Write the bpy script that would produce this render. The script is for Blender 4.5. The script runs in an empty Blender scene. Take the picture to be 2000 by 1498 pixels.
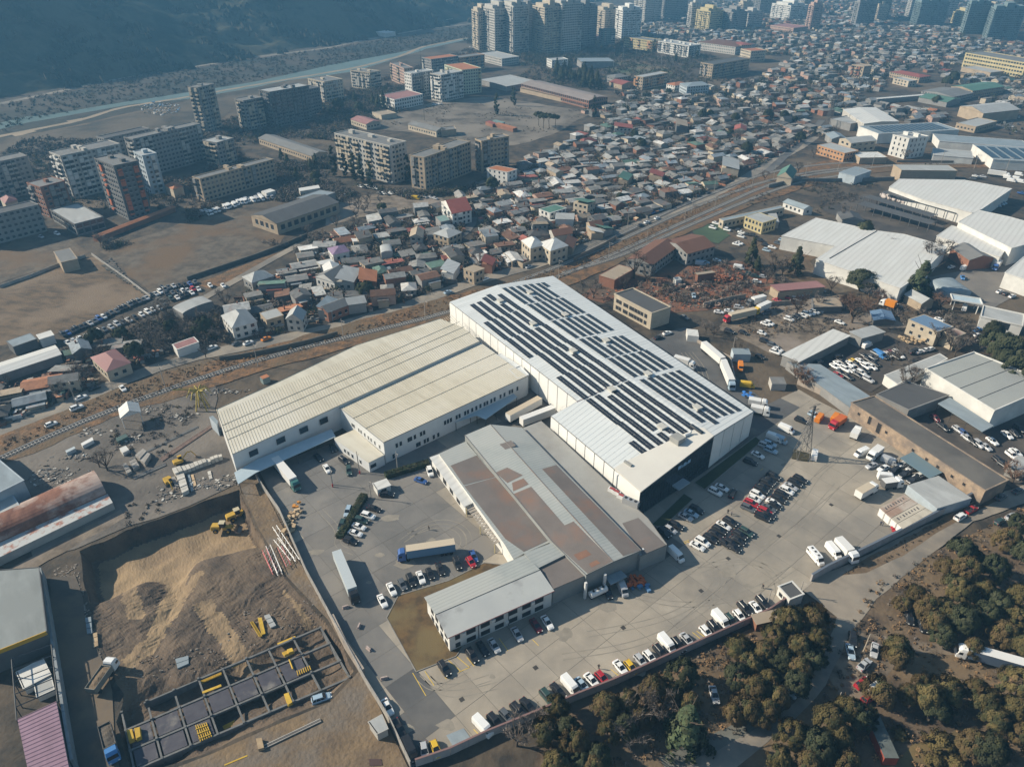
import bpy, math, random
import numpy as np
from mathutils import Vector, Matrix, noise
from mathutils.geometry import tessellate_polygon
R = random.Random(7)
S = bpy.context.scene
C = S.collection

# ------------------------------------------------------------- camera, sky, sun, exposure
F, YH, HC = 1400.0, -130.0,150.0                 # focal length and horizon of a 2000 px wide frame, drone height
TH = math.atan((749 - YH)/F)
cd = bpy.data.cameras.new('camera'); cam = bpy.data.objects.new('camera', cd); C.objects.link(cam)
cd.sensor_fit = 'HORIZONTAL'; cd.sensor_width = 36; cd.lens = F/2000*36
cd.clip_start = 1; cd.clip_end = 30000
cam.location = (0,0, HC); cam.rotation_euler = (math.pi/2 - TH,0,0)
S.camera = cam
S.render.engine = 'CYCLES'
SUN_EL, SUN_DIR = math.radians(31), Vector((0.986, -0.165,0)).normalized()   # the way the light travels over the ground
wd = bpy.data.worlds.new('World'); S.world = wd; wd.use_nodes = True
nt = wd.node_tree; sky = nt.nodes.new('ShaderNodeTexSky')
sky.sky_type = 'NISHITA'; sky.sun_disc = False; sky.sun_elevation = SUN_EL
sky.sun_rotation = math.atan2(-SUN_DIR.x, -SUN_DIR.y); sky.altitude = 400; sky.air_density = 1.2; sky.dust_density = 1.0
bg = nt.nodes['Background']; bg.inputs['Strength'].default_value = 0.06
nt.links.new(sky.outputs[0], bg.inputs['Color'])
ld = bpy.data.lights.new('sun', 'SUN'); ld.energy = 5.0; ld.angle = math.radians(0.5); ld.color = (1.0,0.89,0.72)
sun = bpy.data.objects.new('sun', ld); C.objects.link(sun)
sun.rotation_euler = Vector((SUN_DIR.x*math.cos(SUN_EL), SUN_DIR.y*math.cos(SUN_EL), -math.sin(SUN_EL))).to_track_quat('-Z', 'Y').to_euler()
S.view_settings.view_transform = 'Standard'; S.view_settings.look = 'None'
S.view_settings.gamma = 1; S.view_settings.use_curve_mapping = False; S.view_settings.exposure = 0.88
S.cycles.max_bounces = 4; S.cycles.diffuse_bounces = 2; S.cycles.glossy_bounces = 2; S.cycles.volume_bounces = 0
S.cycles.transparent_max_bounces = 4; S.cycles.use_denoising = True

# ------------------------------------------------------------- survey: photo points to places on the ground
CT, ST = math.cos(TH), math.sin(TH)
def W(px, py, z=0.0):
    u = (px - 1000)/F; v = (py - 749)/F
    t = (z - HC)/-(ST + v*CT)
    return Vector((u*t, (CT - v*ST)*t, z))
def PX(p):
    y = p[1]; dz = p[2] - HC if len(p) > 2 else -HC
    d = y*CT - dz*ST; v = (-y*ST - dz*CT)/d
    return (1000 + p[0]/d*F,749 + v*F)
TO = {k + str(i + 1): (500*i, oy) for k, oy in zip('ABCD', (0,375,750,1123)) for i in range(4)}
def T(s):                                         # "C2 10 20 30 40 D1 5 6": survey sheet and quarter pixels
    out = []; o = (0,0); q = []; k = 1.0
    for w in s.split():
        if w in TO: o = TO[w]; k = 3.994; continue
        if w == 'P': o = (0,0); k = 1.0; continue
        q.append(float(w))
        if len(q) == 2: out.append((o[0] + q[0]/k, o[1] + q[1]/k)); q = []
    return out
def TW(s, z=0.0): return [W(x, y, z) for x, y in T(s)]
def hgt(top, base):                               # height of the roof corner seen straight above a foot
    b = W(*base); lo, hi = 0.0,120.0
    for _ in range(40):
        m = (lo + hi)/2
        if PX((b.x, b.y, m))[1] > top[1]: lo = m
        else: hi = m
    return lo
def rect3(pts, h):
    a, b, c = [W(x, y, h) for x, y in pts]
    ab = (a - b); e = ab.normalized(); p = Vector((-e.y, e.x,0))
    bc = c - b; l = bc.dot(p); q = bc.dot(e)
    d = p*l + e*q*0.25                      # mostly squared up
    return [a, b, b + d, a + d]

# ------------------------------------------------------------- materials
MATS = {}
def node(t, ty, **kw):
    n = t.nodes.new(ty)
    for k, v in kw.items():
        if k.startswith('i_'): n.inputs[int(k[2:]) if k[2:].isdigit() else k[2:].replace('_', ' ')].default_value = v
        else: setattr(n, k, v)
    return n
def M(name, c, c2=None, sc=0.3, rough=0.85, c3=None, sc3=0.03, rnd=0.0, spec=0.3, metal=0.0, bump=0.0, bsc=2.0, lo=0.35, hi=0.65,
      stretch=None, stripe=None, detail=6, lo3=0.45, hi3=0.6, dist=0.0, streak=None):
    if name in MATS: return MATS[name]
    m = bpy.data.materials.new(name); m.use_nodes = True; t = m.node_tree; L = t.links.new
    b = t.nodes['Principled BSDF']; b.inputs['Roughness'].default_value = rough; b.inputs['Metallic'].default_value = metal
    b.inputs['Specular IOR Level'].default_value = spec
    geo = node(t, 'ShaderNodeNewGeometry'); vec = geo.outputs['Position']
    if stretch:
        mp = node(t, 'ShaderNodeMapping', vector_type='TEXTURE'); mp.inputs['Scale'].default_value = [1/q for q in stretch[:3]]
        if len(stretch) > 3: mp.inputs['Rotation'].default_value = (0,0, stretch[3])
        L(vec, mp.inputs[0]); vec2 = mp.outputs[0]
    else: vec2 = vec
    col = None
    def mix(f, a, b2, bl='MIX'):
        n = node(t, 'ShaderNodeMix', data_type='RGBA', blend_type=bl)
        for s, v in ((0, f), (6, a), (7, b2)):
            if hasattr(v, 'is_output'): L(v, n.inputs[s])
            else: n.inputs[s].default_value = v if s == 0 else (*v[:3],1)
        return n.outputs[2]
    def ramp(o, lo_, hi_):
        n = node(t, 'ShaderNodeMapRange'); n.inputs[1].default_value = lo_; n.inputs[2].default_value = hi_; L(o, n.inputs[0]); return n.outputs[0]
    if c2 is not None:
        n = node(t, 'ShaderNodeTexNoise'); n.inputs['Scale'].default_value = sc; n.inputs['Detail'].default_value = detail
        n.inputs['Roughness'].default_value = 0.65; n.inputs['Distortion'].default_value = dist
        L(vec2, n.inputs[0]); col = mix(ramp(n.outputs[0], lo, hi), c, c2)
    if c3 is not None:
        n = node(t, 'ShaderNodeTexNoise'); n.inputs['Scale'].default_value = sc3; n.inputs['Detail'].default_value = 5; n.inputs['Roughness'].default_value = 0.6
        L(vec, n.inputs[0]); col = mix(ramp(n.outputs[0], lo3, hi3), col if col else c, c3)
    if stripe:                                    # (angle, wavelength, darkening): profiled sheet
        mp = node(t, 'ShaderNodeMapping'); mp.inputs['Rotation'].default_value = (0,0, -stripe[0]); L(vec, mp.inputs[0])
        w = node(t, 'ShaderNodeTexWave', wave_type='BANDS', bands_direction='X'); w.inputs['Scale'].default_value = 0.314/stripe[1]
        w.inputs['Distortion'].default_value = 0.0
        L(mp.outputs[0], w.inputs[0])
        p = node(t, 'ShaderNodeMath', operation='POWER'); L(w.outputs[1], p.inputs[0]); p.inputs[1].default_value = 3
        q = node(t, 'ShaderNodeMath', operation='MULTIPLY'); L(p.outputs[0], q.inputs[0]); q.inputs[1].default_value = stripe[2]
        col = mix(q.outputs[0], col if col else c, tuple(x*0.45 for x in c))
    if rnd:
        oi = node(t, 'ShaderNodeObjectInfo'); h = node(t, 'ShaderNodeHueSaturation')
        mr = node(t, 'ShaderNodeMapRange'); mr.inputs[3].default_value = 1 - rnd; mr.inputs[4].default_value = 1 + rnd
        L(oi.outputs['Random'], mr.inputs[0]); L(mr.outputs[0], h.inputs['Value'])
        if col: L(col, h.inputs['Color'])
        else: h.inputs['Color'].default_value = (*c,1)
        col = h.outputs[0]
    if col: L(col, b.inputs['Base Color'])
    else: b.inputs['Base Color'].default_value = (*c,1)
    if bump:
        n = node(t, 'ShaderNodeTexNoise'); n.inputs['Scale'].default_value = bsc; n.inputs['Detail'].default_value = 5; L(vec2, n.inputs[0])
        bp = node(t, 'ShaderNodeBump'); bp.inputs['Strength'].default_value = 0.7; bp.inputs['Distance'].default_value = bump
        L(n.outputs[0], bp.inputs['Height']); L(bp.outputs[0], b.inputs['Normal'])
    MATS[name] = m; return m
def plain(name, c, rough=0.6, metal=0.0, spec=0.4): return M(name, c, rough=rough, metal=metal, spec=spec)

# ------------------------------------------------------------- mesh building
class MB:
    def __init__(s): s.v = []; s.f = []; s.m = []; s.i = 0
    def quad(s, *p):
        n = len(s.v); s.v += [tuple(x) for x in p]; s.f.append(tuple(range(n, n + len(p)))); s.m.append(s.i); return s
    def prism(s, pts, z0, z1, top=True, bot=False, sides=True):
        a = sum(pts[i - 1][0]*pts[i][1] - pts[i][0]*pts[i - 1][1] for i in range(len(pts)))
        if a < 0: pts = pts[::-1]
        n = len(s.v); k = len(pts)
        s.v += [(p[0], p[1], z0) for p in pts] + [(p[0], p[1], z1) for p in pts]
        if sides:
            for i in range(k): j = (i + 1) % k; s.f.append((n + i, n + j, n + k + j, n + k + i)); s.m.append(s.i)
        if k > 4:
            tr = tessellate_polygon([[Vector((p[0], p[1],0)) for p in pts]])
            for t in tr:
                t = list(t)
                A, B, D = (pts[q] for q in t)
                if (B[0] - A[0])*(D[1] - A[1]) - (B[1] - A[1])*(D[0] - A[0]) < 0: t.reverse()
                if top: s.f.append(tuple(n + k + q for q in t)); s.m.append(s.i)
                if bot: s.f.append(tuple(n + q for q in reversed(t))); s.m.append(s.i)
        else:
            if top: s.f.append(tuple(n + k + i for i in range(k))); s.m.append(s.i)
            if bot: s.f.append(tuple(n + i for i in reversed(range(k)))); s.m.append(s.i)
        return s
    def box(s, c, size, rot=0.0, base=True):      # c = centre of its foot
        x, y, z = size[0]/2, size[1]/2, size[2]; co, si = math.cos(rot), math.sin(rot)
        return s.prism([(c[0] + u*co - w*si, c[1] + u*si + w*co) for u, w in ((-x, -y), (x, -y), (x, y), (-x, y))], c[2], c[2] + z, bot=base)
    def bar(s, a, b, r, n=4):
        a = Vector(a); b = Vector(b); d = (b - a)
        if d.length < 1e-6: return s
        d.normalize(); u = d.orthogonal().normalized(); w = d.cross(u); r2 = r if not isinstance(r, tuple) else r[1]; r1 = r if not isinstance(r, tuple) else r[0]
        k = len(s.v)
        for p, q in ((a, r1), (b, r2)):
            for i in range(n): t = 2*math.pi*(i + .5)/n; s.v.append(tuple(p + (u*math.cos(t) + w*math.sin(t))*q))
        for i in range(n): j = (i + 1) % n; s.f.append((k + i, k + j, k + n + j, k + n + i)); s.m.append(s.i)
        s.f.append(tuple(k + i for i in reversed(range(n)))); s.m.append(s.i); s.f.append(tuple(k + n + i for i in range(n))); s.m.append(s.i)
        return s
    def mesh(s, name, mats, o=(0,0,0)):
        me = bpy.data.meshes.new(name)
        v = np.array(s.v, dtype=float).reshape(-1,3) - np.array(tuple(o))
        me.from_pydata(v.tolist(), [], s.f)
        for m in (mats if isinstance(mats, (list, tuple)) else [mats]): me.materials.append(m)
        if any(s.m): me.polygons.foreach_set('material_index', s.m)
        me.update(); return me
    def build(s, name, mats, parent=None, kind=None, label=None, o=None):
        if o is None: o = wpos(parent) if parent else Vector((0,0,0))
        ob = bpy.data.objects.new(name, s.mesh(name, mats, o)); C.objects.link(ob)
        if parent: ob.parent = parent
        else: ob.location = o
        if kind: ob['kind'] = kind
        if label: ob['label'] = label
        return ob
def wpos(o):
    p = Vector(o.location)
    while o.parent: o = o.parent; p = p + Vector(o.location)
    return p
NAMED = []
def thing(name, label, cat, loc=(0,0,0), group=None, rz=0.0):
    o = bpy.data.objects.new(name, None); C.objects.link(o); o.empty_display_size = 0.5
    o.location = loc; o.rotation_euler = (0,0, rz); o['category'] = cat
    if label: o['label'] = label
    if group: o['group'] = group
    return o
def tag(o, label, cat, group=None):
    if label: o['label'] = label
    o['category'] = cat
    if group: o['group'] = group
    return o
LM = []                                           # landmarks other labels can lean on: (phrase, picture place)
AUTO = []                                         # (object, short description) to be labelled from landmarks at the end
def copy_tree(o, parent=None):
    c = o.copy(); C.objects.link(c)
    if parent: c.parent = parent
    for ch in o.children: copy_tree(ch, c)
    return c
def jitter_poly(pts, step, amp, seed=0):
    out = []
    for i in range(len(pts)):
        a, b = Vector(pts[i]), Vector(pts[(i + 1) % len(pts)]); n = max(1, int((b - a).length/step))
        for k in range(n):
            p = a.lerp(b, k/n); q = noise.noise_vector(Vector((p.x/step*.6, p.y/step*.6, seed)))
            out.append(Vector((p.x + q.x*amp, p.y + q.y*amp, p.z)))
    return out
ZL = [0.0]
def patch(name, s, mat, jit=0.0, step=6.0, z=None, parent=None, kind='structure'):
    pts = TW(s) if isinstance(s, str) else s
    if jit: pts = jitter_poly(pts, step, jit, len(name))
    if z is None: ZL[0] += 0.006; z = ZL[0]
    mb = MB(); mb.prism(pts,0, z + 0.02, sides=False)
    return mb.build(name, mat, parent, kind)
def ribbon(name, pts, w, mat, jit=0.0, z=None, kind='structure', parent=None):
    pts = TW(pts) if isinstance(pts, str) else pts
    p2 = []
    for i in range(len(pts) - 1):
        a, b = pts[i], pts[i + 1]; n = max(1, int((b - a).length/12))
        p2 += [a.lerp(b, k/n) for k in range(n)]
    p2.append(pts[-1])
    for _ in range(3):
        p2 = [p2[0]] + [(p2[i - 1] + p2[i]*2 + p2[i + 1])/4 for i in range(1, len(p2) - 1)] + [p2[-1]]
    if z is None: ZL[0] += 0.006; z = ZL[0]
    mb = MB(); L = []; Rr = []
    for i, p in enumerate(p2):
        d = (p2[min(i + 1, len(p2) - 1)] - p2[max(i - 1,0)]).normalized(); q = Vector((-d.y, d.x,0))
        j = noise.noise(p*.08)*jit
        L.append(p + q*(w/2 + j)); Rr.append(p - q*(w/2 + noise.noise(p*.08 + Vector((50,0,0)))*jit))
    for i in range(len(p2) - 1):
        mb.quad(*[(a.x, a.y, z + .02) for a in (Rr[i], Rr[i + 1], L[i + 1], L[i])])
    ob = mb.build(name, mat, parent, kind); return p2
# ------------------------------------------------------------- ground, hill, river, roads
m_ground = M('ground_scrub', (.085,.066,.047), (.034,.031,.027), sc=.09, c3=(.115,.088,.06), sc3=.014, lo3=.5, hi3=.6, bump=.6, bsc=.35, detail=12, lo=.42, hi=.58)
m_earth = M('dark_earth', (.125,.09,.06), (.07,.052,.038), sc=.16, lo=.42, hi=.6, c3=(.16,.115,.07), sc3=.05, bump=.3, bsc=.9)
m_dust = M('dusty_earth', (.2,.16,.118), (.095,.076,.058), sc=.13, lo=.42, hi=.6, c3=(.24,.2,.165), sc3=.03, bump=.15, bsc=1, detail=8)
m_greylot = M('grey_dusty_lot', (.125,.102,.076), (.066,.053,.04), sc=.13, lo=.42, hi=.6, c3=(.125,.08,.044), sc3=.028, bump=.2, bsc=.6, detail=9)
m_brown = M('dry_brown_grass', (.14,.094,.054), (.068,.049,.032), sc=.1, lo=.42, hi=.6, c3=(.18,.13,.085), sc3=.03, bump=.3, bsc=1.2, detail=9, stretch=(1,2.4,1, -.3))
m_rust = M('rust_dry_grass', (.2,.108,.05), (.085,.055,.032), sc=.22, lo=.42, hi=.58, c3=(.12,.085,.05), sc3=.04, bump=.5, bsc=1.0, detail=9)
m_lawn = M('winter_lawn', (.135,.084,.036), (.07,.048,.026), sc=.3, lo=.42, hi=.6, c3=(.14,.105,.05), sc3=.07, bump=.1, bsc=3)
m_sand = M('pale_sand', (.28,.2,.115), (.2,.142,.086), sc=.1, c3=(.16,.115,.075), sc3=.06, lo3=.5, hi3=.66, bump=.35, bsc=1.5, detail=9, stretch=(1,.35,1,.5))
m_road = M('pale_road', (.29,.25,.198), (.22,.19,.155), sc=.12, c3=(.165,.15,.13), sc3=.05, detail=9, bump=.05)
m_asph = M('worn_asphalt', (.105,.104,.103), (.075,.076,.078), sc=.1, c3=(.13,.125,.118), sc3=.04, detail=8)
m_conc = M('yard_concrete', (.35,.308,.248), (.27,.238,.192), sc=.09, c3=(.215,.196,.168), sc3=.03, rnd=.07, detail=10, dist=.6)
m_conc2 = M('yard_grey_concrete', (.172,.163,.15), (.128,.124,.118), sc=.09, c3=(.2,.185,.165), sc3=.045, rnd=.09, detail=10, dist=.6)
m_joint = M('slab_joint', (.16,.147,.127), (.1,.095,.088), sc=.2)
m_water = M('river_water', (.15,.2,.185), (.125,.17,.16), sc=.02, rough=.35, spec=.3)
m_ballast = M('ballast', (.085,.075,.065), (.07,.062,.055), sc=.6, bump=.1, bsc=3)
m_hill = M('wooded_hillside', (.085,.08,.056), (.016,.024,.02), lo=.44, hi=.6, sc=.012, c3=(.1,.088,.062), sc3=.004, lo3=.52, hi3=.66, bump=6, bsc=.05, detail=12, rough=1, spec=.0)
m_green = M('sports_turf', (.06,.095,.05), (.045,.07,.04), sc=.08)
m_redearth = M('red_brick_earth', (.24,.095,.05), (.13,.07,.045), sc=.11, c3=(.1,.075,.055), sc3=.05, bump=.3, bsc=.9, detail=9)

pit_px = [(157,1075), (250,1036), (375,988), (468,955), (500,1030), (560,1130), (636,1212), (693,1310), (640,1368), (520,1416), (400,1470),
          (318,1500), (255,1512), (232,1410), (238,1352), (196,1262), (172,1180)]
pit_w = jitter_poly([W(x, y) for x, y in pit_px],3,1.0,3)
def sheet(name, outer, hole, mat, z=0.0):
    a = [[Vector(p) for p in outer], [Vector(p) for p in hole]]; fl = a[0] + a[1]
    mb = MB(); mb.v = [(p.x, p.y, z) for p in fl]
    for t in tessellate_polygon(a):
        t = list(t); A, B, D = (fl[q] for q in t)
        if (B.x - A.x)*(D.y - A.y) - (B.y - A.y)*(D.x - A.x) < 0: t.reverse()
        mb.f.append(tuple(t)); mb.m.append(0)
    return mb.build(name, mat, None, 'structure')
sheet('ground', [(-5200, -400,0), (5200, -400,0), (5200,9500,0), (-5200,9500,0)], pit_w, m_ground)

# hill across the river
h0, h1 = W(0,196), W(920,44); hd = (h1 - h0).normalized(); hn = Vector((-hd.y, hd.x,0))
mb = MB(); NX, NY = 300,150
def hill_z(a, s):
    p = Vector((a*.004, s*.004,0))
    r = noise.fractal(p,1.0,2.1,6) ; r2 = abs(noise.noise(Vector((a*.0025 + .15*r, s*.0009,4))))
    b = max(0, s - 12)
    return max(-.5, -0.5 + .42*b*(1 + .1*r) - .0001*b*b + min(b,320)*(.5*r2 + .2*r) + min(b,60)*.22*noise.fractal(p*7,.8,2.1,4))
for j in range(NY + 1):
    for i in range(NX + 1):
        a = -1500 + 6500*(i/NX) ** 1.3; s = 1700*(j/NY) ** 1.5
        z = hill_z(a, s); p = h0 + hd*a + hn*s; mb.v.append((p.x, p.y, z))
for j in range(NY):
    for i in range(NX):
        k = j*(NX + 1) + i; mb.f.append((k, k + 1, k + NX + 2, k + NX + 1)); mb.m.append(0)
hill = mb.build('hill', m_hill, None, 'structure')
hs = MB(); gh = random.Random(9); hs_m = [M('hill_wood', (.035,.042,.028), (.02,.026,.02), sc=.02), M('hill_scrub', (.085,.075,.05), (.05,.045,.034), sc=.02)]
for _ in range(9000):
    a, s = gh.uniform(-900,1900),1300*gh.random() ** 1.5; q = h0 + hd*a + hn*s; v = noise.noise(Vector((a*.012, s*.012,7)))
    if v < -.08: continue
    hs.i = 0 if v > .12 else 1; z = hill_z(a, s)
    for k in range(5):
        w = gh.uniform(2.5,6); d = Vector((gh.gauss(0,4), gh.gauss(0,4), z + gh.uniform(-.5,1))); p = Vector((q.x, q.y,0)) + d; t_ = gh.random()*6; hs.quad(p + Vector((math.cos(t_)*w, math.sin(t_)*w,0)), p - Vector((math.cos(t_)*w, math.sin(t_)*w,0)), p + Vector((0, -w*.3, w*1.5)))
hs.build('hillside_wood', hs_m, None, 'stuff')
for p in hill.data.polygons: p.use_smooth = True

# river and its banks
patch('river_bank', 'P -250 262 0 208 125 182 250 155 500 115 650 97 825 62 1000 30 1000 60 925 78 820 97 787 111 700 133 500 170 367 195 160 242 0 275 -250 330',
      M('dark_river_scrub', (.035,.036,.028), (.018,.021,.018), sc=.03, c3=(.06,.05,.038), sc3=.012, bump=1.5, bsc=.15, detail=10),4,25)
patch('river', 'P -300 300 -100 262 0 241 50 228 90 225 250 199 370 181 500 160 640 129 790 101 925 71 1010 52 1010 56 930 74 830 97 780 118 700 140 560 158 500 171 375 193 260 204 150 223 60 239 0 253 -100 280 -300 330', m_water,3,20)
ribbon('river_road', 'P -300 275 0 203 125 177 250 150 500 112 650 93 690 83 825 58 920 47',9, m_road,1.5)
ribbon('embankment_path', 'P -150 302 5 265 160 236 225 212 367 190 420 180 500 166 700 132 787 109 820 93 920 73',7, M('ochre_path', (.3,.235,.165), (.22,.18,.13), sc=.05),2)
patch('dirt_track', 'P 20 262 60 254 72 257 30 268', MATS['ochre_path'],1,6); patch('dirt_track', 'P 130 237 160 231 162 236 142 240', MATS['ochre_path'],1,6)
patch('scrub_flat', 'P 0 272 160 245 420 185 700 138 820 100 920 78 920 100 760 135 700 160 640 190 560 195 470 200 420 240 300 250 180 275 0 310',
      M('olive_brown_scrub', (.07,.058,.043), (.035,.033,.027), sc=.04, lo=.42, hi=.58, c3=(.1,.08,.058), sc3=.015, bump=.6, bsc=.3, detail=10),5,25)

# fields and lots
patch('brown_field', 'P -60 575 0 558 175 502 192 505 295 582 207 615 125 650 60 662 -60 690', m_brown,1.5,9)
patch('grey_lot', 'P 195 492 330 445 420 410 500 428 560 455 545 480 500 505 370 545 300 575', m_greylot,3,10)
patch('brown_verge', 'P 385 553 500 508 590 478 600 472 520 515 470 545 410 565', m_rust,1.5,6)
patch('scrub_lot', 'P -60 500 0 490 60 440 110 450 175 495 0 552 -60 568', m_greylot,2,8)
patch('waste_ground', 'P 680 240 850 200 960 188 1090 210 1160 217 1100 255 1010 285 960 290 850 262 760 255', M('waste_earth', (.15,.128,.102), (.075,.064,.052), sc=.07, lo=.42, hi=.6, c3=(.2,.172,.14), sc3=.02, detail=10, bump=.3, bsc=.5),5,15)
patch('sports_ground', 'A3 690 530 740 495 900 490 1310 545 1180 612 900 592', M('worn_pitch', (.16,.125,.08), (.075,.1,.06), sc=.03, lo=.45, hi=.55),2,15)
patch('car_lot', 'P 630 400 720 380 860 372 870 395 760 415 640 440', m_dust,3,10)
patch('brick_yard', 'P 1130 580 1180 548 1270 520 1340 520 1400 500 1480 520 1540 560 1510 585 1440 600 1370 605 1310 610 1240 570 1180 590', m_redearth,3,7)
patch('turf_pitch', 'P 1345 442 1400 437 1432 456 1402 476 1362 466', m_green,.5,8)
patch('vehicle_yard', 'P 1440 600 1520 555 1640 560 1760 600 1780 640 1700 640 1560 700 1500 690 1400 640', m_dust,3,9)
patch('vehicle_yard', 'P 1420 455 1520 425 1600 500 1580 510 1590 540 1540 560 1490 500', m_greylot,3,9)
patch('vehicle_yard', 'P 1560 715 1660 665 1740 650 1850 690 1800 720 1700 765', M('oily_earth', (.07,.062,.056), (.045,.042,.04), sc=.1, c3=(.1,.085,.07), sc3=.06),2,8)
patch('vehicle_yard', 'P 1730 800 1850 760 2010 790 2060 900 1990 960 1900 900', MATS['oily_earth'],2,8)
patch('concrete_apron', 'P 1800 545 1880 530 1940 500 2010 440 2060 480 2010 560 1930 610 1860 580', M('apron', (.2,.18,.155), (.14,.13,.12), sc=.08, detail=8),1,10)
patch('dirt_lane', 'P 1480 560 1560 560 1640 580 1740 620 1800 650 1900 690 1990 720 1990 680 1900 640 1800 610 1700 575 1600 540', m_greylot,2,9)
patch('tank_yard', 'P 1600 410 1690 380 1860 420 1820 480 1700 450', MATS['oily_earth'],2,8)
patch('scrap_yard_ground', 'P 10 905 150 840 260 795 362 762 420 740 425 800 470 930 468 945 370 985 250 1030 150 1070 70 1095 30 1000', M('scrap_earth', (.135,.118,.1), (.085,.076,.068), sc=.09, c3=(.17,.148,.125), sc3=.04, detail=10, bump=.25, bsc=.8),2,7)
patch('sandy_track', 'P 0 1120 100 1068 235 995 240 1012 130 1075 20 1140 0 1150', m_dust,1,5)
patch('works_track', 'P 92 1130 150 1120 168 1200 190 1270 222 1350 222 1420 240 1515 150 1515 120 1300', M('works_earth', (.1,.085,.07), (.075,.066,.056), sc=.15, c3=(.15,.115,.08), sc3=.06, detail=9),1,5)
patch('works_verge', 'P 472 955 505 935 600 1125 650 1215 738 1375 800 1505 330 1505 420 1470 530 1420 645 1372 700 1312 640 1210 562 1128 504 1030', M('ochre_earth', (.2,.14,.08), (.12,.088,.06), sc=.14, c3=(.15,.125,.1), sc3=.06, detail=10, bump=.4, bsc=1),0)
patch('grove_floor', 'P 1040 1505 1062 1420 1210 1350 1400 1260 1545 1185 1640 1205 1660 1180 1750 1110 2100 960 2100 1560 1040 1560', m_earth,1,8)
patch('grass_clearing', 'D3 1300 760 1600 620 1750 760 1720 1050 1480 900', M('clearing_grass', (.17,.115,.062), (.11,.08,.05), sc=.15, detail=9),2,5)
patch('grass_clearing', 'D4 1100 1300 1500 1180 1560 1350 1300 1500 1000 1500', M('ochre_grass', (.16,.115,.05), (.1,.076,.04), sc=.15, detail=9),2,5)
patch('parking_dirt', 'D4 660 440 900 480 1350 560 1620 580 1600 640 1100 620 900 780 780 1000 600 960 480 800 560 620', m_dust,1.5,5)

# roads
ribbon('settlement_road', 'P -60 872 0 848 100 810 217 750 310 707 450 682 600 655 760 610 855 577 900 557 1000 528 1045 521 1140 485 1225 447 1337 405 1410 376 1500 322 1560 290 1592 268',8, m_road,.8)
ribbon('settlement_lane', 'P 925 425 921 452 905 470 865 482',5, m_asph,.4)
ribbon('settlement_lane', 'P 585 478 540 500 470 545 420 570 395 585',5, m_road,.6)
ribbon('track_path', 'A4 0 1340 180 1180 330 1050 420 940',6, m_asph,.5)
ribbon('city_avenue', 'A4 1995 700 1850 850 1760 1000',26, m_asph,2)
ribbon('grove_path', 'D3 1200 1520 1500 1410 1750 1300 2050 1140',6, M('greenish_grey_path', (.15,.15,.13), (.11,.112,.1), sc=.2),.5)  # path surface is greenish grey
patch('access_road', 'P 1562 1148 1600 1126 1700 1080 1770 1046 1900 982 2010 945 2010 980 1900 1020 1790 1105 1712 1172 1662 1235 1640 1285 1595 1362 1500 1450 1430 1505 1300 1505 1400 1468 1500 1412 1550 1372 1610 1278 1635 1206', m_road,.6,4)
patch('road_verge', 'P 1640 1122 1770 1050 1895 985 1960 960 1960 975 1850 1030 1740 1098 1690 1120', m_brown,1,4)

# the compound yard: sheet of joints and, on it, each slab
yard_px = [(505,917), (547,1003), (600,1123), (647,1210), (715,1337), (738,1372), (803,1499), (880,1473), (1050,1399), (1200,1338), (1400,1247), (1500,1201), (1548,1170),
           (1600,1128), (1770,1043), (1890,978), (1840,925), (1760,878), (1660,815), (1600,785), (1560,762), (1500,790), (1440,740), (1395,690), (1340,640), (1290,652), (1200,700),
           (1000,760), (700,850)]
yard_w = [W(x, y) for x, y in yard_px]
ZL[0] += .006
mbx = MB(); mbx.prism(yard_w,0, ZL[0] + .02, sides=False); yard = mbx.build('concrete_yard', m_joint, None, 'structure')
ZY = ZL[0] + .04
def clip(poly, cell):
    for i in range(4):
        a, b = cell[i], cell[(i + 1) % 4]; out = []
        def side(p): return (b[0] - a[0])*(p[1] - a[1]) - (b[1] - a[1])*(p[0] - a[0])
        for j in range(len(poly)):
            p, q = poly[j - 1], poly[j]; sp, sq = side(p), side(q)
            if (sp >= 0) != (sq >= 0):
                t = sp/(sp - sq); out.append((p[0] + (q[0] - p[0])*t, p[1] + (q[1] - p[1])*t))
            if sq >= 0: out.append(q)
        poly = out
        if len(poly) < 3: return None
    return poly
def inside(p, poly):
    c = False; x, y = p[0], p[1]
    for i in range(len(poly)):
        a, b = poly[i - 1], poly[i]
        if (a[1] > y) != (b[1] > y) and x < (b[0] - a[0])*(y - a[1])/(b[1] - a[1]) + a[0]: c = not c
    return c
def parea(p): return abs(sum(p[i - 1][0]*p[i][1] - p[i][0]*p[i - 1][1] for i in range(len(p))))/2
west_px = [(500,910), (610,1140), (740,1372), (812,1310), (760,1190), (960,1090), (830,900), (900,800), (700,840)]
north_px = [(1340,630), (1270,650), (1200,700), (1430,830), (1500,850), (1560,762), (1440,735)]
west_w = [W(x, y) for x, y in west_px]; north_w = [W(x, y) for x, y in north_px]
asp_w = TW('D2 940 850 1190 770 1300 900 1470 1260 1480 1440 1200 1520')
fd = (W(1472,858) - W(1250,1008)).normalized(); fn = Vector((-fd.y, fd.x,0)); g0 = W(1250,1008)
SL = 8.2; yp = [(p.x, p.y) for p in yard_w]
hidden_px = [(905,870), (1140,1160), (1300,1062), (1250,1000), (1465,845), (1080,560), (880,620), (440,860), (470,900), (640,830), (740,890), (1000,770)]
hid_w = [W(x, y) for x, y in hidden_px]
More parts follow.
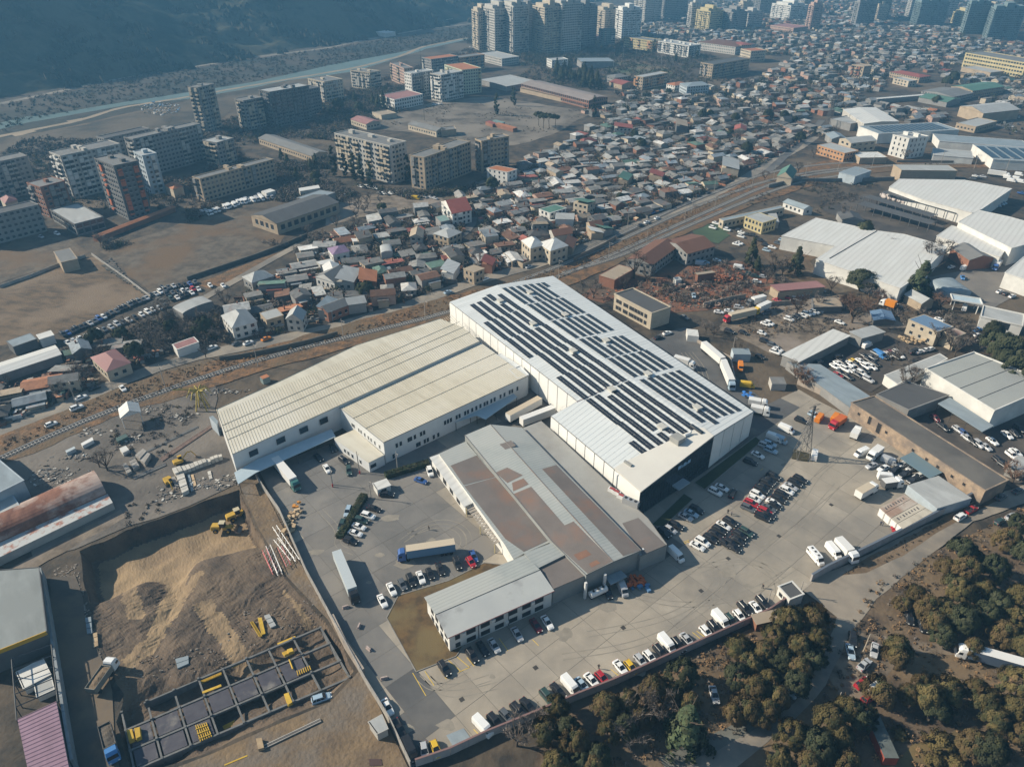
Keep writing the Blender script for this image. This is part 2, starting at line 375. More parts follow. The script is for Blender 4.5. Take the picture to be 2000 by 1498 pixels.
for i in range(-26,30):
    for j in range(-26,30):
        o = g0 + fd*(i*SL) + fn*(j*SL); g = .05
        c = o + fd*SL/2 + fn*SL/2
        if inside(c, hid_w): continue
        cell = [o + fd*g + fn*g, o + fd*(SL - g) + fn*g, o + fd*(SL - g) + fn*(SL - g), o + fd*g + fn*(SL - g)]
        p = clip(yp, [(q.x, q.y) for q in cell])
        if not p or parea(p) < 2: continue
        mb = MB(); dz = R.uniform(0,.012); mb.prism(p, ZY - .03, ZY + dz)
        mt = m_asph if inside(c, north_w) or inside(c, asp_w) else m_conc2 if inside(c, west_w) else m_conc
        mb.build('concrete_slab', mt, yard)
m_tyre = M('tyre_rubber_mark', (.2,.182,.152), (.275,.245,.2), sc=.3)
m_yel = plain('yellow_paint', (.62,.42,.06),.7)
def strip(name, pts, w, mat, parent, z):
    mb = MB()
    for i in range(len(pts) - 1):
        a, b = pts[i], pts[i + 1]; d = (b - a).normalized(); q = Vector((-d.y, d.x,0))*w/2
        mb.quad(*[(p.x, p.y, z) for p in (a - q, b - q, b + q, a + q)])
    return mb.build(name, mat, parent)
def arc(cx, cy, r, a0, a1, n=22): return [Vector((cx + r*math.cos(a0 + (a1 - a0)*k/n), cy + r*math.sin(a0 + (a1 - a0)*k/n),0)) for k in range(n + 1)]
def smooth(pts, it=4):
    for _ in range(it):
        q = [pts[0]]
        for a, b in zip(pts, pts[1:]): q += [a.lerp(b,.25), a.lerp(b,.75)]
        pts = q + [pts[-1]]
    return pts
tz = ZY + .02
for s in ('P 1100 1290 1230 1270 1320 1235 1400 1180 1440 1130 1430 1100', 'P 1150 1245 1290 1220 1370 1180 1410 1140 1400 1110', 'P 1240 1170 1330 1190 1420 1180 1500 1150 1560 1110', 'P 1300 1105 1400 1110 1470 1100 1530 1130',
          'P 820 1320 850 1350 900 1350 960 1330', 'P 830 1330 860 1362 910 1362 975 1345', 'P 815 1330 840 1352 880 1345 920 1325', 'P 1370 1120 1430 1095 1490 1105 1520 1150 1500 1190', 'P 800 1050 850 1030 890 1035 905 1060 880 1090',
          'P 790 1060 850 1020 900 1030 915 1062 895 1095', 'P 620 1000 660 1040 650 1070 690 1085', 'P 1345 690 1370 720 1380 760 1365 790', 'P 1330 690 1355 722 1366 760 1350 785', 'P 1480 1060 1560 1000 1600 930 1640 900', 'P 1490 1080 1580 1020 1640 950'):
    pp = smooth(TW(s))
    for off in (0,1.7):
        q = []
        for i, p in enumerate(pp):
            d = (pp[min(i + 1, len(pp) - 1)] - pp[max(i - 1,0)]).normalized(); q.append(p + Vector((-d.y, d.x,0))*off)
        strip('tyre_mark', q,.24, m_tyre, yard, tz + .002*off)
for a, b in (((806,1315), (832,1360)), ((830,1312), (848,1340)), ((856,1303), (872,1327)), ((872,1287), (900,1312)), ((888,1280), (918,1305)), ((912,1285), (926,1302)), ((918,1304), (895,1314)), ((1193,1308), (1213,1325)), ((1200,1302), (1218,1322)), ((1352,1236), (1372,1252)), ((1360,1233), (1380,1248)), ((925,1425), (938,1438)),
             ((975,1248), (992,1272)), ((1040,1250), (1052,1262)), ((1335,1060), (1345,1056)), ((1336,1063), (1346,1059)), ((1485,920), (1490,916)), ((1084,1350), (1092,1356)), ((1060,1362), (1068,1372))):
    strip('parking_line', [W(*a), W(*b)],.16, m_yel, yard, tz + .01)
m_iron = plain('cast_iron', (.05,.045,.04),.6)
for s in ('P 902 1367', 'P 1046 1305', 'P 1217 1227', 'P 1369 1155', 'P 1422 1092', 'P 1521 1048', 'P 1623 987'):
    p = TW(s)[0]; mb = MB(); mb.box((p.x, p.y, ZY), (1.1,1.1,.035),.6)
    mb.build('manhole_cover', m_iron, yard)
for _ in range(34):
    q = W(R.uniform(600,1600), R.uniform(900,1440)); r_ = R.uniform(.5,2.2)
    if not inside(q, yp) or inside(q, hid_w): continue
    mb = MB(); mb.prism([(q.x + r_*R.uniform(.6,1.2)*math.cos(k*.52)*1.4, q.y + r_*R.uniform(.6,1.2)*math.sin(k*.52)) for k in range(12)],0, tz - .004, sides=False); mb.build('oil_stain', m_tyre, yard)
# lawn and verges inside the compound
def bed(name, s, mat, label, cat):
    pts = TW(s); mb = MB(); mb.prism(pts,0, ZY + .06)
    o = mb.build(name, mat); o['kind'] = 'structure'
    kb = MB()
    for a, b in zip(pts, pts[1:] + pts[:1]):
        d = (b - a).normalized(); q = Vector((-d.y, d.x,0))*.12
        kb.prism([a - q, b - q, b + q, a + q],0, ZY + .16)
    kb.build('kerb', m_kerb, o); return o
m_kerb = M('kerb_stone', (.26,.245,.22), (.2,.19,.17), sc=.8)
bed('lawn', 'D2 1020 340 1110 165 1500 50 1780 -90 2050 -60 1560 640 1250 760', m_lawn, '', '')
m_verge = M('dark_green_grass', (.05,.062,.028), (.035,.045,.022), sc=.4)  # dark green base tone of the grass beds
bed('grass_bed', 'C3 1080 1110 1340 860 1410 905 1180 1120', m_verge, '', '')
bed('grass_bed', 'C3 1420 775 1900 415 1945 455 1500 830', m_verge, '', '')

# pit
ctl = [(200,1100,6), (300,1062,6), (400,1030,6), (480,1012,5.6), (230,1125,4.8), (330,1085,5), (430,1050,4.8), (490,1040,4.5), (185,1130,4.5), (340,1110,4.2), (330,1150,3.4), (320,1200,2.4), (300,1250,1.3), (250,1290,.5), (215,1200,.6),
       (260,1160,1.2), (285,1200,.5), (262,1182,.6), (272,1218,.6), (250,1200,.6), (295,1185,.8), (240,1240,.5), (300,1170,3.2), (380,1115,1.8), (420,1100,1.2), (480,1085,.8), (520,1110,.4), (400,1150,1.0), (460,1160,.6), (410,1200,1.4), (440,1250,1.6), (500,1150,.5), (560,1175,.4), (360,1200,.5), (350,1260,.4), (380,1300,.6), (280,1320,.5),
       (475,1200,2.2), (300,1345,3.2), (250,1400,3.2), (380,1345,3.4), (450,1320,3.4), (540,1275,3.2), (610,1240,3), (280,1450,3.4), (300,1480,3.2), (420,1400,3.4), (520,1350,3.4), (640,1290,3), (470,1240,1.0), (520,1225,.8), (660,1320,1.4), (600,1350,1.8), (500,1410,1.5), (400,1455,1.8), (540,1390,.4)]
cw = [(W(x, y), d) for x, y, d in ctl]
px_ = np.array([[p.x, p.y] for p, d in cw]); pd_ = np.array([d for p, d in cw])
pol = np.array([[p.x, p.y] for p in pit_w]); PX0, PY0 = pol.min(0) - 3; PX1, PY1 = pol.max(0) + 3
PGS = .7; PGX = np.arange(PX0, PX1, PGS); PGY = np.arange(PY0, PY1, PGS); X, Y = np.meshgrid(PGX, PGY)
D2 = (X[..., None] - px_[:,0]) ** 2 + (Y[..., None] - px_[:,1]) ** 2 + 9.0
wt = D2 ** -1.8; PDEP = (wt*pd_).sum(-1)/wt.sum(-1)
tq = np.clip((PDEP - 2.0)/1.4,0,1); PDEP = np.where(PDEP < 3.4, PDEP*.55*(1 - tq) + PDEP*tq, PDEP)
ed = np.full(X.shape,1e9); ins = np.zeros(X.shape, bool)
for i in range(len(pol)):
    a, b = pol[i - 1], pol[i]; ab = b - a; tt = np.clip(((X - a[0])*ab[0] + (Y - a[1])*ab[1])/(ab @ ab + 1e-9),0,1)
    ed = np.minimum(ed, np.hypot(X - a[0] - tt*ab[0], Y - a[1] - tt*ab[1]))
    cr = ((a[1] > Y) != (b[1] > Y)); xx = a[0] + (Y - a[1])/(b[1] - a[1] + 1e-12)*ab[0]; ins ^= cr & (X < xx)
PK = np.clip(ed/1.5,0,1)*ins
def pit_z(x, y):
    i = min(max(int((y - PY0)/PGS),0), len(PGY) - 1); j = min(max(int((x - PX0)/PGS),0), len(PGX) - 1); return float(-PDEP[i, j]*PK[i, j])
HAUL = np.full(X.shape,9.)
for s, w in (('P 345 1100 335 1150 322 1195 300 1240 265 1280 235 1300',2.6), ('P 240 1120 250 1160 262 1200',2.2), ('P 395 1180 425 1225 455 1265 475 1295',2.4), ('P 380 1120 350 1160 330 1200',1.6), ('P 560 1150 590 1190 600 1215',1.6)):
    q = smooth(TW(s),2)
    for a, b in zip(q, q[1:]): m_ = (a + b)/2; HAUL = np.minimum(HAUL, np.hypot(X - m_.x, Y - m_.y)/w)
mb = MB()
for i in range(len(PGY)):
    for j in range(len(PGX)):
        x, y = PGX[j], PGY[i]; v = Vector((x*.22, y*.22,0)); ph = .9 + 2.2*noise.noise(v*.14); rut = math.sin((x*math.cos(ph) + y*math.sin(ph))*1.9 + 2*noise.noise(v*.5))*max(0,.5 + noise.noise(v*.4 + Vector((9,0,0))))
        z = -PDEP[i, j]*PK[i, j] + PK[i, j]*((.42 if PDEP[i, j] < 3 else .16)*noise.fractal(v,1,2,4) + (.13*rut if PDEP[i, j] < 3 else 0)) - .06
        mb.v.append((x, y, z))
n = len(PGX)
for i in range(len(PGY) - 1):
    for j in range(n - 1):
        if ins[i, j] or ins[i + 1, j] or ins[i, j + 1] or ins[i + 1, j + 1] or ed[i, j] < 1.5:
            q = i*n + j; mb.f.append((q, q + 1, q + n + 1, q + n)); mb.m.append(1 if ed[i, j] < 2.4 else 0 if (PDEP[i, j] > 3.2 and PDEP[i, j]*PK[i, j] > 2.4 and PX((PGX[j], PGY[i],0))[1] < 1170) or HAUL[i, j] < 1 + .5*noise.noise(Vector((PGX[j]*.3, PGY[i]*.3,1))) else 1)
m_mound = M('dug_earth', (.115,.083,.058), (.066,.052,.041), sc=.3, lo=.4, hi=.6, c3=(.135,.098,.066), sc3=.07, bump=.35, bsc=2.2, detail=10, stretch=(1,.3,1,.9))
pit = mb.build('excavation_pit', [m_sand, m_mound], None, 'structure')

# railway
m_rail = plain('worn_steel', (.5,.48,.45),.35,.4); m_sleep = M('sleeper_concrete', (.4,.37,.32), (.3,.27,.23), sc=.5)
patch('railway_bank', 'P -60 878 0 852 150 792 250 752 330 727 500 684 640 644 800 600 880 578 1000 550 1100 520 1250 457 1330 417 1400 385 1470 347 1600 317 1760 300 2080 296 2080 330 1800 328 1640 347 1480 397 1400 432 1280 482 1180 530 1100 562 880 627 700 674 500 728 380 770 250 802 100 870 -60 935', m_rust,1.5,5)
def track(s, label):
    z = ZL[0] + .03
    pts = TW(s); sm = ribbon('ballast_bed', pts,4.2, m_ballast,.3)
    t = thing('railway_track', label, 'railway track', sm[len(sm) // 2], 'railway tracks')
    ln = [0]
    for a, b in zip(sm, sm[1:]): ln.append(ln[-1] + (b - a).length)
    zz = ZL[0] + .04
    sl = MB(); rails = [MB(), MB()]; d = 0; i = 0
    while d < ln[-1]:
        while ln[i + 1] < d: i += 1
        a, b = sm[i], sm[i + 1]; p = a.lerp(b, (d - ln[i])/(ln[i + 1] - ln[i])); e = (b - a).normalized()
        sl.box((p.x, p.y, zz - .03), (.34,2.7,.12), math.atan2(e.y, e.x), False); d += 1.15
    sl.build('sleeper', m_sleep, t, 'stuff')
    for sd, rb in zip((-.78,.78), rails):
        for a, b in zip(sm, sm[1:]):
            e = (b - a).normalized(); q = Vector((-e.y, e.x,0)); rb.prism([a + q*(sd - .09), b + q*(sd - .09), b + q*(sd + .09), a + q*(sd + .09)], zz + .09, zz + .26)
        rb.build('rail', m_rail, t)
track('P -60 925 8 893 150 828 240 788 362 750 500 704 672 660 830 625 877 610 1000 573 1092 542 1187 503 1335 435 1470 375 1500 360 1560 345 1640 334 1760 322 2080 318', 'long single railway track with pale sleepers running beside the white halls')
track('P 880 598 1000 555 1100 518 1180 485 1325 418 1470 362 1530 345 1600 334 1700 325', 'second railway track, the one nearer the settlement road, among dry grass')
track('P 1100 534 1188 512 1340 444 1480 384 1560 356 1640 344', 'third railway track, the lowest one beside the brown roofed workshop')
track('P 1140 492 1330 403 1470 347 1530 331 1620 320 1720 316', 'fourth railway track, highest of all and closest to the street wall')
# ------------------------------------------------------------- buildings: general makers
TO.update({'E1': (860,530), 'E2': (1060,660), 'E3': (1180,740), 'F1': (220,1210), 'F2': (420,1200)})
_T = T
def T(s):
    out = []; o = (0,0); q = []; k = 1.0
    for w in s.split():
        if w in TO: o = TO[w]; k = 6.24 if w[0] in 'EF' else 3.994; continue
        if w == 'P': o = (0,0); k = 1.0; continue
        q.append(float(w))
        if len(q) == 2: out.append((o[0] + q[0]/k, o[1] + q[1]/k)); q = []
    return out
m_glass = plain('window_glass', (.025,.032,.04),.12, spec=.6)
m_dark = plain('dark_opening', (.02,.02,.022),.8)
m_frame = plain('white_frame', (.6,.6,.58),.5)
def wallm(n, c, k=.72): return M(n, c, tuple(x*k for x in c), sc=.25, c3=tuple(x*.8 for x in c), sc3=.1, rough=.9, detail=8)
w_cream = wallm('cream_render', (.5,.43,.33)); w_pale = wallm('pale_panel', (.47,.45,.41)); w_grey = wallm('grey_panel', (.27,.265,.255)); w_tan = wallm('tan_render', (.4,.32,.23))
w_dark = wallm('dark_panel', (.15,.15,.15)); w_white = wallm('white_render', (.66,.65,.61),.85); w_pink = wallm('pink_render', (.45,.31,.25)); w_yel = wallm('yellow_render', (.52,.44,.24))
w_brick = wallm('red_brick', (.27,.13,.085)); w_stone = M('stone_blocks', (.36,.27,.19), (.25,.19,.14), sc=.6, c3=(.2,.16,.13), sc3=.15, detail=10, bump=.06, bsc=3); w_orange = wallm('orange_render', (.48,.27,.14))
w_green = wallm('green_render', (.5,.53,.4)); w_teal = wallm('teal_net', (.2,.26,.26)); w_blue = wallm('pale_blue_render', (.42,.48,.52))
def roofm(n, c, k=.72, rough=.7): return M(n, c, tuple(x*k for x in c), sc=.3, c3=tuple(x*.82 for x in c), sc3=.08, rough=rough, detail=9, stretch=(1,.3,1,.6))
r_grey = roofm('grey_felt', (.2,.198,.19)); r_dark = roofm('dark_felt', (.1,.1,.1)); r_lgrey = roofm('pale_sheet', (.4,.41,.4)); wdir = W(1850,482) - W(1594,426); r_white = M('white_sheet', (.61,.61,.58), (.54,.535,.5), sc=.3, c3=(.57,.56,.53), sc3=.06, rough=.6, stretch=(1,.12,1, math.atan2(wdir.y, wdir.x)), stripe=(math.atan2(wdir.y, wdir.x),2.6,.22)); r_red = roofm('red_sheet', (.29,.09,.07))
r_pink = roofm('faded_red_sheet', (.33,.17,.16)); r_brown = roofm('brown_sheet', (.17,.085,.055)); r_green = roofm('green_sheet', (.1,.2,.155)); r_blue = roofm('blue_sheet', (.15,.24,.36)); r_bgrey = roofm('blue_grey_sheet', (.26,.31,.34))
r_tan = roofm('tan_sheet', (.38,.31,.23)); r_purple = roofm('purple_sheet', (.26,.18,.28)); r_orange = roofm('orange_tile', (.42,.17,.08)); r_rust = M('rusted_sheet', (.25,.12,.08), (.12,.05,.035), sc=.35, c3=(.36,.28,.24), sc3=.13, detail=10, stretch=(1,.35,1,.45)); r_teal = roofm('teal_sheet', (.2,.3,.28))
def cent(c): return Vector((sum(p[0] for p in c)/len(c), sum(p[1] for p in c)/len(c),0))
def faces_cam(a, b, mid):
    d = Vector((b[0] - a[0], b[1] - a[1],0)); n = Vector((d.y, -d.x,0)); m = (Vector((a[0], a[1],0)) + Vector((b[0], b[1],0)))/2
    if (m - mid).dot(n) < 0: n = -n
    return n.dot(-m) > 0, n.normalized()
def obox(mb, o, e, n, x0, x1, d0, d1, z0, z1):    # box in the frame of a wall: e along it, n out of it
    mb.prism([o + e*x0 + n*d0, o + e*x1 + n*d0, o + e*x1 + n*d1, o + e*x0 + n*d1], z0, z1, bot=True)
def openings(root, cs, h, win):
    """windows (and balconies) on the walls that look towards the river terrace; each is a recessed pane with its frame"""
    st, bay, ww, wh, bal, wmat = win; mid = cent(cs); g = MB(); bl = MB(); wb = MB(); rr = random.Random(int(abs(cs[0][0]*7 + cs[0][1]*3)))
    for i in range(len(cs)):
        a, b = Vector((cs[i][0], cs[i][1],0)), Vector((cs[(i + 1) % len(cs)][0], cs[(i + 1) % len(cs)][1],0))
        ok, n = faces_cam(a, b, mid); L = (b - a).length
        if not ok or L < bay*.8: continue
        e = (b - a)/L; nb = max(1, int(L/bay)); off = (L - nb*bay)/2; ns = max(1, int(h/st + .2)); sh = h/ns
        cols = [rr.random() < bal for _ in range(nb)]
        for c in range(nb):
            for s in range(ns):
                x = off + (c + .5)*bay; z = s*sh + sh*.33
                if cols[c] and s > 0:
                    k = rr.random(); wd_ = bay*.84
                    obox(bl, a, e, n, x - wd_/2, x + wd_/2,0,1.15, s*sh - .1, s*sh + (.95 if k < .7 else sh*.86))
                    if k < .35: obox(g, a, e, n, x - wd_/2 + .1, x + wd_/2 - .1,.2,1.08, s*sh + .95, s*sh + sh*.8)
                    elif k < .7: obox(g, a, e, n, x - wd_*.4, x + wd_*.4,0,.05, s*sh + .05, s*sh + sh*.75)
                else:
                    w = ww*rr.uniform(.85,1.15); obox(g, a, e, n, x - w/2, x + w/2,0,.06, z, z + wh)
                    obox(wb, a, e, n, x - w/2 - .08, x + w/2 + .08,0,.12, z - .12, z - .002)
    if g.f: g.build('window', m_glass, root, 'stuff')
    if wb.f: wb.build('window_sill', m_frame, root, 'stuff')
    if bl.f: bl.build('balcony', wmat, root, 'stuff')
def gable_roof(mb, cs, h, rise, over, along=None):
    a, b, c, d = [Vector((p[0], p[1],0)) for p in cs]
    if along is None: along = 'AB' if (b - a).length > (c - b).length else 'BC'
    if along == 'BC': a, b, c, d = b, c, d, a
    e = (b - a).normalized(); f = (d - a).normalized()
    a, b, c, d = a - e*over - f*over, b + e*over - f*over, c + e*over + f*over, d - e*over + f*over
    m0, m1 = (a + d)/2, (b + c)/2; t = .18; Z = lambda p, z: (p.x, p.y, z)
    for (p, q, r, s) in ((a, b, m1, m0), (c, d, m0, m1)):
        mb.i = 0; mb.quad(Z(p, h), Z(q, h), Z(r, h + rise), Z(s, h + rise)); mb.quad(Z(p, h - t), Z(q, h - t), Z(q, h), Z(p, h))
    e2 = e*(over*.8)
    mb.i = 1; mb.quad(Z(a, h), Z(m0, h + rise), Z(d, h)); mb.quad(Z(b, h), Z(c, h), Z(m1, h + rise)); mb.i = 0
    for p, q in ((a, m0), (m0, d), (b, m1), (m1, c)):
        zp = h + (rise if p in (m0, m1) else 0); zq = h + (rise if q in (m0, m1) else 0); mb.quad(Z(p, zp - t), Z(q, zq - t), Z(q, zq + .01), Z(p, zp + .01))
def hip_roof(mb, cs, h, rise, over):
    a, b, c, d = [Vector((p[0], p[1],0)) for p in cs]
    if (b - a).length < (c - b).length: a, b, c, d = b, c, d, a
    e = (b - a).normalized(); f = (d - a).normalized(); w = (d - a).length/2
    a, b, c, d = a - e*over - f*over, b + e*over - f*over, c + e*over + f*over, d - e*over + f*over
    k = min(w, (b - a).length*.42); m0, m1 = (a + d)/2 + e*k, (b + c)/2 - e*k; Z = lambda p, z: (p.x, p.y, z)
    mb.quad(Z(a, h), Z(b, h), Z(m1, h + rise), Z(m0, h + rise)); mb.quad(Z(c, h), Z(d, h), Z(m0, h + rise), Z(m1, h + rise))
    mb.quad(Z(b, h), Z(c, h), Z(m1, h + rise)); mb.quad(Z(d, h), Z(a, h), Z(m0, h + rise))
    mb.quad(Z(d, h - .01), Z(c, h - .01), Z(b, h - .01), Z(a, h - .01))
def shed_roof(mb, cs, h, rise, over):             # high along AB
    a, b, c, d = [Vector((p[0], p[1],0)) for p in cs]; e = (b - a).normalized(); f = (d - a).normalized()
    a, b, c, d = a - e*over - f*over, b + e*over - f*over, c + e*over + f*over, d - e*over + f*over
    Z = lambda p, z: (p.x, p.y, z); t = .15
    mb.quad(Z(a, h + rise), Z(b, h + rise), Z(c, h), Z(d, h)); mb.quad(Z(d, h - t), Z(c, h - t), Z(b, h + rise - t), Z(a, h + rise - t))
    for p, q, zp, zq in ((a, b, h + rise, h + rise), (b, c, h + rise, h), (c, d, h, h), (d, a, h, h + rise)): mb.quad(Z(q, zq), Z(p, zp), Z(p, zp - t), Z(q, zq - t))
def flat_roof(root, cs, h, rm, wm, par=.5, junk=0):
    mb = MB(); mb.prism(cs, h - .02, h + .05, sides=False); r = mb.build('roof', rm, root)
    if par:
        pb = MB(); n = len(cs)
        for i in range(n):
            a, b = Vector((cs[i][0], cs[i][1],0)), Vector((cs[(i + 1) % n][0], cs[(i + 1) % n][1],0)); d = (b - a).normalized(); q = Vector((-d.y, d.x,0))*.2
            pb.prism([a - d*.2 - q, b + d*.2 - q, b + d*.2 + q, a - d*.2 + q], h - .1, h + par - .004*i)
        pb.build('parapet', wm, r)
    if junk:
        a, b, c, d = [Vector((p[0], p[1],0)) for p in cs[:4]]; jb = MB(); rr = random.Random(int(abs(a.x)))
        for k in range(junk):
            u = (k + .5)/junk; p = a.lerp(b, u).lerp(d.lerp(c, u), rr.uniform(.35,.65)); e = b - a
            jb.box((p.x, p.y, h + .04), (rr.uniform(2.5,5), rr.uniform(2,3.2), rr.uniform(1.4,2.6)), math.atan2(e.y, e.x))
        jb.build('stair_head', wm, r)
    return r
OCC = []
PANE = (3.0,3.3,1.5,1.5,0.0, None)
def bld(label, s, h, wm, rm, kind='flat', win=None, name='building', cat='building', lm=None, rise=2.0, over=.4, par=.5, junk=0, group=None, poly=False, walls=True, along=None):
    pts = T(s) if isinstance(s, str) else s
    if isinstance(h, tuple): h = hgt(*[T('P %g %g' % q)[0] for q in h])
    cs = [W(x, y, h) for x, y in pts] if poly or len(pts) > 3 else rect3(pts, h)
    c = cent(cs); root = thing(name, label, cat, c, group); OCC.append((c, max((Vector((q[0], q[1],0)) - c).length for q in cs)))
    if lm: LM.append((lm, PX((c.x, c.y, h))))
    if walls:
        mb = MB(); mb.prism(cs,0, h, top=True); mb.build('wall', wm, root)
    if kind == 'flat': flat_roof(root, cs, h, rm, wm, par, junk)
    else:
        mb = MB()
        if kind == 'gable': gable_roof(mb, cs, h, rise, over, along)
        elif kind == 'hip': hip_roof(mb, cs, h, rise, over)
        elif kind == 'shed': shed_roof(mb, cs, h, rise, over)
        elif kind == 'barrel':
            a, b, cc, d = [Vector((p[0], p[1],0)) for p in cs]; N = 14   # arch spans BC
            for k in range(N):
                t0, t1 = math.pi*k/N, math.pi*(k + 1)/N
                f = lambda p, q, t: tuple((p.lerp(q, (1 - math.cos(t))/2)) + Vector((0,0, h + rise*math.sin(t))))
                mb.i = 0; mb.quad(f(b, cc, t0), f(b, cc, t1), f(a, d, t1), f(a, d, t0))
                mb.i = 1; mb.quad(tuple((b + cc)/2 + Vector((0,0, h))), f(b, cc, t1), f(b, cc, t0)); mb.quad(tuple((a + d)/2 + Vector((0,0, h))), f(a, d, t0), f(a, d, t1))
        mb.build('roof', [rm, wm], root)
    if win: openings(root, cs, h, win)
    return root, cs, h

# ------------------------------------------------------------- white hall with the solar roof
RZ = 13.6; SLP = .1
r0, r1 = W(971,557, RZ), W(1394,852, RZ); re = (r1 - r0).normalized(); rp = Vector((-re.y, re.x,0))
if rp.x > 0: rp = -rp                             # rp points to the left slope
def onplane(px, py, side, lift=0.0):              # side +1 left slope, -1 right slope
    u = (px - 1000)/F; v = (py - 749)/F; d = Vector((u, CT - v*ST, -(ST + v*CT))); o = Vector((0,0, HC))
    q = rp*side; n = Vector((q.x*SLP, q.y*SLP,1)); t = (Vector((r0.x, r0.y, RZ + lift)) - o).dot(n)/d.dot(n); return o + d*t
def OP(s, side, lift=0.0): return [onplane(x, y, side, lift) for x, y in T(s)]
hallc = W(1150,730); hall = thing('solar_hall', 'long white warehouse hall with rows of dark solar panels and a glazed front', 'warehouse', (hallc.x, hallc.y,0))
LM.append(('solar hall', (1180,740)))
m_hw = M('white_cladding', (.74,.74,.71), (.68,.68,.65), sc=.15, rough=.5, rnd=.03); m_hr = M('white_roof_membrane', (.63,.65,.64), (.535,.555,.545), stretch=(1,.1,1, math.atan2(re.y, re.x)), sc=.35, c3=(.585,.61,.6), sc3=.03, rough=.55, detail=9)
m_bay = M('cream_roof_membrane', (.6,.58,.52), (.55,.53,.48), sc=.08, rough=.6); m_seam = plain('dark_seam', (.06,.062,.065),.6); m_curt = M('curtain_wall', (.018,.026,.036), (.03,.04,.05), sc=.4, rough=.1, spec=.6)
lefteave = OP('P 878 590 1128 784 1076 813 1200 917 1252 958',1); righteave = OP('P 1080 539 1472 804', -1)
r0l = onplane(971,557,1); r1l = onplane(1394,852,1)
mb = MB(); up = Vector((0,0,.0))
mb.quad(*[lefteave[0], lefteave[1], r1l + (r0l - r1l)*.35, r0l]); mb.quad(lefteave[1], lefteave[2], lefteave[3], r1l + (r0l - r1l)*.35); mb.quad(lefteave[3], lefteave[4], r1l, r1l + (r0l - r1l)*.35)
mb.quad(r0l, r1l, righteave[1], righteave[0])
hroof = mb.build('roof', m_hr, hall)
ring = [lefteave[0], lefteave[1], lefteave[2], lefteave[4], r1l, righteave[1], righteave[0], r0l]
mb = MB(); sm = MB()
hm = cent(ring)
for i in range(len(ring)):
    a, b = ring[i], ring[(i + 1) % len(ring)]; ins_ = lambda p: p + (hm - Vector((p.x, p.y,0))).normalized()*.15
    a2, b2 = ins_(a), ins_(b); mb.quad((a2.x, a2.y,0), (b2.x, b2.y,0), (b2.x, b2.y, b2.z - .05), (a2.x, a2.y, a2.z - .05))
mb.build('wall_core', m_seam, hall)
def panel_wall(root, a, b, n, z0, mat, name='wall_panel', gap=.16, th=.12, top=-.18):
    d = Vector((b.x - a.x, b.y - a.y,0)); L = d.length; e = d/L; q = Vector((e.y, -e.x,0))
    if ((a + b)/2 - wpos(root)).to_2d().dot(q.to_2d()) < 0: q = -q
    for k in range(n):
        x0, x1 = L*k/n + gap, L*(k + 1)/n - gap
        p0 = Vector((a.x, a.y,0)) + e*x0; p1 = Vector((a.x, a.y,0)) + e*x1; za = a.z + (b.z - a.z)*x0/L + top; zb = a.z + (b.z - a.z)*x1/L + top
        m = MB(); v = [(p0, z0), (p1, z0), (p1, zb), (p0, za)]; f = [tuple((p + q*th)[:2]) + (z,) for p, z in v]; bk = [tuple((p - q*.05)[:2]) + (z,) for p, z in v]
        m.quad(*f)
        for i in range(4): j = (i + 1) % 4; m.quad(f[j], f[i], bk[i], bk[j])
        m.build(name, mat, root)
panel_wall(hall, lefteave[0], lefteave[1],16,.6, m_hw); panel_wall(hall, lefteave[1], lefteave[2],3,.6, m_hw); panel_wall(hall, lefteave[2], lefteave[3],7,.6, m_hw)
panel_wall(hall, lefteave[3], lefteave[4],1,.4, m_hw)
fl, fr = lefteave[4], righteave[1]
panel_wall(hall, r1l, fr,4,.8, m_hw); panel_wall(hall, fr, righteave[0],24,.6, m_hw)
panel_wall(hall, righteave[0], r0l,6,.6, m_hw); panel_wall(hall, r0l, lefteave[0],5,.6, m_hw)
NG = 26                                           # glazed front: panes between mullions, three tiers
for k in range(NG):
    for t in range(3):
        m = MB(); z0 = .3 + t*4.0
        a = fl.lerp(r1l, (k + .04)/NG); b = fl.lerp(r1l, (k + .96)/NG); zt = min(z0 + 3.9, a.z - .35)
        e = (b - a).normalized(); q = Vector((e.y, -e.x,0)).normalized()
        if q.y > 0: q = -q
        f = [(p.x + q.x*.1, p.y + q.y*.1, z) for p, z in ((a, z0), (b, z0), (b, zt), (a, zt))]; m.quad(*f)
        m.build('glass_pane', m_curt, hall)
e = (r1l - fl).normalized(); q = Vector((e.y, -e.x,0)).normalized(); q = q if q.y < 0 else -q
mb = MB(); c = fl.lerp(r1l,.44); d = fl.lerp(r1l,.6); mb.prism([c + q*.15, d + q*.15, d + q*3, c + q*3],3.6,4.0, bot=True); mb.build('entrance_canopy', plain('canopy_grey', (.3,.34,.37),.4), hall)
mb = MB(); cc = fl.lerp(r1l,.5)
for k, w_ in ((0,1.6), (1.9,.5), (2.6,1.2), (4.0,.5), (4.7,1.4)):
    p = cc + e*k; mb.prism([p + q*.14, p + e*w_ + q*.14, p + e*w_ + q*.2, p + q*.2],9.0,10.3 - .4*(w_ < 1), bot=True)
mb.build('facade_lettering', plain('letter_blue', (.25,.4,.55),.5), hall)
bay = OP('E3 120 1085 240 1015 1000 655 1205 590',1,.35) ; bay2 = OP('E3 1340 690 450 1372',1,.35)
mb = MB(); pts = bay + bay2; mb.v = [tuple(p) for p in pts] + [(p.x, p.y, p.z - .4) for p in pts]; n = len(pts)
for t in tessellate_polygon([[Vector((p.x, p.y,0)) for p in pts]]): mb.f.append(tuple(t)); mb.m.append(0)
for i in range(n): j = (i + 1) % n; mb.f.append((i, j, n + j, n + i)); mb.m.append(0)
o = mb.build('front_bay_roof', m_bay, hall)
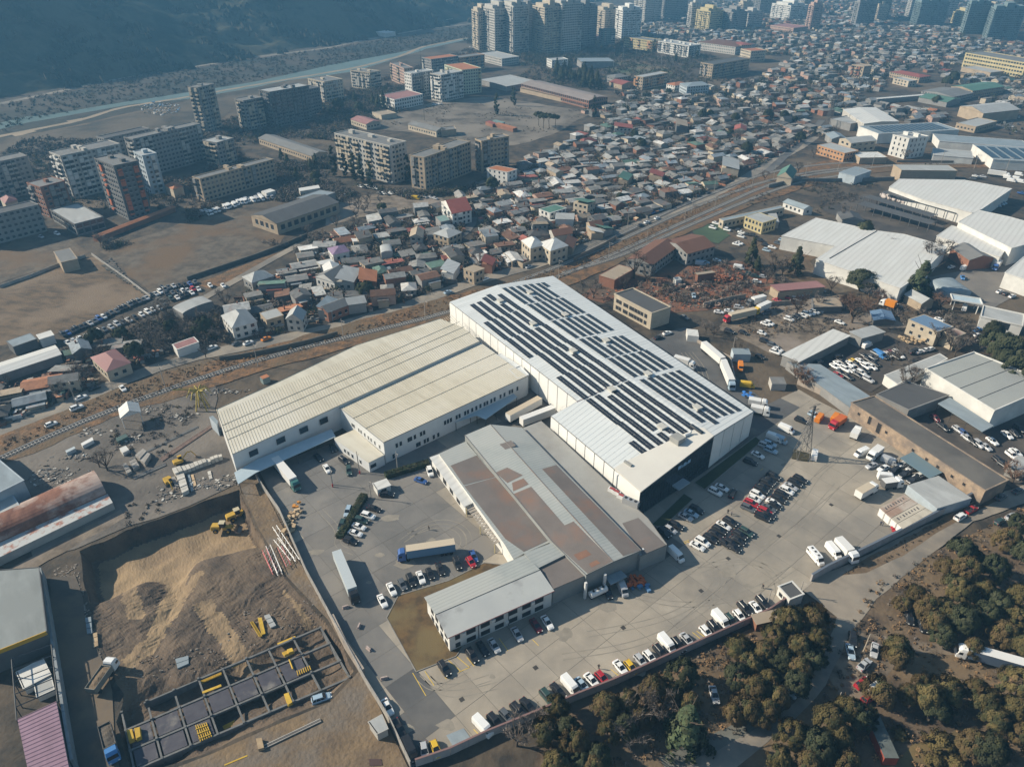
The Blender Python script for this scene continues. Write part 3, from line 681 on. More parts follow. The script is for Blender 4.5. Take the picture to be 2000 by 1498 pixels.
# edge trims and roof seams
def polyline_bar(name, pts, r, mat, parent):
    mb = MB()
    for a, b in zip(pts, pts[1:]): mb.bar(a, b, r)
    return mb.build(name, mat, parent)
polyline_bar('eave_trim', lefteave[:2],.12, m_seam, hroof); polyline_bar('eave_trim', lefteave[2:4],.12, m_seam, hroof); polyline_bar('eave_trim', [fl, r1l, fr],.12, m_seam, hroof)
polyline_bar('parapet_flashing', OP('E2 415 780 870 570 1000 495',1,.08),.1, plain('red_flashing', (.3,.06,.06)), hroof)
mb = MB()
for k in range(1,60):
    t = k/60; a = lefteave[0].lerp(lefteave[1], t) if t < .99 else lefteave[1]; b = r0l.lerp(r1l, t*.66); mb.bar(a + Vector((0,0,.02)), b + Vector((0,0,.02)),.03)
for k in range(0,24): a = lefteave[2].lerp(lefteave[4], k/24); b = r1l.lerp(r0l,.37*(1 - k/24)); mb.bar(a + Vector((0,0,.02)), b + Vector((0,0,.02)),.03)
for k in range(0,70): a = r0l.lerp(r1l, k/70); b = righteave[0].lerp(righteave[1], k/70); mb.bar(a + Vector((0,0,.02)), b + Vector((0,0,.02)),.03)
mb.build('sheet_seam', m_hr, hroof, 'stuff')
# solar panels: each strip is one array on the roof, each pane of it a part
m_pv = M('solar_cell', (.016,.019,.026), (.024,.028,.036), sc=.8, rough=.22, spec=.5, rnd=.2); m_alu = plain('aluminium', (.5,.5,.5),.4,.6)
strips = {1: '''E1 390 405 610 580 470 380 705 550 525 325 805 515 575 285 680 350 750 400 870 485 720 285 960 450
 560 625 800 815 645 590 890 780 730 560 975 745 815 525 1060 710 895 495 1110 640 980 460 1230 640
 835 830 1085 1030 930 790 1190 1005 1015 760 1280 960 1100 725 1360 925 1175 690 1450 890 1265 655 1540 850
 1220 1005 1510 1240 E2 50 160 360 385 140 125 450 345 230 90 310 150 380 200 530 305 320 50 630 265
 200 475 520 730 290 430 620 685 380 390 710 645 470 355 800 600 560 320 890 560 650 280 985 510
 560 750 920 1035 660 705 1030 985 810 700 1120 935 880 650 1210 890 930 575 1310 840 1020 535 1395 795
 945 1040 1340 1350 1045 990 1440 1300 1140 945 1350 1110 1230 900 1450 1055 1320 850 1730 1150 1410 805 1820 1095 1080 1260 1240 1400 1425 1160 1530 1250 1520 1110 1630 1190''',
 -1: '''E1 785 215 1050 390 860 200 1130 375 945 185 1060 260 1140 310 1220 355 1020 170 1300 345 1090 160 1370 330 1170 145 1440 310 1240 130 1310 185
 1080 405 1350 585 1150 390 1440 570 1240 375 1500 540 1320 350 1590 535 1400 335 1670 515 1470 330 1750 500
 1380 610 1680 810 1470 590 1770 790 1550 570 1840 770 1630 555 1920 750 1710 540 2000 735 1790 520 2080 710
 E2 460 15 800 240 550 0 880 215 620 -20 720 40 790 90 970 190 770 0 1050 170 850 -10 1140 150 940 -15 1210 130
 830 260 1130 465 910 235 1210 440 990 215 1310 415 1080 195 1390 390 1160 170 1480 365 1240 150 1550 345
 1210 510 1560 750 1300 490 1650 720 1380 465 1740 695 1470 440 1820 665 1550 415 1900 640 1630 395 1980 610
 E3 840 265 1210 525 920 240 1090 345 1160 400 1360 530 1000 215 1390 460 1090 185 1470 430 1170 160 1550 400 1250 135 1630 370'''}
SOLAR = []
PVM = {}
def snap(v, tol):
    ix = sorted(range(len(v)), key=lambda i: v[i]); out = [0]*len(v); g = []
    for i in ix + [None]:
        if g and (i is None or v[i] - v[g[-1]] > tol):
            m_ = sorted(v[k] for k in g)[len(g) // 2]
            for k in g: out[k] = m_
            g = []
        if i is not None: g.append(i)
    return out
for side, s in strips.items():
    q = T(s); E_ = [onplane(*p, side,.22) - r0 for p in q]; SA, SB = snap([p.dot(re) for p in E_[::2]],.45), snap([p.dot(re) for p in E_[1::2]],.45); DD = [(E_[i] + E_[i + 1]).dot(rp)/2 for i in range(0, len(q),2)]
    for i in range(0, len(q),2):
        a, b = [Vector((r0.x, r0.y, RZ + .22 - SLP*abs(DD[i // 2]))) + Vector((re.x, re.y,0)).normalized()*t + rp*DD[i // 2] for t in (SA[i // 2], SB[i // 2])]; e = re; L = (b - a).dot(e) + .55; ctr = (a + b)/2; n = max(2, round(L/1.72))
        nrm = Vector((rp.x*side*SLP, rp.y*side*SLP,1)).normalized(); x = e; y = nrm.cross(x)
        rot = Matrix((x, y, nrm)).transposed().to_4x4(); key = n
        root = thing('solar_array', None, 'solar panels', ctr, 'solar panel strips on the white hall roof'); root.rotation_euler = rot.to_euler()
        if key not in PVM:
            f = MB()
            for yy in (-1.0,0,1.0): f.prism([(-n*1.72/2, yy - .05), (n*1.72/2, yy - .05), (n*1.72/2, yy + .05), (-n*1.72/2, yy + .05)], -.14, -.03, bot=True)
            PVM[key] = f.mesh('mounting_rail', m_alu)
        if 'p' not in PVM:
            p = MB(); p.prism([(-.79, -1.1), (.79, -1.1), (.79, -.04), (-.79, -.04)], -.03,.02, bot=True); p.prism([(-.79,.04), (.79,.04), (.79,1.1), (-.79,1.1)], -.03,.02, bot=True); PVM['p'] = p.mesh('solar_panel', m_pv)
        f = bpy.data.objects.new('mounting_rail', PVM[key]); C.objects.link(f); f.parent = root
        for k in range(n):
            p = bpy.data.objects.new('solar_panel', PVM['p']); C.objects.link(p); p.parent = root; p.location = ((k - (n - 1)/2)*1.72,0,0)
        SOLAR.append((root, 'left' if side > 0 else 'right', q[i], n))
def vent(px, py, side, big=1.0, label=None, mat=None):
    p = onplane(px, py, side,.02); t = thing('roof_vent', label, 'roof vent', p, 'vents on the white hall roof'); t.rotation_euler = (0,0, math.atan2(re.y, re.x))
    b = MB(); b.box((0,0, -.1), (2.4*big,2.0*big,.9)); o_ = b.build('hood', mat or M('vent_cowl', (.5,.49,.44), (.4,.39,.36), sc=1), t, o=Vector((0,0,0)))
    b = MB(); b.prism([(-1.5*big, -1.2*big), (1.5*big, -1.2*big), (1.5*big,1.2*big), (-1.5*big,1.2*big)],.8,.95, bot=True); b.build('cap', MATS['vent_cowl'], t, o=Vector((0,0,0)))
    AUTO.append((t, 'beige box vent', (px, py), 'solar hall roof'))
for s, sd in (('E1 730 370 1130 650 1620 980 E2 840 640 1450 1095',1), ('E1 1090 270 1520 540 E2 770 45 1280 450 1880 860', -1)):
    for p in T(s): vent(*p, sd)
p = onplane(*T('E3 890 760')[0],1,.35); t = thing('roof_unit', 'big grey box shaped ventilation unit on the cream front roof strip', 'ventilation unit', p); t.rotation_euler = (0,0, math.atan2(re.y, re.x) + .1)
b = MB(); b.box((0,0,0), (3.6,3.4,1.9)); b.build('casing', M('unit_grey', (.3,.3,.28), (.26,.26,.25), sc=.6), t, o=Vector((0,0,0))); b = MB(); b.bar((-2.9,0,.8), (-1.8,0,.9),.75,10); b.build('duct', m_alu, t, o=Vector((0,0,0)))
p = onplane(*T('E3 1020 690')[0],1,.35); t = thing('roof_duct', 'white elbow duct on the cream roof strip beside the grey unit', 'duct', p)
b = MB(); b.bar((-1.2, -.6,.4), (.8,.5,.5),.5,8); b.bar((.8,.5,.5), (1.0,.6,1.5),.35,8); b.build('pipe', m_frame, t, o=Vector((0,0,0)))
p = onplane(*T('E3 1125 615')[0],1,.4); t = thing('roof_skylight', 'long dark slot skylight at the top of the cream roof strip', 'skylight', p); t.rotation_euler = (0,0, math.atan2(e.y, e.x))
b = MB(); b.box((0,0,0), (5,.9,.6)); b.build('glazing', m_curt, t, o=Vector((0,0,0))); b = MB(); b.box((0,0, -.1), (5.3,1.2,.3)); b.build('kerb', m_seam, t, o=Vector((0,0,0)))
p = onplane(*T('E3 290 1040')[0],1,.3); t = thing('roof_hatch', 'small grey hatch at the left end of the cream roof strip', 'roof hatch', p); t.rotation_euler = (0,0, -.9)
b = MB(); b.box((0,0,0), (3,.8,.7)); b.build('cover', MATS['unit_grey'], t, o=Vector((0,0,0)))
# ducts and units at the hall's corner
for k, (x, y) in enumerate(T('C3 815 790 840 800')):
    q = W(x, y,5); t = thing('exhaust_pipe', ('left' if k == 0 else 'right') + ' one of two white vertical pipes at the hall corner', 'pipe', (q.x, q.y,0), 'pipes at the hall corner')
    b = MB(); b.bar((0,0,.3), (0,0,9.2),.35,8); b.build('pipe', m_frame, t, o=Vector((0,0,0))); b = MB(); b.bar((0,0,9.2), (.5, -.3,9.8),.4,8); b.build('cowl', m_frame, t, o=Vector((0,0,0)))

# ------------------------------------------------------------- cream halls
cdir = W(937,667) - W(454,888); m_cr = M('cream_roof', (.57,.535,.435), (.45,.415,.33), stretch=(1,.1,1, math.atan2(cdir.y, cdir.x)), sc=.3, c3=(.585,.56,.485), sc3=.02, rough=.6, detail=9); m_rib = M('roof_rib_cream', (.42,.38,.29), (.5,.45,.35), sc=.3); m_cw = M('white_wall_sheet', (.62,.63,.62), (.56,.57,.57), sc=.3, rough=.5)
c1 = thing('cream_hall', 'long low cream roofed hall beside the railway with white walls', 'warehouse', W(640,760)); LM.append(('long cream hall', (640,740)))
H1, H2 = 9.6,8.8
p1 = TW('P 423 800 540 748 695 675 860 623 905 640 937 667 660 794 454 888', H1); mb = MB(); mb.prism(p1,0, H1 - .1); mb.build('wall', m_cw, c1); mb = MB(); mb.prism(p1, H1 - .08, H1 + .06); cr1 = mb.build('roof', m_cr, c1)
c2 = thing('cream_hall', 'shorter ribbed cream hall in front with a row of small windows and a blue canopy', 'warehouse', W(840,790)); LM.append(('front cream hall', (840,760)))
p2 = rect3([(661,795), (749,865), (1030,735)], H2); p2 = [W(661,795, H2), W(749,865, H2), W(1030,735, H2), W(938,669, H2)]
mb = MB(); mb.prism(p2,0, H2 - .1); mb.build('wall', m_cw, c2); mb = MB(); mb.prism(p2, H2 - .08, H2 + .06); cr2 = mb.build('roof', m_cr, c2)
def ribs(root, a0, a1, b0, b1, step, z, r=.05, s0=0., s1=1.):
    n = int((a1 - a0).length/step); mb = MB(); up = Vector((0,0, z))
    for k in range(1, n):
        t = k/n; p, q = a0.lerp(a1, t), b0.lerp(b1, t); p, q = p.lerp(q, s0), p.lerp(q, s1); d = (q - p).normalized(); w = Vector((-d.y, d.x,0))*r
        mb.prism([p - w, q - w, q + w, p + w], z, z + .09)
    mb.build('roof_rib', m_rib, root, 'stuff')
ribs(cr2, p2[0], p2[3], p2[1], p2[2],.95, H2 + .06,.07)
A0, A1 = W(454,888, H1), W(937,667, H1); B0, B1 = W(423,800, H1), W(880,610, H1)
ribs(cr1, A0, A1, A0.lerp(B0,.92), A1.lerp(B1,.92),1.0, H1 + .06,.06)
for (root, z, pts) in ((cr1, H1, ((.0,.0), (.3,.3), (.47,.49), (.62,.66))), (cr2, H2, ())):
    for f0, f1 in pts: mb = MB(); mb.bar(A0.lerp(B0, f0) + Vector((0,0,.12)), A1.lerp(B1, f1) + Vector((0,0,.12)),.11); mb.build('gutter', m_rib, root)
for f in (.34,.62): mb = MB(); mb.bar(p2[0].lerp(p2[1], f) + Vector((0,0,.12)), p2[3].lerp(p2[2], f) + Vector((0,0,.12)),.1); mb.build('gutter', m_rib, cr2)
for rt, pp in ((cr2, [p2[3], p2[0], p2[1], p2[2]]), (cr1, [p1[-1], p1[-2]]), (cr1, [p1[-1], p1[0], p1[1], p1[2], p1[3]])): polyline_bar('eave_trim', [p + Vector((0,0,.1)) for p in pp],.13, MATS['roof_rib_cream'] if rt is cr1 else plain('trim_grey', (.12,.12,.115)), rt)
def wall_windows(root, a, b, spec, name='window', mat=m_glass, fmat=m_frame, th=.08):
    """spec: (fraction along, width, z0, z1) – every window its own frame and pane"""
    a, b = Vector((a.x, a.y,0)), Vector((b.x, b.y,0)); L = (b - a).length; e = (b - a)/L; q = Vector((e.y, -e.x,0))
    if ((a + b)/2 - wpos(root)).dot(q) < 0: q = -q
    for f, w, z0, z1 in spec:
        m = MB(); obox(m, a, e, q, f*L - w/2 - .12, f*L + w/2 + .12,0, th, z0 - .12, z1 + .12); fr_ = m.build(name, fmat, root)
        m = MB(); obox(m, a, e, q, f*L - w/2, f*L + w/2,.02, th + .03, z0, z1); m.build('pane', mat, fr_)
_a, _b = p1[-1], W(661,795, H1)
wall_windows(c1, _a, _b, [(.17,2.8,5.8,7.8), (.42,2.9,5.8,7.8), (.64,2.9,5.8,7.8), (.84,2.9,5.8,7.8)], fmat=m_seam)
wall_windows(c2, p2[1], p2[2], [(f,.9,4.6,6.3) for f in (.075,.1,.15,.165,.19,.23,.25,.39,.41,.43,.47,.49,.53,.55,.58,.61,.64,.67,.69,.72,.745,.79,.82,.86,.88,.92)] + [(f,.9,.9,2.6) for f in (.05,.2,.215,.25,.27,.31,.34)])
wall_windows(c2, p2[0], p2[1], [(f,.7,5,6.4) for f in (.3,.34,.45,.5,.58,.66,.72,.8,.9)])
m_can = M('blue_canopy_sheet', (.42,.5,.54), (.37,.45,.49), sc=.3, rough=.4)
def canopy(label, s, z, mat, posts=5, root=None, name='canopy', th=.2):
    pts = TW(s, z); c_ = cent(pts); r_ = root or thing(name, label, 'canopy', c_)
    mb = MB(); mb.prism(pts, z - th, z, bot=True); rf = mb.build('canopy_roof' if root else 'roof', mat, r_)
    pb = MB(); n = len(pts)
    for i in range(n):
        a, b = pts[i], pts[(i + 1) % n]; k = max(1, int((b - a).length/6))
        for t in range(k): p = a.lerp(b, t/k); p = p + (c_ + Vector((0,0, z)) - p)*.03; pb.bar((p.x, p.y,0), (p.x, p.y, z - th),.12)
    if posts: pb.build('canopy_posts' if root else 'posts', m_seam, r_, 'stuff')
    return r_
canopy(None, 'C2 -170 690 0 590 590 350 620 410 0 690 -140 780',4.2, m_can, root=c1); canopy(None, 'C2 1550 300 1990 60 2040 100 1790 275 1720 245',4.0, m_can, root=c2, posts=3)
bx = TW('C2 610 425 770 355 1000 555 880 615',4.2); ax = thing('annex_block', 'low cream roofed annex at the corner of the front cream hall', 'annex', cent(bx)); mb = MB(); mb.prism(bx,0,4.15); mb.build('wall', m_cw, ax); mb = MB(); mb.prism(bx,4.16,4.32); mb.build('roof', m_cr, ax)
wall_windows(ax, bx[3], bx[2], [(.25,2.2,1.6,3)]); wall_windows(ax, bx[0], bx[3], [(f,.9,1.4,2.8) for f in (.3,.4,.52,.75)])
bld('small flat white link block between the front cream hall and solar hall', 'E1 840 1205 975 1155 1075 1265 940 1310',8.6, m_cw, m_hr, name='link_block', par=.3)
bld('white flat roofed link between the cream hall and the solar hall wall', 'E1 620 1045 740 1005 960 1150 830 1200',8.2, m_cw, m_hr, name='link_block', par=.15)
# ------------------------------------------------------------- grey patched workshop block and the white office
r_cg = M('pale_grey_sheet', (.33,.35,.335), (.285,.305,.295), sc=.15, c3=(.36,.37,.35), sc3=.05, rough=.6, detail=9, stripe=(math.atan2(re.y, re.x) ,1.1,.25)); r_cb = M('brown_grey_sheet', (.17,.148,.135), (.135,.118,.108), sc=.12, c3=(.2,.13,.1), sc3=.07, lo3=.52, hi3=.66, rough=.75, detail=9)
w_shop = wallm('workshop_grey', (.27,.28,.27),.85)
shop = thing('workshop', 'long grey workshop with patchwork brown and pale roof sheets below the solar hall', 'workshop', W(1090,1000)); LM.append(('patchwork roof workshop', (1090,1000)))
def ridge_plane(a, b, z, slope):
    a, b = W(*a, z), W(*b, z); e = (b - a).normalized(); p = Vector((-e.y, e.x,0)); p = -p if p.x > 0 else p
    def f(px, py, side, lift=0.0):
        u = (px - 1000)/F; v = (py - 749)/F; d = Vector((u, CT - v*ST, -(ST + v*CT))); o = Vector((0,0, HC)); q = p*side
        n = Vector((q.x*slope, q.y*slope,1)); return o + d*((a + Vector((0,0, lift)) - o).dot(n)/d.dot(n))
    return f
gp = ridge_plane((958,829), (1198,1097),8.0,.12)
def sheetp(name, pts, mat, parent, th=.08):
    mb = MB(); n = len(pts); mb.v = [tuple(p) for p in pts] + [(p[0], p[1], p[2] - th) for p in pts]
    for t in tessellate_polygon([[Vector((p[0], p[1],0)) for p in pts]]): mb.f.append(tuple(t)); mb.m.append(0)
    for i in range(n): j = (i + 1) % n; mb.f.append((i, j, n + j, n + i)); mb.m.append(0)
    return mb.build(name, mat, parent)
def GP(s, side, lift=0.): return [gp(x, y, side, lift) for x, y in T(s)]
ring = GP('P 958 829 908 850 1078 1057 1145 1123',1) + [gp(1198,1097,1)] + GP('P 1253 1075 1020 835', -1)
mb = MB()
for i in range(len(ring)): a, b = ring[i], ring[(i + 1) % len(ring)]; mb.quad((a.x, a.y,0), (b.x, b.y,0), (b.x, b.y, b.z - .06), (a.x, a.y, a.z - .06))
mb.build('wall', w_shop, shop)
sheetp('roof_slope', GP('P 958 829 908 850 1078 1057 1145 1123 1198 1097',1), r_cg, shop); sheetp('roof_slope', GP('P 958 829 1198 1097 1253 1075 1020 835', -1), r_cg, shop)
for s, sd in (('C2 1870 690 1960 650 2080 710 1960 770',1), ('C3 0 770 90 735 130 780 10 835',1), ('C3 15 855 150 800 410 1100 480 1070 785 1380 590 1478 305 1215',1), ('C2 1900 470 1990 440 2030 480 1945 510',1), ('C3 235 662 345 630 1003 1295 868 1340', -1)):
    sheetp('roof_sheet', GP(s, sd,.05), r_cb, shop,.04)
for s in ('C3 480 1330 580 1290 620 1330 520 1375', 'C3 600 1400 660 1370 690 1395 620 1430'): sheetp('rust_patch', GP(s,1,.07), M('rusty_brown', (.22,.12,.08), (.17,.1,.075), sc=.3), shop,.02)
polyline_bar('ridge_cap', [gp(958,829,1,.06), gp(1198,1097,1,.06)],.14, r_cb, shop); polyline_bar('eave_gutter', GP('P 908 850 1078 1057 1145 1123',1,.05),.16, m_seam, shop); polyline_bar('eave_gutter', GP('P 1253 1075 1020 835', -1,.05),.12, m_seam, shop)
polyline_bar('verge_trim', [gp(1145,1123,1,.06), gp(1198,1097,1,.06), gp(1253,1075, -1,.06)],.12, m_seam, shop)
lo = thing('workshop_wing', 'low brown sheeted wing along the west side of the patchwork workshop', 'workshop wing', W(950,960,0)); hl = 5.2
pl_ = TW('P 857 886 909 862 1078 1057 1024 1080 1003 1092 985 1062', hl); mb = MB(); mb.prism(pl_,0, hl - .1); mb.build('wall', w_white, lo)
sheetp('roof', [Vector((p.x, p.y, hl)) for p in pl_], r_cg, lo)
for s in ('P 880 909 931 889 967 931 906 947', 'P 907 949 968 932 1071 1055 1023 1077 987 1052'): sheetp('roof_sheet', TW(s, hl + .06), r_cb, lo,.04)
canopy(None, 'C2 1355 572 1428 545 1708 918 1622 958',4.4, r_white, root=lo, posts=0); wq = TW('C2 1370 580 1420 562 1690 910 1632 940',4.2); mb = MB(); mb.prism(wq,0,4.15); fr_ = mb.build('lean_to_wall', w_white, lo)
wall_windows(lo, wq[3], wq[0], [(f,2.2,1.0,3.2) for f in (.2,.4,.6,.8)], mat=m_dark, fmat=m_seam)
pq = TW('C2 1642 968 1722 932 1948 1215 1862 1252',3.6); pg = thing('slatted_canopy', 'slatted timber canopy on posts at the end of the white lean-to', 'canopy', cent(pq))
for k in range(13):
    a, b = pq[0].lerp(pq[3], (k + .1)/13), pq[1].lerp(pq[2], (k + .1)/13); c, d = pq[0].lerp(pq[3], (k + .82)/13), pq[1].lerp(pq[2], (k + .82)/13); mb = MB(); mb.prism([a, b, d, c],3.5,3.62, bot=True); mb.build('slat', M('grey_timber', (.36,.32,.27), (.28,.25,.21), sc=.7, rnd=.15), pg)
for p in (pq[0], pq[3], pq[0].lerp(pq[3],.5)): mb = MB(); mb.bar((p.x, p.y,0), (p.x, p.y,3.5),.14); mb.build('post', w_yel, pg)
an = thing('workshop_annex', 'flat roofed annex between the patchwork workshop and the solar hall', 'workshop annex', W(1160,960)); ha = 6.0
pa = TW('P 1016 838 1057 822 1075 838 1195 950 1265 1012 1303 1064 1251 1086', ha); mb = MB(); mb.prism(pa,0, ha - .05); mb.build('wall', w_shop, an); sheetp('roof', [Vector((p.x, p.y, ha)) for p in pa], M('annex_grey_roof', (.3,.29,.265), (.26,.252,.232), sc=.1, c3=(.32,.32,.3), sc3=.06, detail=9), an)
sheetp('roof_sheet', TW('C3 860 1085 985 1042 1205 1258 1020 1335', ha + .06), r_cb, an,.04); polyline_bar('eave_trim', [Vector((p.x, p.y, ha + .03)) for p in pa[2:]],.12, m_seam, an)
for lab, s, h, mt in (('small square block with pale roof between the office and patchwork workshop', 'P 1024 1080 1086 1057 1106 1083 1049 1111',6.4, r_cg), ('brown roofed block joining the white office to the patchwork workshop', 'P 1050 1111 1106 1084 1144 1124 1080 1151',6.0, r_cb)):
    rt, cs, _ = bld(lab, s, h, w_shop, mt, name='link_block', par=0); polyline_bar('eave_trim', [Vector((p.x, p.y, h + .06)) for p in cs[1:3] + cs[3:]],.1, m_seam, rt)
# front wall columns
for k, s in enumerate(('D3 567 185', 'D3 715 120', 'C3 1005 1410')):
    p = W(*T(s)[0]); t = thing('column', ('leftmost', 'middle', 'rightmost')[k] + ' white column standing before the grey workshop front wall', 'column', p, 'white columns of the workshop front'); b = MB(); b.box((0,0,0), (.6,.6,6.2),.5); b.build('shaft', m_frame, t, o=Vector((0,0,0)))
# office
oc = rect3([(833,1167), (877,1242), (1078,1153)],6.0); oc = [W(833,1167,6), W(877,1242,6), W(1078,1153,6), W(1026,1086,6)]
off = thing('office_block', 'two storey white office with grey sheet roof beside the brown lawn', 'office', cent(oc)); LM.append(('white office', (950,1180)))
mb = MB(); mb.prism(oc,0,5.9); mb.build('wall', w_white, off); mid0, mid1 = (oc[0] + oc[1])/2, (oc[2] + oc[3])/2
up = Vector((0,0,.9)); eo = (oc[2] - oc[1]).normalized()*.5; no = (oc[0] - oc[1]).normalized()*.5
orf = sheetp('roof', [oc[0] + no - eo, mid0 + up - eo, mid1 + up + eo, oc[3] + no + eo], r_cg, off); sheetp('roof', [mid0 + up - eo, oc[1] - no - eo, oc[2] - no + eo, mid1 + up + eo], M('office_grey_sheet', (.43,.44,.42), (.38,.39,.38), sc=.1, c3=(.27,.27,.26), sc3=.12, lo3=.55, hi3=.68, rough=.6, detail=9), off)
for a, b in ((0,1), (2,3)):
    m_ = (oc[a] + oc[b])/2; mb = MB(); mb.quad(tuple(oc[a]), tuple(oc[b]), tuple(m_ + up)); mb.build('gable_wall', w_white, off)
polyline_bar('eave_gutter', [oc[1] - no - eo, oc[2] - no + eo],.12, plain('red_gutter', (.28,.06,.05)), off); polyline_bar('ridge_cap', [mid0 + up - eo + Vector((0,0,.03)), mid1 + up + eo + Vector((0,0,.03))],.1, m_seam, off)
wall_windows(off, oc[1], oc[2], [(f, w, z, z + 1.3) for z in (.9,3.7) for f, w in ((.075,1.1), (.2,2.3), (.335,2.3), (.47,2.3), (.605,2.3), (.74,2.3), (.87,2.3))], mat=m_dark, fmat=m_seam); wall_windows(off, oc[0], oc[1], [(f,1.3, z, z + 1.4) for z in (.8,3.6) for f in (.25,.45,.66,.86)], mat=m_dark, fmat=m_seam)
for f, z in ((.13,4.4), (.41,4.5), (.54,1.6), (.8,4.4)):
    a, b = oc[1], oc[2]; e_ = (b - a).normalized(); q_ = Vector((e_.y, -e_.x,0)); q_ = q_ if q_.y < 0 else -q_; m = MB(); obox(m, Vector((a.x, a.y,0)), e_, q_, f*(b - a).length - .5, f*(b - a).length + .5,0,.45, z, z + .7); m.build('air_conditioner', m_frame, off)
for f in (.27,.56): p = oc[1].lerp(oc[2], f) - no*.2; mb = MB(); mb.bar((p.x, p.y,.1), (p.x, p.y,5.9),.09); mb.build('downpipe', m_seam, off)

# ------------------------------------------------------------- apartment blocks and mid-distance buildings
def AP(bal, mat, st=3.0, bay=3.2): return (st, bay,1.7,1.55, bal, mat)
B_ = bld
AB, AN = 'apartment block', 'apartment_block'
B_('tall slim tower with a sunlit cream end wall standing near the river', 'P 366 170 387 172 418 165', ((387,172), (401,262)), w_grey, r_grey, win=AP(.45, w_cream), name='apartment_tower', cat='tower block', lm='slim cream tower', junk=1)
B_('long nine storey slab behind the white balconied block', 'A1 965 1076 1037 1090 1590 975',27, w_grey, r_grey, win=AP(.4, w_pale), name=AN, cat=AB, lm='long grey slab', junk=4)
B_('white slab with rows of pale balconies at far left', 'A1 385 1190 470 1222 900 1115',28, w_pale, r_grey, win=AP(.7, w_white), name=AN, cat=AB, lm='white balconied slab', junk=3)
B_('grey tower with orange red balconies and dark side', 'A1 735 1238 885 1300 1068 1255',33, w_dark, r_grey, win=AP(.5, wallm('red_balcony', (.48,.15,.07))), name='apartment_tower', cat='tower block', lm='orange balconied tower', junk=2)
B_('pale tower half hidden behind the orange balconied tower', 'A1 1040 1185 1110 1220 1212 1195',26, w_blue, r_lgrey, win=AP(.3, w_white), name=AN, cat=AB, junk=1)
B_('square five storey block with cream balconied end', 'A1 1580 1098 1690 1118 1805 1078',19, w_grey, r_lgrey, win=AP(.7, w_cream), name=AN, cat=AB, lm='square cream block', junk=1)
B_('long low five storey block with a sunlit cream end', 'A1 1500 1384 1560 1400 2165 1255',15, w_tan, r_grey, win=AP(.35, w_grey), name=AN, cat=AB, lm='long low tan block', junk=3)
B_('dark slab cut off by the left edge of the picture', 'P -75 322 -60 329 44 302',24, w_grey, r_grey, win=AP(.5, w_pale), name=AN, cat=AB, junk=2)
B_('half built tower with bare concrete frame left of the orange balconied tower', 'P 52 358 78 367 120 352',19, w_brick, r_grey, win=AP(.6, w_grey), name='unfinished_tower', cat='building', lm='half built tower', junk=1)
B_('long grey four storey block at the left edge beyond the scrub lot', 'P -75 424 -60 432 80 403',16, w_grey, r_dark, win=AP(.3, w_pale), name=AN, cat=AB, lm='left edge grey block')
B_('grey cube block partly behind the long grey slab', 'P 188 268 203 272 282 250',24, w_grey, r_dark, win=AP(.3, w_grey), name=AN, cat=AB)
B_('wide dark slab with a pale sunlit end near the river', 'P 505 176 526 181 594 166', ((526,181), (533,250)), w_dark, r_lgrey, win=AP(.5, w_dark), name=AN, cat=AB, lm='wide dark slab', junk=3)
B_('darker block adjoining the right of the wide dark slab', 'P 582 172 600 176 618 170',24, w_dark, r_dark, win=AP(.4, w_grey), name=AN, cat=AB)
B_('narrow block with cream end standing left of the wide dark slab', 'P 458 194 475 198 506 190',25, w_grey, r_grey, win=AP(.6, w_cream), name=AN, cat=AB, junk=1)
B_('cream balconied block behind the dark pines', 'P 601 154 633 161 664 154',20, w_cream, r_grey, win=AP(.6, w_pale), name=AN, cat=AB, lm='cream balconied block', junk=1)
B_('balconied block nearest the green river water', 'P 684 138 722 143 742 139',18, w_cream, r_grey, win=AP(.7, w_pale), name=AN, cat=AB, junk=2)
B_('pink tan block left of the tall white blocks', 'P 762 124 789 135 802 131',19, w_pink, r_grey, win=AP(.3, w_tan), name=AN, cat=AB, junk=1)
B_('tall blank white block left in the cluster by the waste ground', 'P 789 142 803 145 836 136',25, w_white, r_lgrey, win=AP(.2, w_grey), name=AN, cat=AB, lm='blank white block', junk=1)
B_('white balconied block in the middle of the cluster by the waste ground', 'P 840 144 861 148 892 138',26, w_pale, r_lgrey, win=AP(.75, w_white), name=AN, cat=AB, junk=2)
B_('yellow block with an orange tiled roof above the waste ground', 'P 868 127 902 138 934 132',25, w_green, r_orange, win=AP(.15, w_yel), name=AN, cat=AB, lm='yellow orange roofed block', junk=0)
B_('grey slab with a white end behind the blank white block', 'P 824 113 842 117 884 108',19, w_grey, r_orange, win=AP(.4, w_pale), name=AN, cat=AB)
B_('long dark slab with an orange end wall behind the yellow block', 'P 883 111 898 114 934 105',17, w_orange, r_grey, win=AP(.3, w_grey), name=AN, cat=AB)
B_('white three storey school with a pinkish roof beside the pines', 'P 742 187 770 196 802 178',10, w_white, r_pink, win=AP(0, w_white), name='school', cat='school', lm='white school')
B_('broad nine storey slab with mottled white sunlit front facing left', 'P 653 261 761 286 792 277', ((761,286), (766,360)), w_pale, r_grey, win=AP(.55, w_cream), name=AN, cat=AB, lm='broad mottled slab', junk=3)
B_('long beige slab with a sunlit end beside the cypresses', 'P 800 304 828 309 928 279', ((828,309), (831,372)), w_tan, r_grey, win=AP(.4, w_grey), name=AN, cat=AB, lm='long beige slab', junk=4)
B_('right hand wing continuing the long beige slab', 'P 928 272 940 277 984 263',23, w_tan, r_grey, win=AP(.5, w_grey), name=AN, cat=AB, junk=2)
B_('long low grey roofed factory shed left of the mottled slab', 'P 505 270 608 305 637 297',5, w_tan, r_grey, 'gable', win=PANE, name='factory_shed', cat='shed', lm='long grey factory shed')
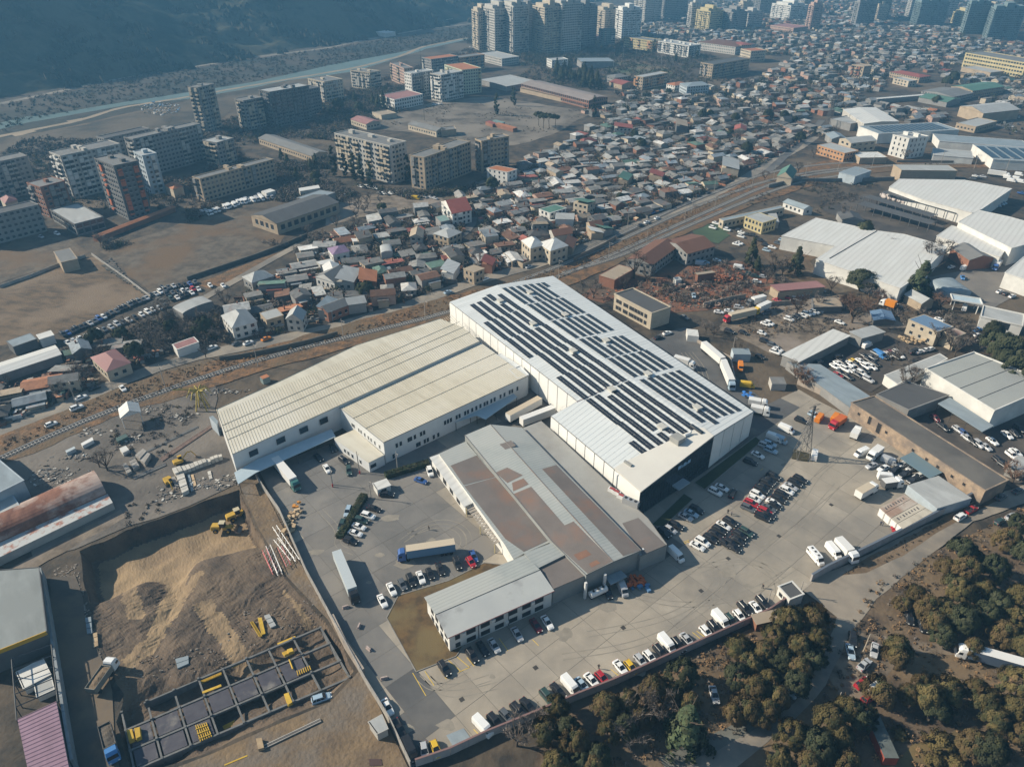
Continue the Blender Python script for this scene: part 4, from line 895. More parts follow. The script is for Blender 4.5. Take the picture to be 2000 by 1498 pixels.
B_('small beige barrack on the waste ground', 'P 685 233 715 243 738 236',5, w_cream, r_pink, 'gable', win=PANE, name='barrack', cat='barrack', lm='small beige barrack')
B_('long barrack with a grey roof and white sunlit front on the waste ground', 'P 797 243 852 257 862 250',5, w_cream, r_grey, 'gable', win=PANE, name='barrack', cat='barrack', lm='grey roofed barrack')
B_('box shaped shed at the right end of the grey roofed barrack', 'P 858 250 862 256 888 249',5, w_tan, r_grey, name='shed', cat='shed')
B_('ruined yellow wall block at the edge of the pines', 'P 727 220 745 226 775 222',4, w_cream, r_tan, name='ruin', cat='ruin')
B_('dark teal cube tower with a grid of openings beyond the pines', 'P 1170 57 1179 59 1200 57', ((1179,59), (1180,92)), w_teal, r_dark, win=AP(.5, w_pale), name='apartment_tower', cat='tower block')
B_('round fronted beige hall left of the dark teal cube', 'P 1143 70 1165 80 1174 74',8, w_tan, r_pink, 'barrel', name='hall', cat='hall', rise=3)
B_('yellow five storey block with balconies left of the conifer', 'P 1219 73 1274 81 1283 77',14, w_yel, r_grey, win=AP(.4, w_orange), name=AN, cat=AB, lm='yellow five storey block')
B_('ornate white block with stepped bays right of the conifer', 'P 1285 81 1346 91 1358 86',15, w_white, r_lgrey, win=AP(.6, w_grey), name=AN, cat=AB, lm='ornate white block', junk=5)
B_('long school with dark red roof behind the poplars', 'P 1362 82 1437 92 1462 84',11, w_pale, r_brown, 'hip', win=PANE, name='school', cat='school')
B_('cream block with a bright red flat roof', 'P 1447 96 1467 101 1488 97',14, w_cream, r_orange, win=AP(.1, w_cream), name=AN, cat=AB, lm='red topped cream block')
B_('cream block with orange roof at its right behind the poplars', 'P 1432 84 1448 89 1462 86',12, w_cream, r_red, 'hip', win=PANE, name=AN, cat=AB)
B_('four storey slab with a tan end wall and dark teal front', 'P 1369 123 1393 127 1438 111',16, w_tan, r_dark, win=AP(.2, w_grey), name=AN, cat=AB, lm='tan ended slab')
B_('four storey block beside the sports pitch with orange balconies', 'P 1239 149 1256 152 1293 141',13, w_tan, r_lgrey, win=AP(.4, w_orange), name=AN, cat=AB, lm='pitch side block')
B_('white villa with blue turret and grey roof', 'P 1328 163 1342 170 1372 160',9, w_blue, r_bgrey, 'hip', win=PANE, name='villa', cat='villa', lm='white blue villa')
B_('white house with an orange roof left of the blue villa', 'P 1302 164 1318 168 1328 160',6, w_white, r_orange, 'hip', win=PANE, name='house', cat='house')
B_('long brick factory with white window strips above the waste ground', 'P 1018 164 1150 197 1172 186',8, w_brick, roofm('dusty_factory_sheet', (.3,.25,.225)), 'gable', win=(4,3.2,2.2,2.4,0, None), name='factory', cat='factory', lm='long brick factory')
B_('low lean-to roof running along the front of the brick factory', 'P 1016 173 1150 204 1158 198',4, w_tan, r_tan, 'shed', name='lean_to', cat='lean-to', rise=1)
B_('small white block beside the dark grove', 'P 1068 115 1078 119 1103 114',9, w_white, r_lgrey, win=PANE, name='building', cat='building')
B_('grey grandstand roof beside the sports pitch', 'P 1127 117 1136 124 1188 113',7, w_grey, r_bgrey, 'shed', name='grandstand', cat='grandstand', lm='grandstand')
B_('low block with a red roof below the sports pitch', 'P 1190 160 1215 166 1232 160',5, w_tan, r_red, 'gable', name='building', cat='building')
B_('villa with grey roof and porch left of the pitch side block', 'P 1183 148 1200 153 1216 146',7, w_grey, r_grey, 'hip', win=PANE, name='villa', cat='villa')
B_('flat roofed long school near the far towers', 'P 935 105 980 116 1000 108',9, w_pale, r_lgrey, win=PANE, name='school', cat='school')
B_('greyish market hall with four long skylight roofs', 'P 935 156 990 170 1030 155',5, w_grey, r_lgrey, name='market_hall', cat='market hall', lm='market hall')
B_('pink roofed hall with red stripes near the picture top', 'P 1505 50 1550 56 1553 49',8, w_pink, r_pink, win=PANE, name='hall', cat='hall')
B_('long yellow four storey factory at the right edge', 'P 1886 104 2005 124 2020 117',17, w_yel, r_grey, win=(3.6,4,2.8,2.0,0, None), name='factory', cat='factory', lm='long yellow factory')
B_('low annex strip in front of the long yellow factory', 'P 1878 132 1935 143 1945 137',5, w_tan, r_lgrey, name='annex', cat='annex')
B_('pair of tan tower cubes with dark recess among trees', 'P 1664 127 1688 131 1698 128',14, w_tan, r_tan, win=AP(.3, w_brick), name='building', cat='building', lm='tan cubes')
B_('long low block with a red roof beside the dark trees', 'P 1739 141 1796 152 1804 146',6, w_tan, r_red, 'hip', win=PANE, name='building', cat='building', lm='long red roofed block')
B_('cream two storey block with dark square windows', 'P 1745 153 1775 160 1779 155',6, w_cream, r_lgrey, win=(3,5,2.4,1.6,0, None), name='building', cat='building', lm='cream windowed block')
B_('long narrow pale roof running up to the cream windowed block', 'P 1706 192 1714 195 1778 163',4, w_grey, r_white, name='covered_walk', cat='shed')
B_('green flat roofed hall among trees near the avenue', 'P 1858 169 1900 178 1917 160',7, w_tan, r_green, 'gable', win=PANE, name='hall', cat='hall')
B_('grey long workshop with ribbon windows near the avenue', 'P 1800 178 1862 190 1870 176',6, w_grey, r_grey, 'gable', win=PANE, name='workshop', cat='workshop')
B_('second grey workshop in front of the ribbon window workshop', 'P 1795 190 1850 200 1858 190',5, w_grey, r_green, 'gable', name='workshop', cat='workshop')
B_('big grey gabled warehouse beside the avenue', 'P 1875 208 1921 222 1942 200',9, w_tan, r_lgrey, 'gable', name='warehouse', cat='warehouse', lm='avenue warehouse', rise=3)
B_('low front annex of the big gabled warehouse by the avenue', 'P 1868 241 1906 249 1918 232',5, w_tan, r_lgrey, win=PANE, name='annex', cat='annex')
B_('big white warehouse with a pale roof beyond the railway bend', 'P 1647 214 1688 242 1728 221',9, w_pale, r_white, 'gable', name='warehouse', cat='warehouse', lm='far white warehouse', rise=1)
B_('lower white block joined to the left of the big pale warehouse', 'P 1622 233 1662 243 1683 231',6, w_grey, r_lgrey, name='warehouse', cat='warehouse')
sr = B_('wide warehouse with slanting solar rows and white front', 'P 1677 247 1716 262 1868 252',8, w_white, r_bgrey, name='solar_warehouse', cat='warehouse', lm='far solar warehouse', par=.2)
def pv_rows(root, cs, h, n, f0=.1, f1=.92):
    a, b, c, d = [Vector((p[0], p[1],0)) for p in cs[:4]]; mb = MB()
    for k in range(n):
        t0, t1 = f0 + (f1 - f0)*k/n, f0 + (f1 - f0)*(k + .72)/n
        q = [b.lerp(c, t0).lerp(a.lerp(d, t0),.12), b.lerp(c, t1).lerp(a.lerp(d, t1),.12), b.lerp(c, t1).lerp(a.lerp(d, t1),.88), b.lerp(c, t0).lerp(a.lerp(d, t0),.88)]; mb.prism(q, h + .12, h + .3)
    mb.build('solar_row', m_pv, root, 'stuff')
pv_rows(*sr,13)
B_('white four storey block with tall narrow windows', 'P 1744 264 1776 272 1825 270', ((1776,272), (1770,312)), w_white, r_lgrey, win=(3.3,4.2,1.2,2.0,0, None), name='building', cat='building', lm='white four storey block', junk=2)
B_('cream house with a grey gable roof left of the white four storey block', 'P 1640 271 1663 280 1697 269',8, w_cream, r_lgrey, 'gable', win=(4,6,2.5,1.6,0, None), name='house', cat='house')
B_('two storey orange tan block with a grey sheet roof', 'P 1597 284 1650 300 1668 292',7, w_orange, r_lgrey, win=(3.2,3.2,1.5,1.4,0, None), name='building', cat='building', lm='orange tan block', par=.2)
B_('flat pale roofed shed behind the railway wall', 'P 1662 298 1680 309 1730 306',5, w_tan, r_white, name='shed', cat='shed', par=.2)
B_('small blue grey shed left of the cream gable house', 'P 1613 262 1625 272 1645 264',5, w_grey, r_bgrey, 'gable', name='shed', cat='shed')
B_('long blue grey roof at the right edge beyond the railway', 'P 1822 262 1835 276 2030 300',6, w_white, r_bgrey, name='warehouse', cat='warehouse', lm='long blue grey roof', par=.2)
sr = B_('solar roofed hall with orange trim at the right edge', 'P 1900 283 1940 312 2060 322',7, w_white, r_bgrey, name='solar_hall', cat='warehouse', lm='right edge solar hall', par=.3); pv_rows(*sr,5,.02,.98)
B_('white and pale blue roof right of the white four storey block', 'P 1822 290 1823 303 1900 305',5, w_white, r_lgrey, name='shed', cat='shed', par=.2)
B_('blue grey box shed below the railway bend', 'P 1671 326 1639 337 1667 346',6, w_blue, r_bgrey, name='shed', cat='shed', lm='blue grey box shed', par=.1)
B_('tan warehouse with a pale roof along the right railway wall', 'P 1745 322 1761 333 1868 333',8, w_tan, r_lgrey, name='warehouse', cat='warehouse', lm='tan warehouse', par=.2)
B_('broad white roofed warehouse with an angled plan at the upper right', 'P 1737 366 1757 350 1883 352 1976 369 1917 409 1898 416 1800 389',8, w_white, r_white, name='warehouse', cat='warehouse', lm='angled white warehouse', par=.15)
B_('white stepped warehouse with a long ridge line beside the dark cedar', 'P 1527 461 1594 426 1712 451 1766 458 1850 482 1800 535 1758 563 1662 530 1594 507 1632 481',8, w_white, r_white, name='warehouse', cat='warehouse', lm='stepped white warehouse', par=.15)
mb = MB(); a, b = TW('B4 850 305 480 520',8.1); mb.bar(a, b,.3)
mb.build('roof_seam', m_seam, bpy.data.objects[[o.name for o in C.objects if o.get('label', '').startswith('white stepped')][0]])
B_('tall pair of white warehouse roofs at the right edge', 'P 1872 434 1911 411 1968 423 2030 440 2030 470 1976 485',10, w_white, r_white, name='warehouse', cat='warehouse', lm='tall white warehouse', par=.15)
B_('lower white warehouse in front of the tall pair at right', 'P 1830 461 1859 441 1975 473 1953 502 1900 486',7, w_white, r_white, name='warehouse', cat='warehouse', lm='lower white warehouse', par=.15)
B_('grey gabled brick shed before the lower white warehouse', 'P 1858 483 1894 508 1922 491',6, w_brick, r_grey, 'gable', name='shed', cat='shed', lm='grey brick shed')
B_('white warehouse cut by the right edge with a sunlit side wall', 'P 2006 497 1963 533 2003 558',8, w_white, r_white, name='warehouse', cat='warehouse', par=.2)
B_('open dark shed, the nearest of the tank yard roofs', 'P 1675 399 1815 439 1823 431',4.5, w_dark, r_dark, name='open_shed', cat='shed', walls=False, par=0)
B_('open dark shed, the middle of the tank yard roofs', 'P 1687 385 1818 424 1827 418',5, w_dark, r_dark, name='open_shed', cat='shed', walls=False, par=0, lm='dark tank yard roofs')
B_('open dark shed, the farthest of the tank yard roofs', 'P 1722 376 1866 417 1873 410',5.5, w_dark, r_dark, name='open_shed', cat='shed', walls=False, par=0)
for o in [o for o in C.objects if o.name.startswith('open_shed')]:
    q = [v.co + o.location for v in o.children[0].data.vertices][:4]
    for u in range(9):
        for a, b in ((q[0], q[1]), (q[3], q[2])) if (q[1] - q[0]).length > (q[2] - q[1]).length else ((q[1], q[2]), (q[0], q[3])): p = a.lerp(b, u/8); m = MB(); m.box((p.x, p.y,0), (.3,.3, q[4 - 4].z + .3)); m.build('post', w_dark, o)
bb = T('B4 900 47 1420 192'); m_tank = M('dull_tank', (.5,.46,.43), (.36,.3,.27), sc=.4, rough=.5)
for k in range(15):
    x = bb[0][0] + (bb[1][0] - bb[0][0])*k/14; y = bb[0][1] + (bb[1][1] - bb[0][1])*k/14; p = W(x, y + 3); t = thing('storage_tank', None, 'tank', p, 'row of storage tanks')
    m = MB(); N = 10
    for i in range(N):
        for j in range(6):
            f = lambda i_, j_: (1.6*math.cos(2*math.pi*i_/N)*math.sin(math.pi*j_/6), -3.0 + 4.2*(1 - math.cos(math.pi*j_/6)),2.0 + 1.6*math.sin(2*math.pi*i_/N)*math.sin(math.pi*j_/6)); m.quad(f(i, j), f(i + 1, j), f(i + 1, j + 1), f(i, j + 1))
    m.build('shell', m_tank, t, o=Vector((0,0,0))); m = MB(); m.box((0,0,0), (2,.5,.9)); m.box((0,3,0), (2,.5,.9)); m.build('saddle', w_dark, t, o=Vector((0,0,0)))
    o_ = ('first second third fourth fifth sixth seventh eighth ninth tenth eleventh twelfth thirteenth fourteenth fifteenth').split()[k]; t['label'] = o_ + ' pale storage tank from the left in the dark roofed tank yard'
B_('brown roofed brick workshop by the railway, the longer wing', 'B3 895 527 1090 572 1350 426',6.5, w_grey, r_brown, 'gable', win=PANE, name='workshop', cat='workshop', lm='brown roofed workshop', rise=2.4, along='BC')
B_('brown roofed workshop wing nearer the green turf pitch', 'B3 1190 385 1370 482 1522 392',7, w_grey, r_brown, 'gable', win=PANE, name='workshop', cat='workshop', rise=2.4, along='BC')
B_('cream roofed open brick store beside a bare tree', 'B3 680 652 800 688 968 605',5, w_brick, r_tan, name='store', cat='shed', lm='cream roofed store', par=.1)
bg_ = B_('beige two storey stone block right of the solar hall', 'P 1200 575 1273 613 1313 602', ((1273,613), (1271,644)), w_cream, r_dark, name='building', cat='building', lm='beige stone block', par=.5)
wall_windows(bg_[0], bg_[1][0], bg_[1][1], [(f,1.5, z, z + 1.6) for z in (1.3,4.6) for f in (.1,.18,.3,.36,.46,.52,.6,.68,.76,.86)], fmat=m_seam, mat=m_dark)
B_('red brick open shelter in the red earth yard', 'B3 1432 640 1452 650 1625 648',4, w_brick, r_tan, 'shed', name='shelter', cat='shelter', rise=.5)
B_('small white hut left of the red brick shelter', 'B3 1260 670 1280 690 1318 680',3, w_white, r_lgrey, name='hut', cat='hut', par=.1)
B_('long dark grey roofed workshop beside the railway curve', 'P 1405 428 1413 432 1500 392',5, w_cream, r_bgrey, win=PANE, name='workshop', cat='workshop', lm='long dark roofed workshop', par=.15)
B_('two storey yellowish block beside the parking lot', 'P 1455 423 1490 436 1512 426',7, w_yel, r_lgrey, win=(3.2,2.6,1.3,1.7,0, None), name='building', cat='building', lm='yellowish two storey block', par=.2)
B_('low blue grey roof running right of the railway curve', 'B4 120 80 280 135 410 150',4, w_white, r_bgrey, 'gable', win=PANE, name='shed', cat='shed')
B_('small pale shed with awning at the edge of the parking lot', 'B4 0 170 20 240 80 215',4, w_grey, r_lgrey, name='shed', cat='shed', par=.1)
B_('low dark roof behind the stepped white warehouse', 'B4 540 160 580 215 750 230',4, w_grey, r_dark, 'gable', name='shed', cat='shed')
rt = B_('long blue white canopied gate building at right', 'B4 1425 800 1440 845 1680 900',5.0, w_white, m_can, name='gate_building', cat='gate building', walls=False, lm='blue white gate canopy')
for u, v in ((.05,.1), (.05,.9), (.95,.1), (.95,.9), (.5,.5)):
    a, b, c, d = rt[1]; p = a.lerp(b, u).lerp(d.lerp(c, u), v); m = MB(); m.bar((p.x, p.y,0), (p.x, p.y,5),.25); m.build('post', w_white, rt[0])
B_('white garage building with a dark doorway right of the gate canopy', 'B4 1680 890 1660 975 1985 1055',5, w_white, r_lgrey, name='garage', cat='garage', win=(4,14,8,3.2,0, None))
B_('pale blue tent like shed beneath the dark cedar', 'B4 1270 700 1400 800 1525 735',4, w_blue, r_bgrey, 'barrel', name='shed', cat='shed', rise=1.5)
B_('long white container row before the stepped warehouse', 'B4 790 735 800 760 1060 830',3.5, w_pale, r_lgrey, win=(3.4,2.5,1.7,1.8,0, None), name='container_block', cat='containers', par=0)
B_('low shed with a grey roof and pale wall below the cedar', 'B4 1070 800 1200 870 1270 835',4, w_tan, r_lgrey, 'gable', name='shed', cat='shed')
B_('beige house with a bright blue roof', 'B4 1218 957 1098 995 1350 1082',7, w_cream, r_blue, win=(3,4,1.3,1.3,0, None), name='house', cat='house', lm='blue roofed house', par=.1)
B_('rusty roofed extension right of the blue roofed house', 'B4 1440 1055 1365 1085 1450 1140',6.5, w_cream, r_rust, name='house_extension', cat='house', par=.1)
B_('blue tarpaulin shed under the orange truck', 'B4 800 930 830 1000 970 960',2.5, w_dark, r_blue, 'gable', name='shed', cat='shed', rise=1)
B_('magenta edged lean-to with reddish dry vine roof', 'B4 20 740 80 785 430 730',4, w_tan, r_pink, 'shed', name='lean_to', cat='lean-to', rise=1)
B_('long pale trailer like shed above the white car row', 'B4 345 830 360 900 555 810',3.2, w_dark, r_tan, name='trailer_shed', cat='shed', par=.1)
B_('long white roofed shed along the upper side of the packed car lot', 'B4 112 1278 238 1332 720 1152',4.5, w_grey, r_white, 'shed', name='garage_row', cat='shed', lm='car lot shed', rise=.6)
B_('upper continuation of the white shed by the packed car lot', 'B4 640 1100 730 1148 890 1080',4.5, w_grey, r_lgrey, 'shed', name='garage_row', cat='shed', rise=.6)
B_('pale blue lean roof behind the concrete boundary wall', 'P 1537 706 1560 710 1602 712 1662 750 1702 776 1660 796 1600 752',3.6, w_grey, r_bgrey, name='garage_row', cat='shed', par=.05, lm='pale blue lean roof')
B_('white sheet roof lying behind the flat dark roofed garage', 'B4 910 1430 1010 1500 1400 1300 1340 1262',4, w_white, r_lgrey, name='shed', cat='shed', par=.1)
bh = B_('big flat grey roofed hall at the right edge with stained white wall', 'P 1808 721 1942 803 2060 752 1902 689',8.5, w_white, M('hall_felt', (.29,.3,.29), (.25,.26,.25), sc=.05, c3=(.31,.32,.3), sc3=.02), name='hall', cat='hall', lm='big grey roofed hall', par=.5)
for f in (.25,.5,.75): a, b, c, d = bh[1]; mb = MB(); mb.bar(a.lerp(b, f) + Vector((0,0,.1)), d.lerp(c, f) + Vector((0,0,.1)),.12); mb.build('roof_seam', m_seam, bh[0])
canopy('grey workshop canopy on cream piers along the big grey hall', 'C4 1325 150 1420 103 1762 325 1672 372',4.6, r_bgrey, posts=5)
B_('flat dark roofed garage between the pale blue roof and stone block', 'P 1712 771 1775 801 1853 772 1772 745',5, w_grey, r_dark, name='garage', cat='garage', par=.2)
st_ = B_('long stone walled block with flat dark roof along the yard', 'P 1663 787 1924 959 1969 938 1708 774',6, w_stone, M('old_felt', (.115,.108,.098), (.085,.08,.075), sc=.12, c3=(.14,.13,.115), sc3=.04, detail=9), name='stone_block', cat='building', lm='long stone block', par=.35)
wall_windows(st_[0], st_[1][0], st_[1][1], [(f,1.0,3.3,4.3) for f in (.08,.31,.52,.62,.7,.8,.88)] + [(.17,1.2,2.6,5.6), (.25,1.6,1.5,5.4)], mat=m_dark, fmat=w_stone)
canopy('slate blue carport roof beside the stone block', 'C4 1030 575 1130 527 1362 688 1262 735',3.4, plain('slate_sheet', (.13,.19,.22),.5), posts=4); LM.append(('slate carport', (1795,905)))
B_('low shed with a patchwork corrugated roof beside the stone block', 'C4 1090 788 1320 970 1590 890 1330 715',3.6, w_blue, r_lgrey, name='shed', cat='shed', lm='corrugated shed', par=0)
B_('pale roof on the right edge below the stone block', 'C4 1870 640 1990 680 2100 600 1950 560',4, w_pale, r_lgrey, name='shed', cat='shed', par=.1)
gt = B_('small white gatehouse with a flat dark roof at the yard gate', 'D4 82 90 172 190 268 138',3.4, w_white, r_dark, name='gatehouse', cat='gatehouse', lm='gatehouse', par=.25)
wall_windows(gt[0], gt[1][0], gt[1][1], [(.3,1.0,1.2,2.2), (.65,1.0,.2,2.3)], mat=m_dark, fmat=m_seam)
B_('tan metal roof just outside the south wall beside the gatehouse', 'D4 -120 320 -85 380 90 280',3, w_brick, r_tan, 'shed', name='shed', cat='shed', rise=.3)
# left side
B_('grey roofed industrial shed cut by the left edge above the rusty barrel', 'P -60 850 46 938 -40 980',9, w_blue, r_bgrey, name='shed', cat='shed', lm='left edge grey shed', par=.1)
B_('lower pale extension of the left edge grey shed', 'C1 -100 960 100 870 150 950 -50 1050',6, w_blue, r_lgrey, name='shed', cat='shed', par=.1)
B_('long rusty barrel vaulted shed beside the sandy pit', 'C1 -300 1155 735 695 830 850 -260 1345',3.2, w_brick, r_rust, 'barrel', name='barrel_shed', cat='shed', lm='rusty barrel shed', rise=3.2)
B_('white and rust streaked lean-to along the rusty barrel shed', 'C1 -250 1340 838 856 880 925 -230 1460',2.8, w_pale, M('rust_streaked_sheet', (.42,.43,.42), (.3,.14,.1), sc=.45, lo=.5, hi=.62, detail=8, rough=.6), name='lean_to', cat='lean-to', par=0)
ye = B_('grey sheet roof with a yellow fascia at the lower left', 'P -60 1118 75 1108 90 1232 -60 1292',7, w_dark, roofm('lower_left_sheet', (.24,.26,.255)), name='shed', cat='shed', lm='yellow trimmed roof', par=.05)
mb = MB(); a, b = ye[1][2], ye[1][3]; dn = Vector((0,0, -1)); mb.prism([a, b, b + Vector((0, -.25,0)), a + Vector((0, -.25,0))],5.9,7.1); mb.build('fascia', plain('yellow_fascia', (.5,.3,.03)), ye[0])
pk = B_('pink ribbed metal roof in the lower left corner', 'P 34 1404 110 1369 135 1500 60 1530',5, w_dark, roofm('pink_rib_sheet', (.3,.19,.25)), name='shed', cat='shed', lm='pink roof', par=0)
a, b, c, d = pk[1]; mb = MB()
for k in range(1,17): f = k/17; mb.bar(a.lerp(d, f) + Vector((0,0,.07)), b.lerp(c, f) + Vector((0,0,.07)),.07)
mb.build('roof_rib', MATS['pink_rib_sheet'], pk[0], 'stuff')
fx = thing('steel_frame', 'open grey steel roof frame between the pink and yellow trimmed roofs', 'steel frame', W(60,1330)); mb = MB(); q = TW('D1 90 650 400 540 450 985 130 1130',5)
for k in range(6): f = k/5; A_, B2 = q[0].lerp(q[3], f), q[1].lerp(q[2], f); mb = MB(); mb.bar(A_, B2,.14); mb.build('rafter', m_seam, fx); mb = MB(); mb.bar((A_.x, A_.y,0), A_,.14); mb.build('post', m_seam, fx); mb = MB(); mb.bar((B2.x, B2.y,0), B2,.14); mb.build('post', m_seam, fx)
for i, j in ((0,3), (1,2)): mb = MB(); mb.bar(q[i], q[j],.14); mb.build('purlin', m_seam, fx)
B_('white flat hut under the open steel frame', 'D1 130 755 185 880 400 790',2.4, w_white, r_white, name='hut', cat='hut', par=.05)
B_('second paler slab hut under the steel frame, nearer the pink roof', 'D1 270 850 290 945 420 895',2, w_white, r_lgrey, name='hut', cat='hut', par=.05)
B_('pale boxy white cabin beside the dark vehicles at the lower yard corner', 'D2 880 1145 945 1235 1025 1195 980 1090',2.8, w_pale, r_lgrey, name='cabin', cat='cabin', par=.05)
oh = B_('open gabled hut with white roof beside the railway', 'C1 930 195 945 262 1085 200',5, w_white, r_white, 'gable', name='open_hut', cat='hut', walls=False, lm='open white hut', rise=2)
for p in oh[1]: m = MB(); m.bar((p.x, p.y,0), (p.x, p.y,5),.15); m.build('post', w_white, oh[0])
B_('small tan hut with a flat roof between track and cream hall', 'P 507 736 513 741 526 735',2.5, w_teal, r_orange, name='hut', cat='hut', par=0)
B_('little teal awning at the left corner of the long cream hall', 'C1 1632 258 1660 245 1702 290 1690 318',5, w_blue, r_bgrey, 'flat', name='awning', cat='awning', par=0)
# B1 / B2 middle distance
B_('concrete deck frame of an unfinished building', 'P 98 411 146 440 196 422',7, w_dark, r_lgrey, win=(3.4,4,3,2.6,0, None), name='unfinished_building', cat='building', lm='unfinished deck', junk=0, par=.7)
B_('small grey roofed stone shed beside the brown field', 'P 105 492 119 513 150 504',6, w_tan, r_grey, name='shed', cat='shed', lm='small stone shed', par=.1)
B_('long rusty orange covered walkway beside the grey lot', 'B1 720 345 760 352 1440 130',3, w_brick, r_orange, 'gable', name='covered_walk', cat='shed', lm='rusty covered walkway', rise=.8)
B_('long twin vaulted factory shed with dark roof', 'P 490 420 540 437 650 392',7, w_tan, r_dark, 'gable', win=(7,5,3,3,0, None), name='factory_shed', cat='shed', lm='twin vaulted shed', rise=2.5, along='BC')
B_('blue grey rear wing of the twin vaulted shed', 'P 580 387 610 392 676 380',7, w_grey, r_bgrey, name='factory_shed', cat='shed', par=.2)
B_('long white shed with a pale roof at the left edge', 'B1 -100 1365 -60 1440 450 1235',4, w_grey, r_white, 'gable', name='shed', cat='shed', lm='long white left shed', rise=.8)
B_('dark blue roofed shed above the long white shed at left', 'B1 50 1165 100 1210 280 1140',4, w_dark, r_bgrey, name='shed', cat='shed', par=.1)
B_('small white box shed beside the packed car row at left', 'B1 285 1115 310 1150 415 1110',4, w_white, r_white, name='shed', cat='shed', par=.1)
B_('house with a large faded red roof beside the settlement road', 'B1 712 1290 832 1400 1010 1328',5, w_cream, r_pink, 'hip', win=PANE, name='house', cat='house', lm='faded red roofed house')
B_('white house with a pyramid roof and dormer', 'B1 1730 965 1812 1062 2000 1010',6, w_white, r_lgrey, 'hip', win=PANE, name='house', cat='house', lm='white pyramid roofed house', rise=3.5)
B_('curved pale roofed shed beside the packed car rows', 'B1 1345 905 1425 950 1640 845',4, w_grey, r_lgrey, 'barrel', name='shed', cat='shed', lm='curved pale shed', rise=1)
B_('pale pavilion with a hipped roof by the brown verge', 'P 474 541 492 552 535 540',5, w_grey, r_lgrey, 'hip', win=PANE, name='house', cat='house', lm='pale hipped pavilion', rise=3)
B_('row of white and maroon roofed cabins beside the dark hedge', 'B1 1345 1190 1380 1230 1530 1150',4, w_white, r_pink, name='cabin_row', cat='cabins', par=.1)
B_('three storey white house with a red dormered roof', 'B2 1445 75 1530 170 1650 110',8, w_white, r_red, 'gable', win=(2.8,3,1.3,1.4,.4, w_white), name='house', cat='house', lm='red dormered white house', rise=4.5, along='BC')
B_('small cream hip roofed house on the lane corner', 'B2 1385 325 1500 360 1590 310',6, w_tan, r_lgrey, 'hip', win=PANE, name='house', cat='house', lm='lane corner house')
B_('white walled house with a green sheet roof', 'B3 210 135 295 165 432 130',6, w_white, r_green, win=PANE, name='house', cat='house', lm='green roofed white house', par=.1)
B_('tall cream house with a teal green roof', 'B3 480 80 590 105 640 70',7, w_cream, r_green, 'shed', win=PANE, name='house', cat='house', lm='teal roofed cream house')
B_('white three storey house with a long orange edged roof', 'A2 1800 1315 1960 1345 2080 1330',9, w_white, r_orange, win=(3,4,1.2,1.4,0, None), name='house', cat='house', lm='orange edged white house', par=.1)
B_('white house with arched windows and a brown roof', 'B2 465 660 610 705 670 620',5, w_white, r_grey, 'gable', win=(4,3,1.2,1.6,0, None), name='house', cat='house', lm='arched white house', rise=3, along='BC')
B_('house with a wide brick red roof in the middle of the settlement', 'B2 815 620 805 705 935 700',4.5, w_brick, r_orange, 'shed', name='house', cat='house', lm='brick red roofed house')
B_('large pale gabled house right of the arched white house', 'B2 690 600 625 700 760 700',5, w_pale, r_lgrey, 'shed', win=PANE, name='house', cat='house', lm='pale gabled house')
B_('house with a big white pointed roof', 'B2 520 575 640 560 690 640',5, w_white, r_white, 'gable', name='house', cat='house', lm='white pointed roof')
B_('purple roofed white house above the settlement', 'B2 560 440 600 490 715 450',5, w_white, r_purple, 'hip', win=PANE, name='house', cat='house', lm='purple roofed house')
B_('long pinkish white sheet roof behind the purple roofed house', 'B2 470 545 500 570 625 555',4, w_pale, r_white, name='house', cat='house', par=.1)
B_('two storey stone house with pale roof by the settlement road', 'B2 1618 600 1700 628 1805 605',7, w_tan, r_tan, win=(3,2.6,1.2,1.6,0, None), name='house', cat='house', lm='two storey stone house', par=.1)
B_('house with a dark red sheet roof beside the two storey stone house', 'B2 1790 510 1760 560 1830 590',5, w_brick, r_red, 'shed', name='house', cat='house', lm='dark red roof')
B_('white shed roof left of the two storey stone house', 'B2 1500 550 1445 625 1530 645',5, w_white, r_white, 'shed', name='house', cat='house')
B_('green awning house in the upper settlement', 'B2 1400 195 1440 235 1500 205',5, w_grey, r_teal, name='house', cat='house', par=.1)
B_('pale gabled house with light roof near the centre of the settlement', 'B2 1215 290 1200 350 1290 385',6, w_grey, r_tan, 'gable', win=PANE, name='house', cat='house', lm='central gabled house')
B_('long white corrugated roof beside the bare tree, curved', 'B2 965 425 975 480 1065 460',4, w_pale, r_lgrey, 'barrel', name='shed', cat='shed', rise=1)
B_('long grey roofed cottage beside the dry railway bank', 'B2 480 900 560 940 750 880',5, w_brick, r_grey, 'gable', win=PANE, name='house', cat='house', lm='long bank cottage', along='BC')
B_('steep white gabled house near the railway bank', 'B2 270 925 235 990 335 1045',6, w_pale, r_lgrey, 'gable', win=PANE, name='house', cat='house', lm='steep white gabled house', rise=3)
B_('flat tan roofed cube house left of the steep white gabled house', 'B2 30 945 80 1000 205 955',5, w_tan, r_lgrey, win=PANE, name='house', cat='house', lm='tan cube house', par=.1)
B_('stepped pale roof house right of the steep white gabled house', 'B2 690 830 720 880 870 880',5, w_grey, r_lgrey, 'gable', name='house', cat='house', lm='stepped pale house')
B_('long grey roofed house sloping toward the railway bank', 'B2 560 840 480 920 590 930',5, w_grey, r_bgrey, 'shed', name='house', cat='house')
B_('pair of white pyramid roofed villas near the bank, the left one', 'B3 75 380 145 440 225 390',8, w_cream, r_white, 'hip', win=PANE, name='villa', cat='villa', lm='left pyramid villa', rise=3)
B_('pair of white pyramid roofed villas near the bank, the right one', 'B3 205 400 300 460 390 390',8, w_cream, r_white, 'hip', win=PANE, name='villa', cat='villa', lm='right pyramid villa', rise=3)
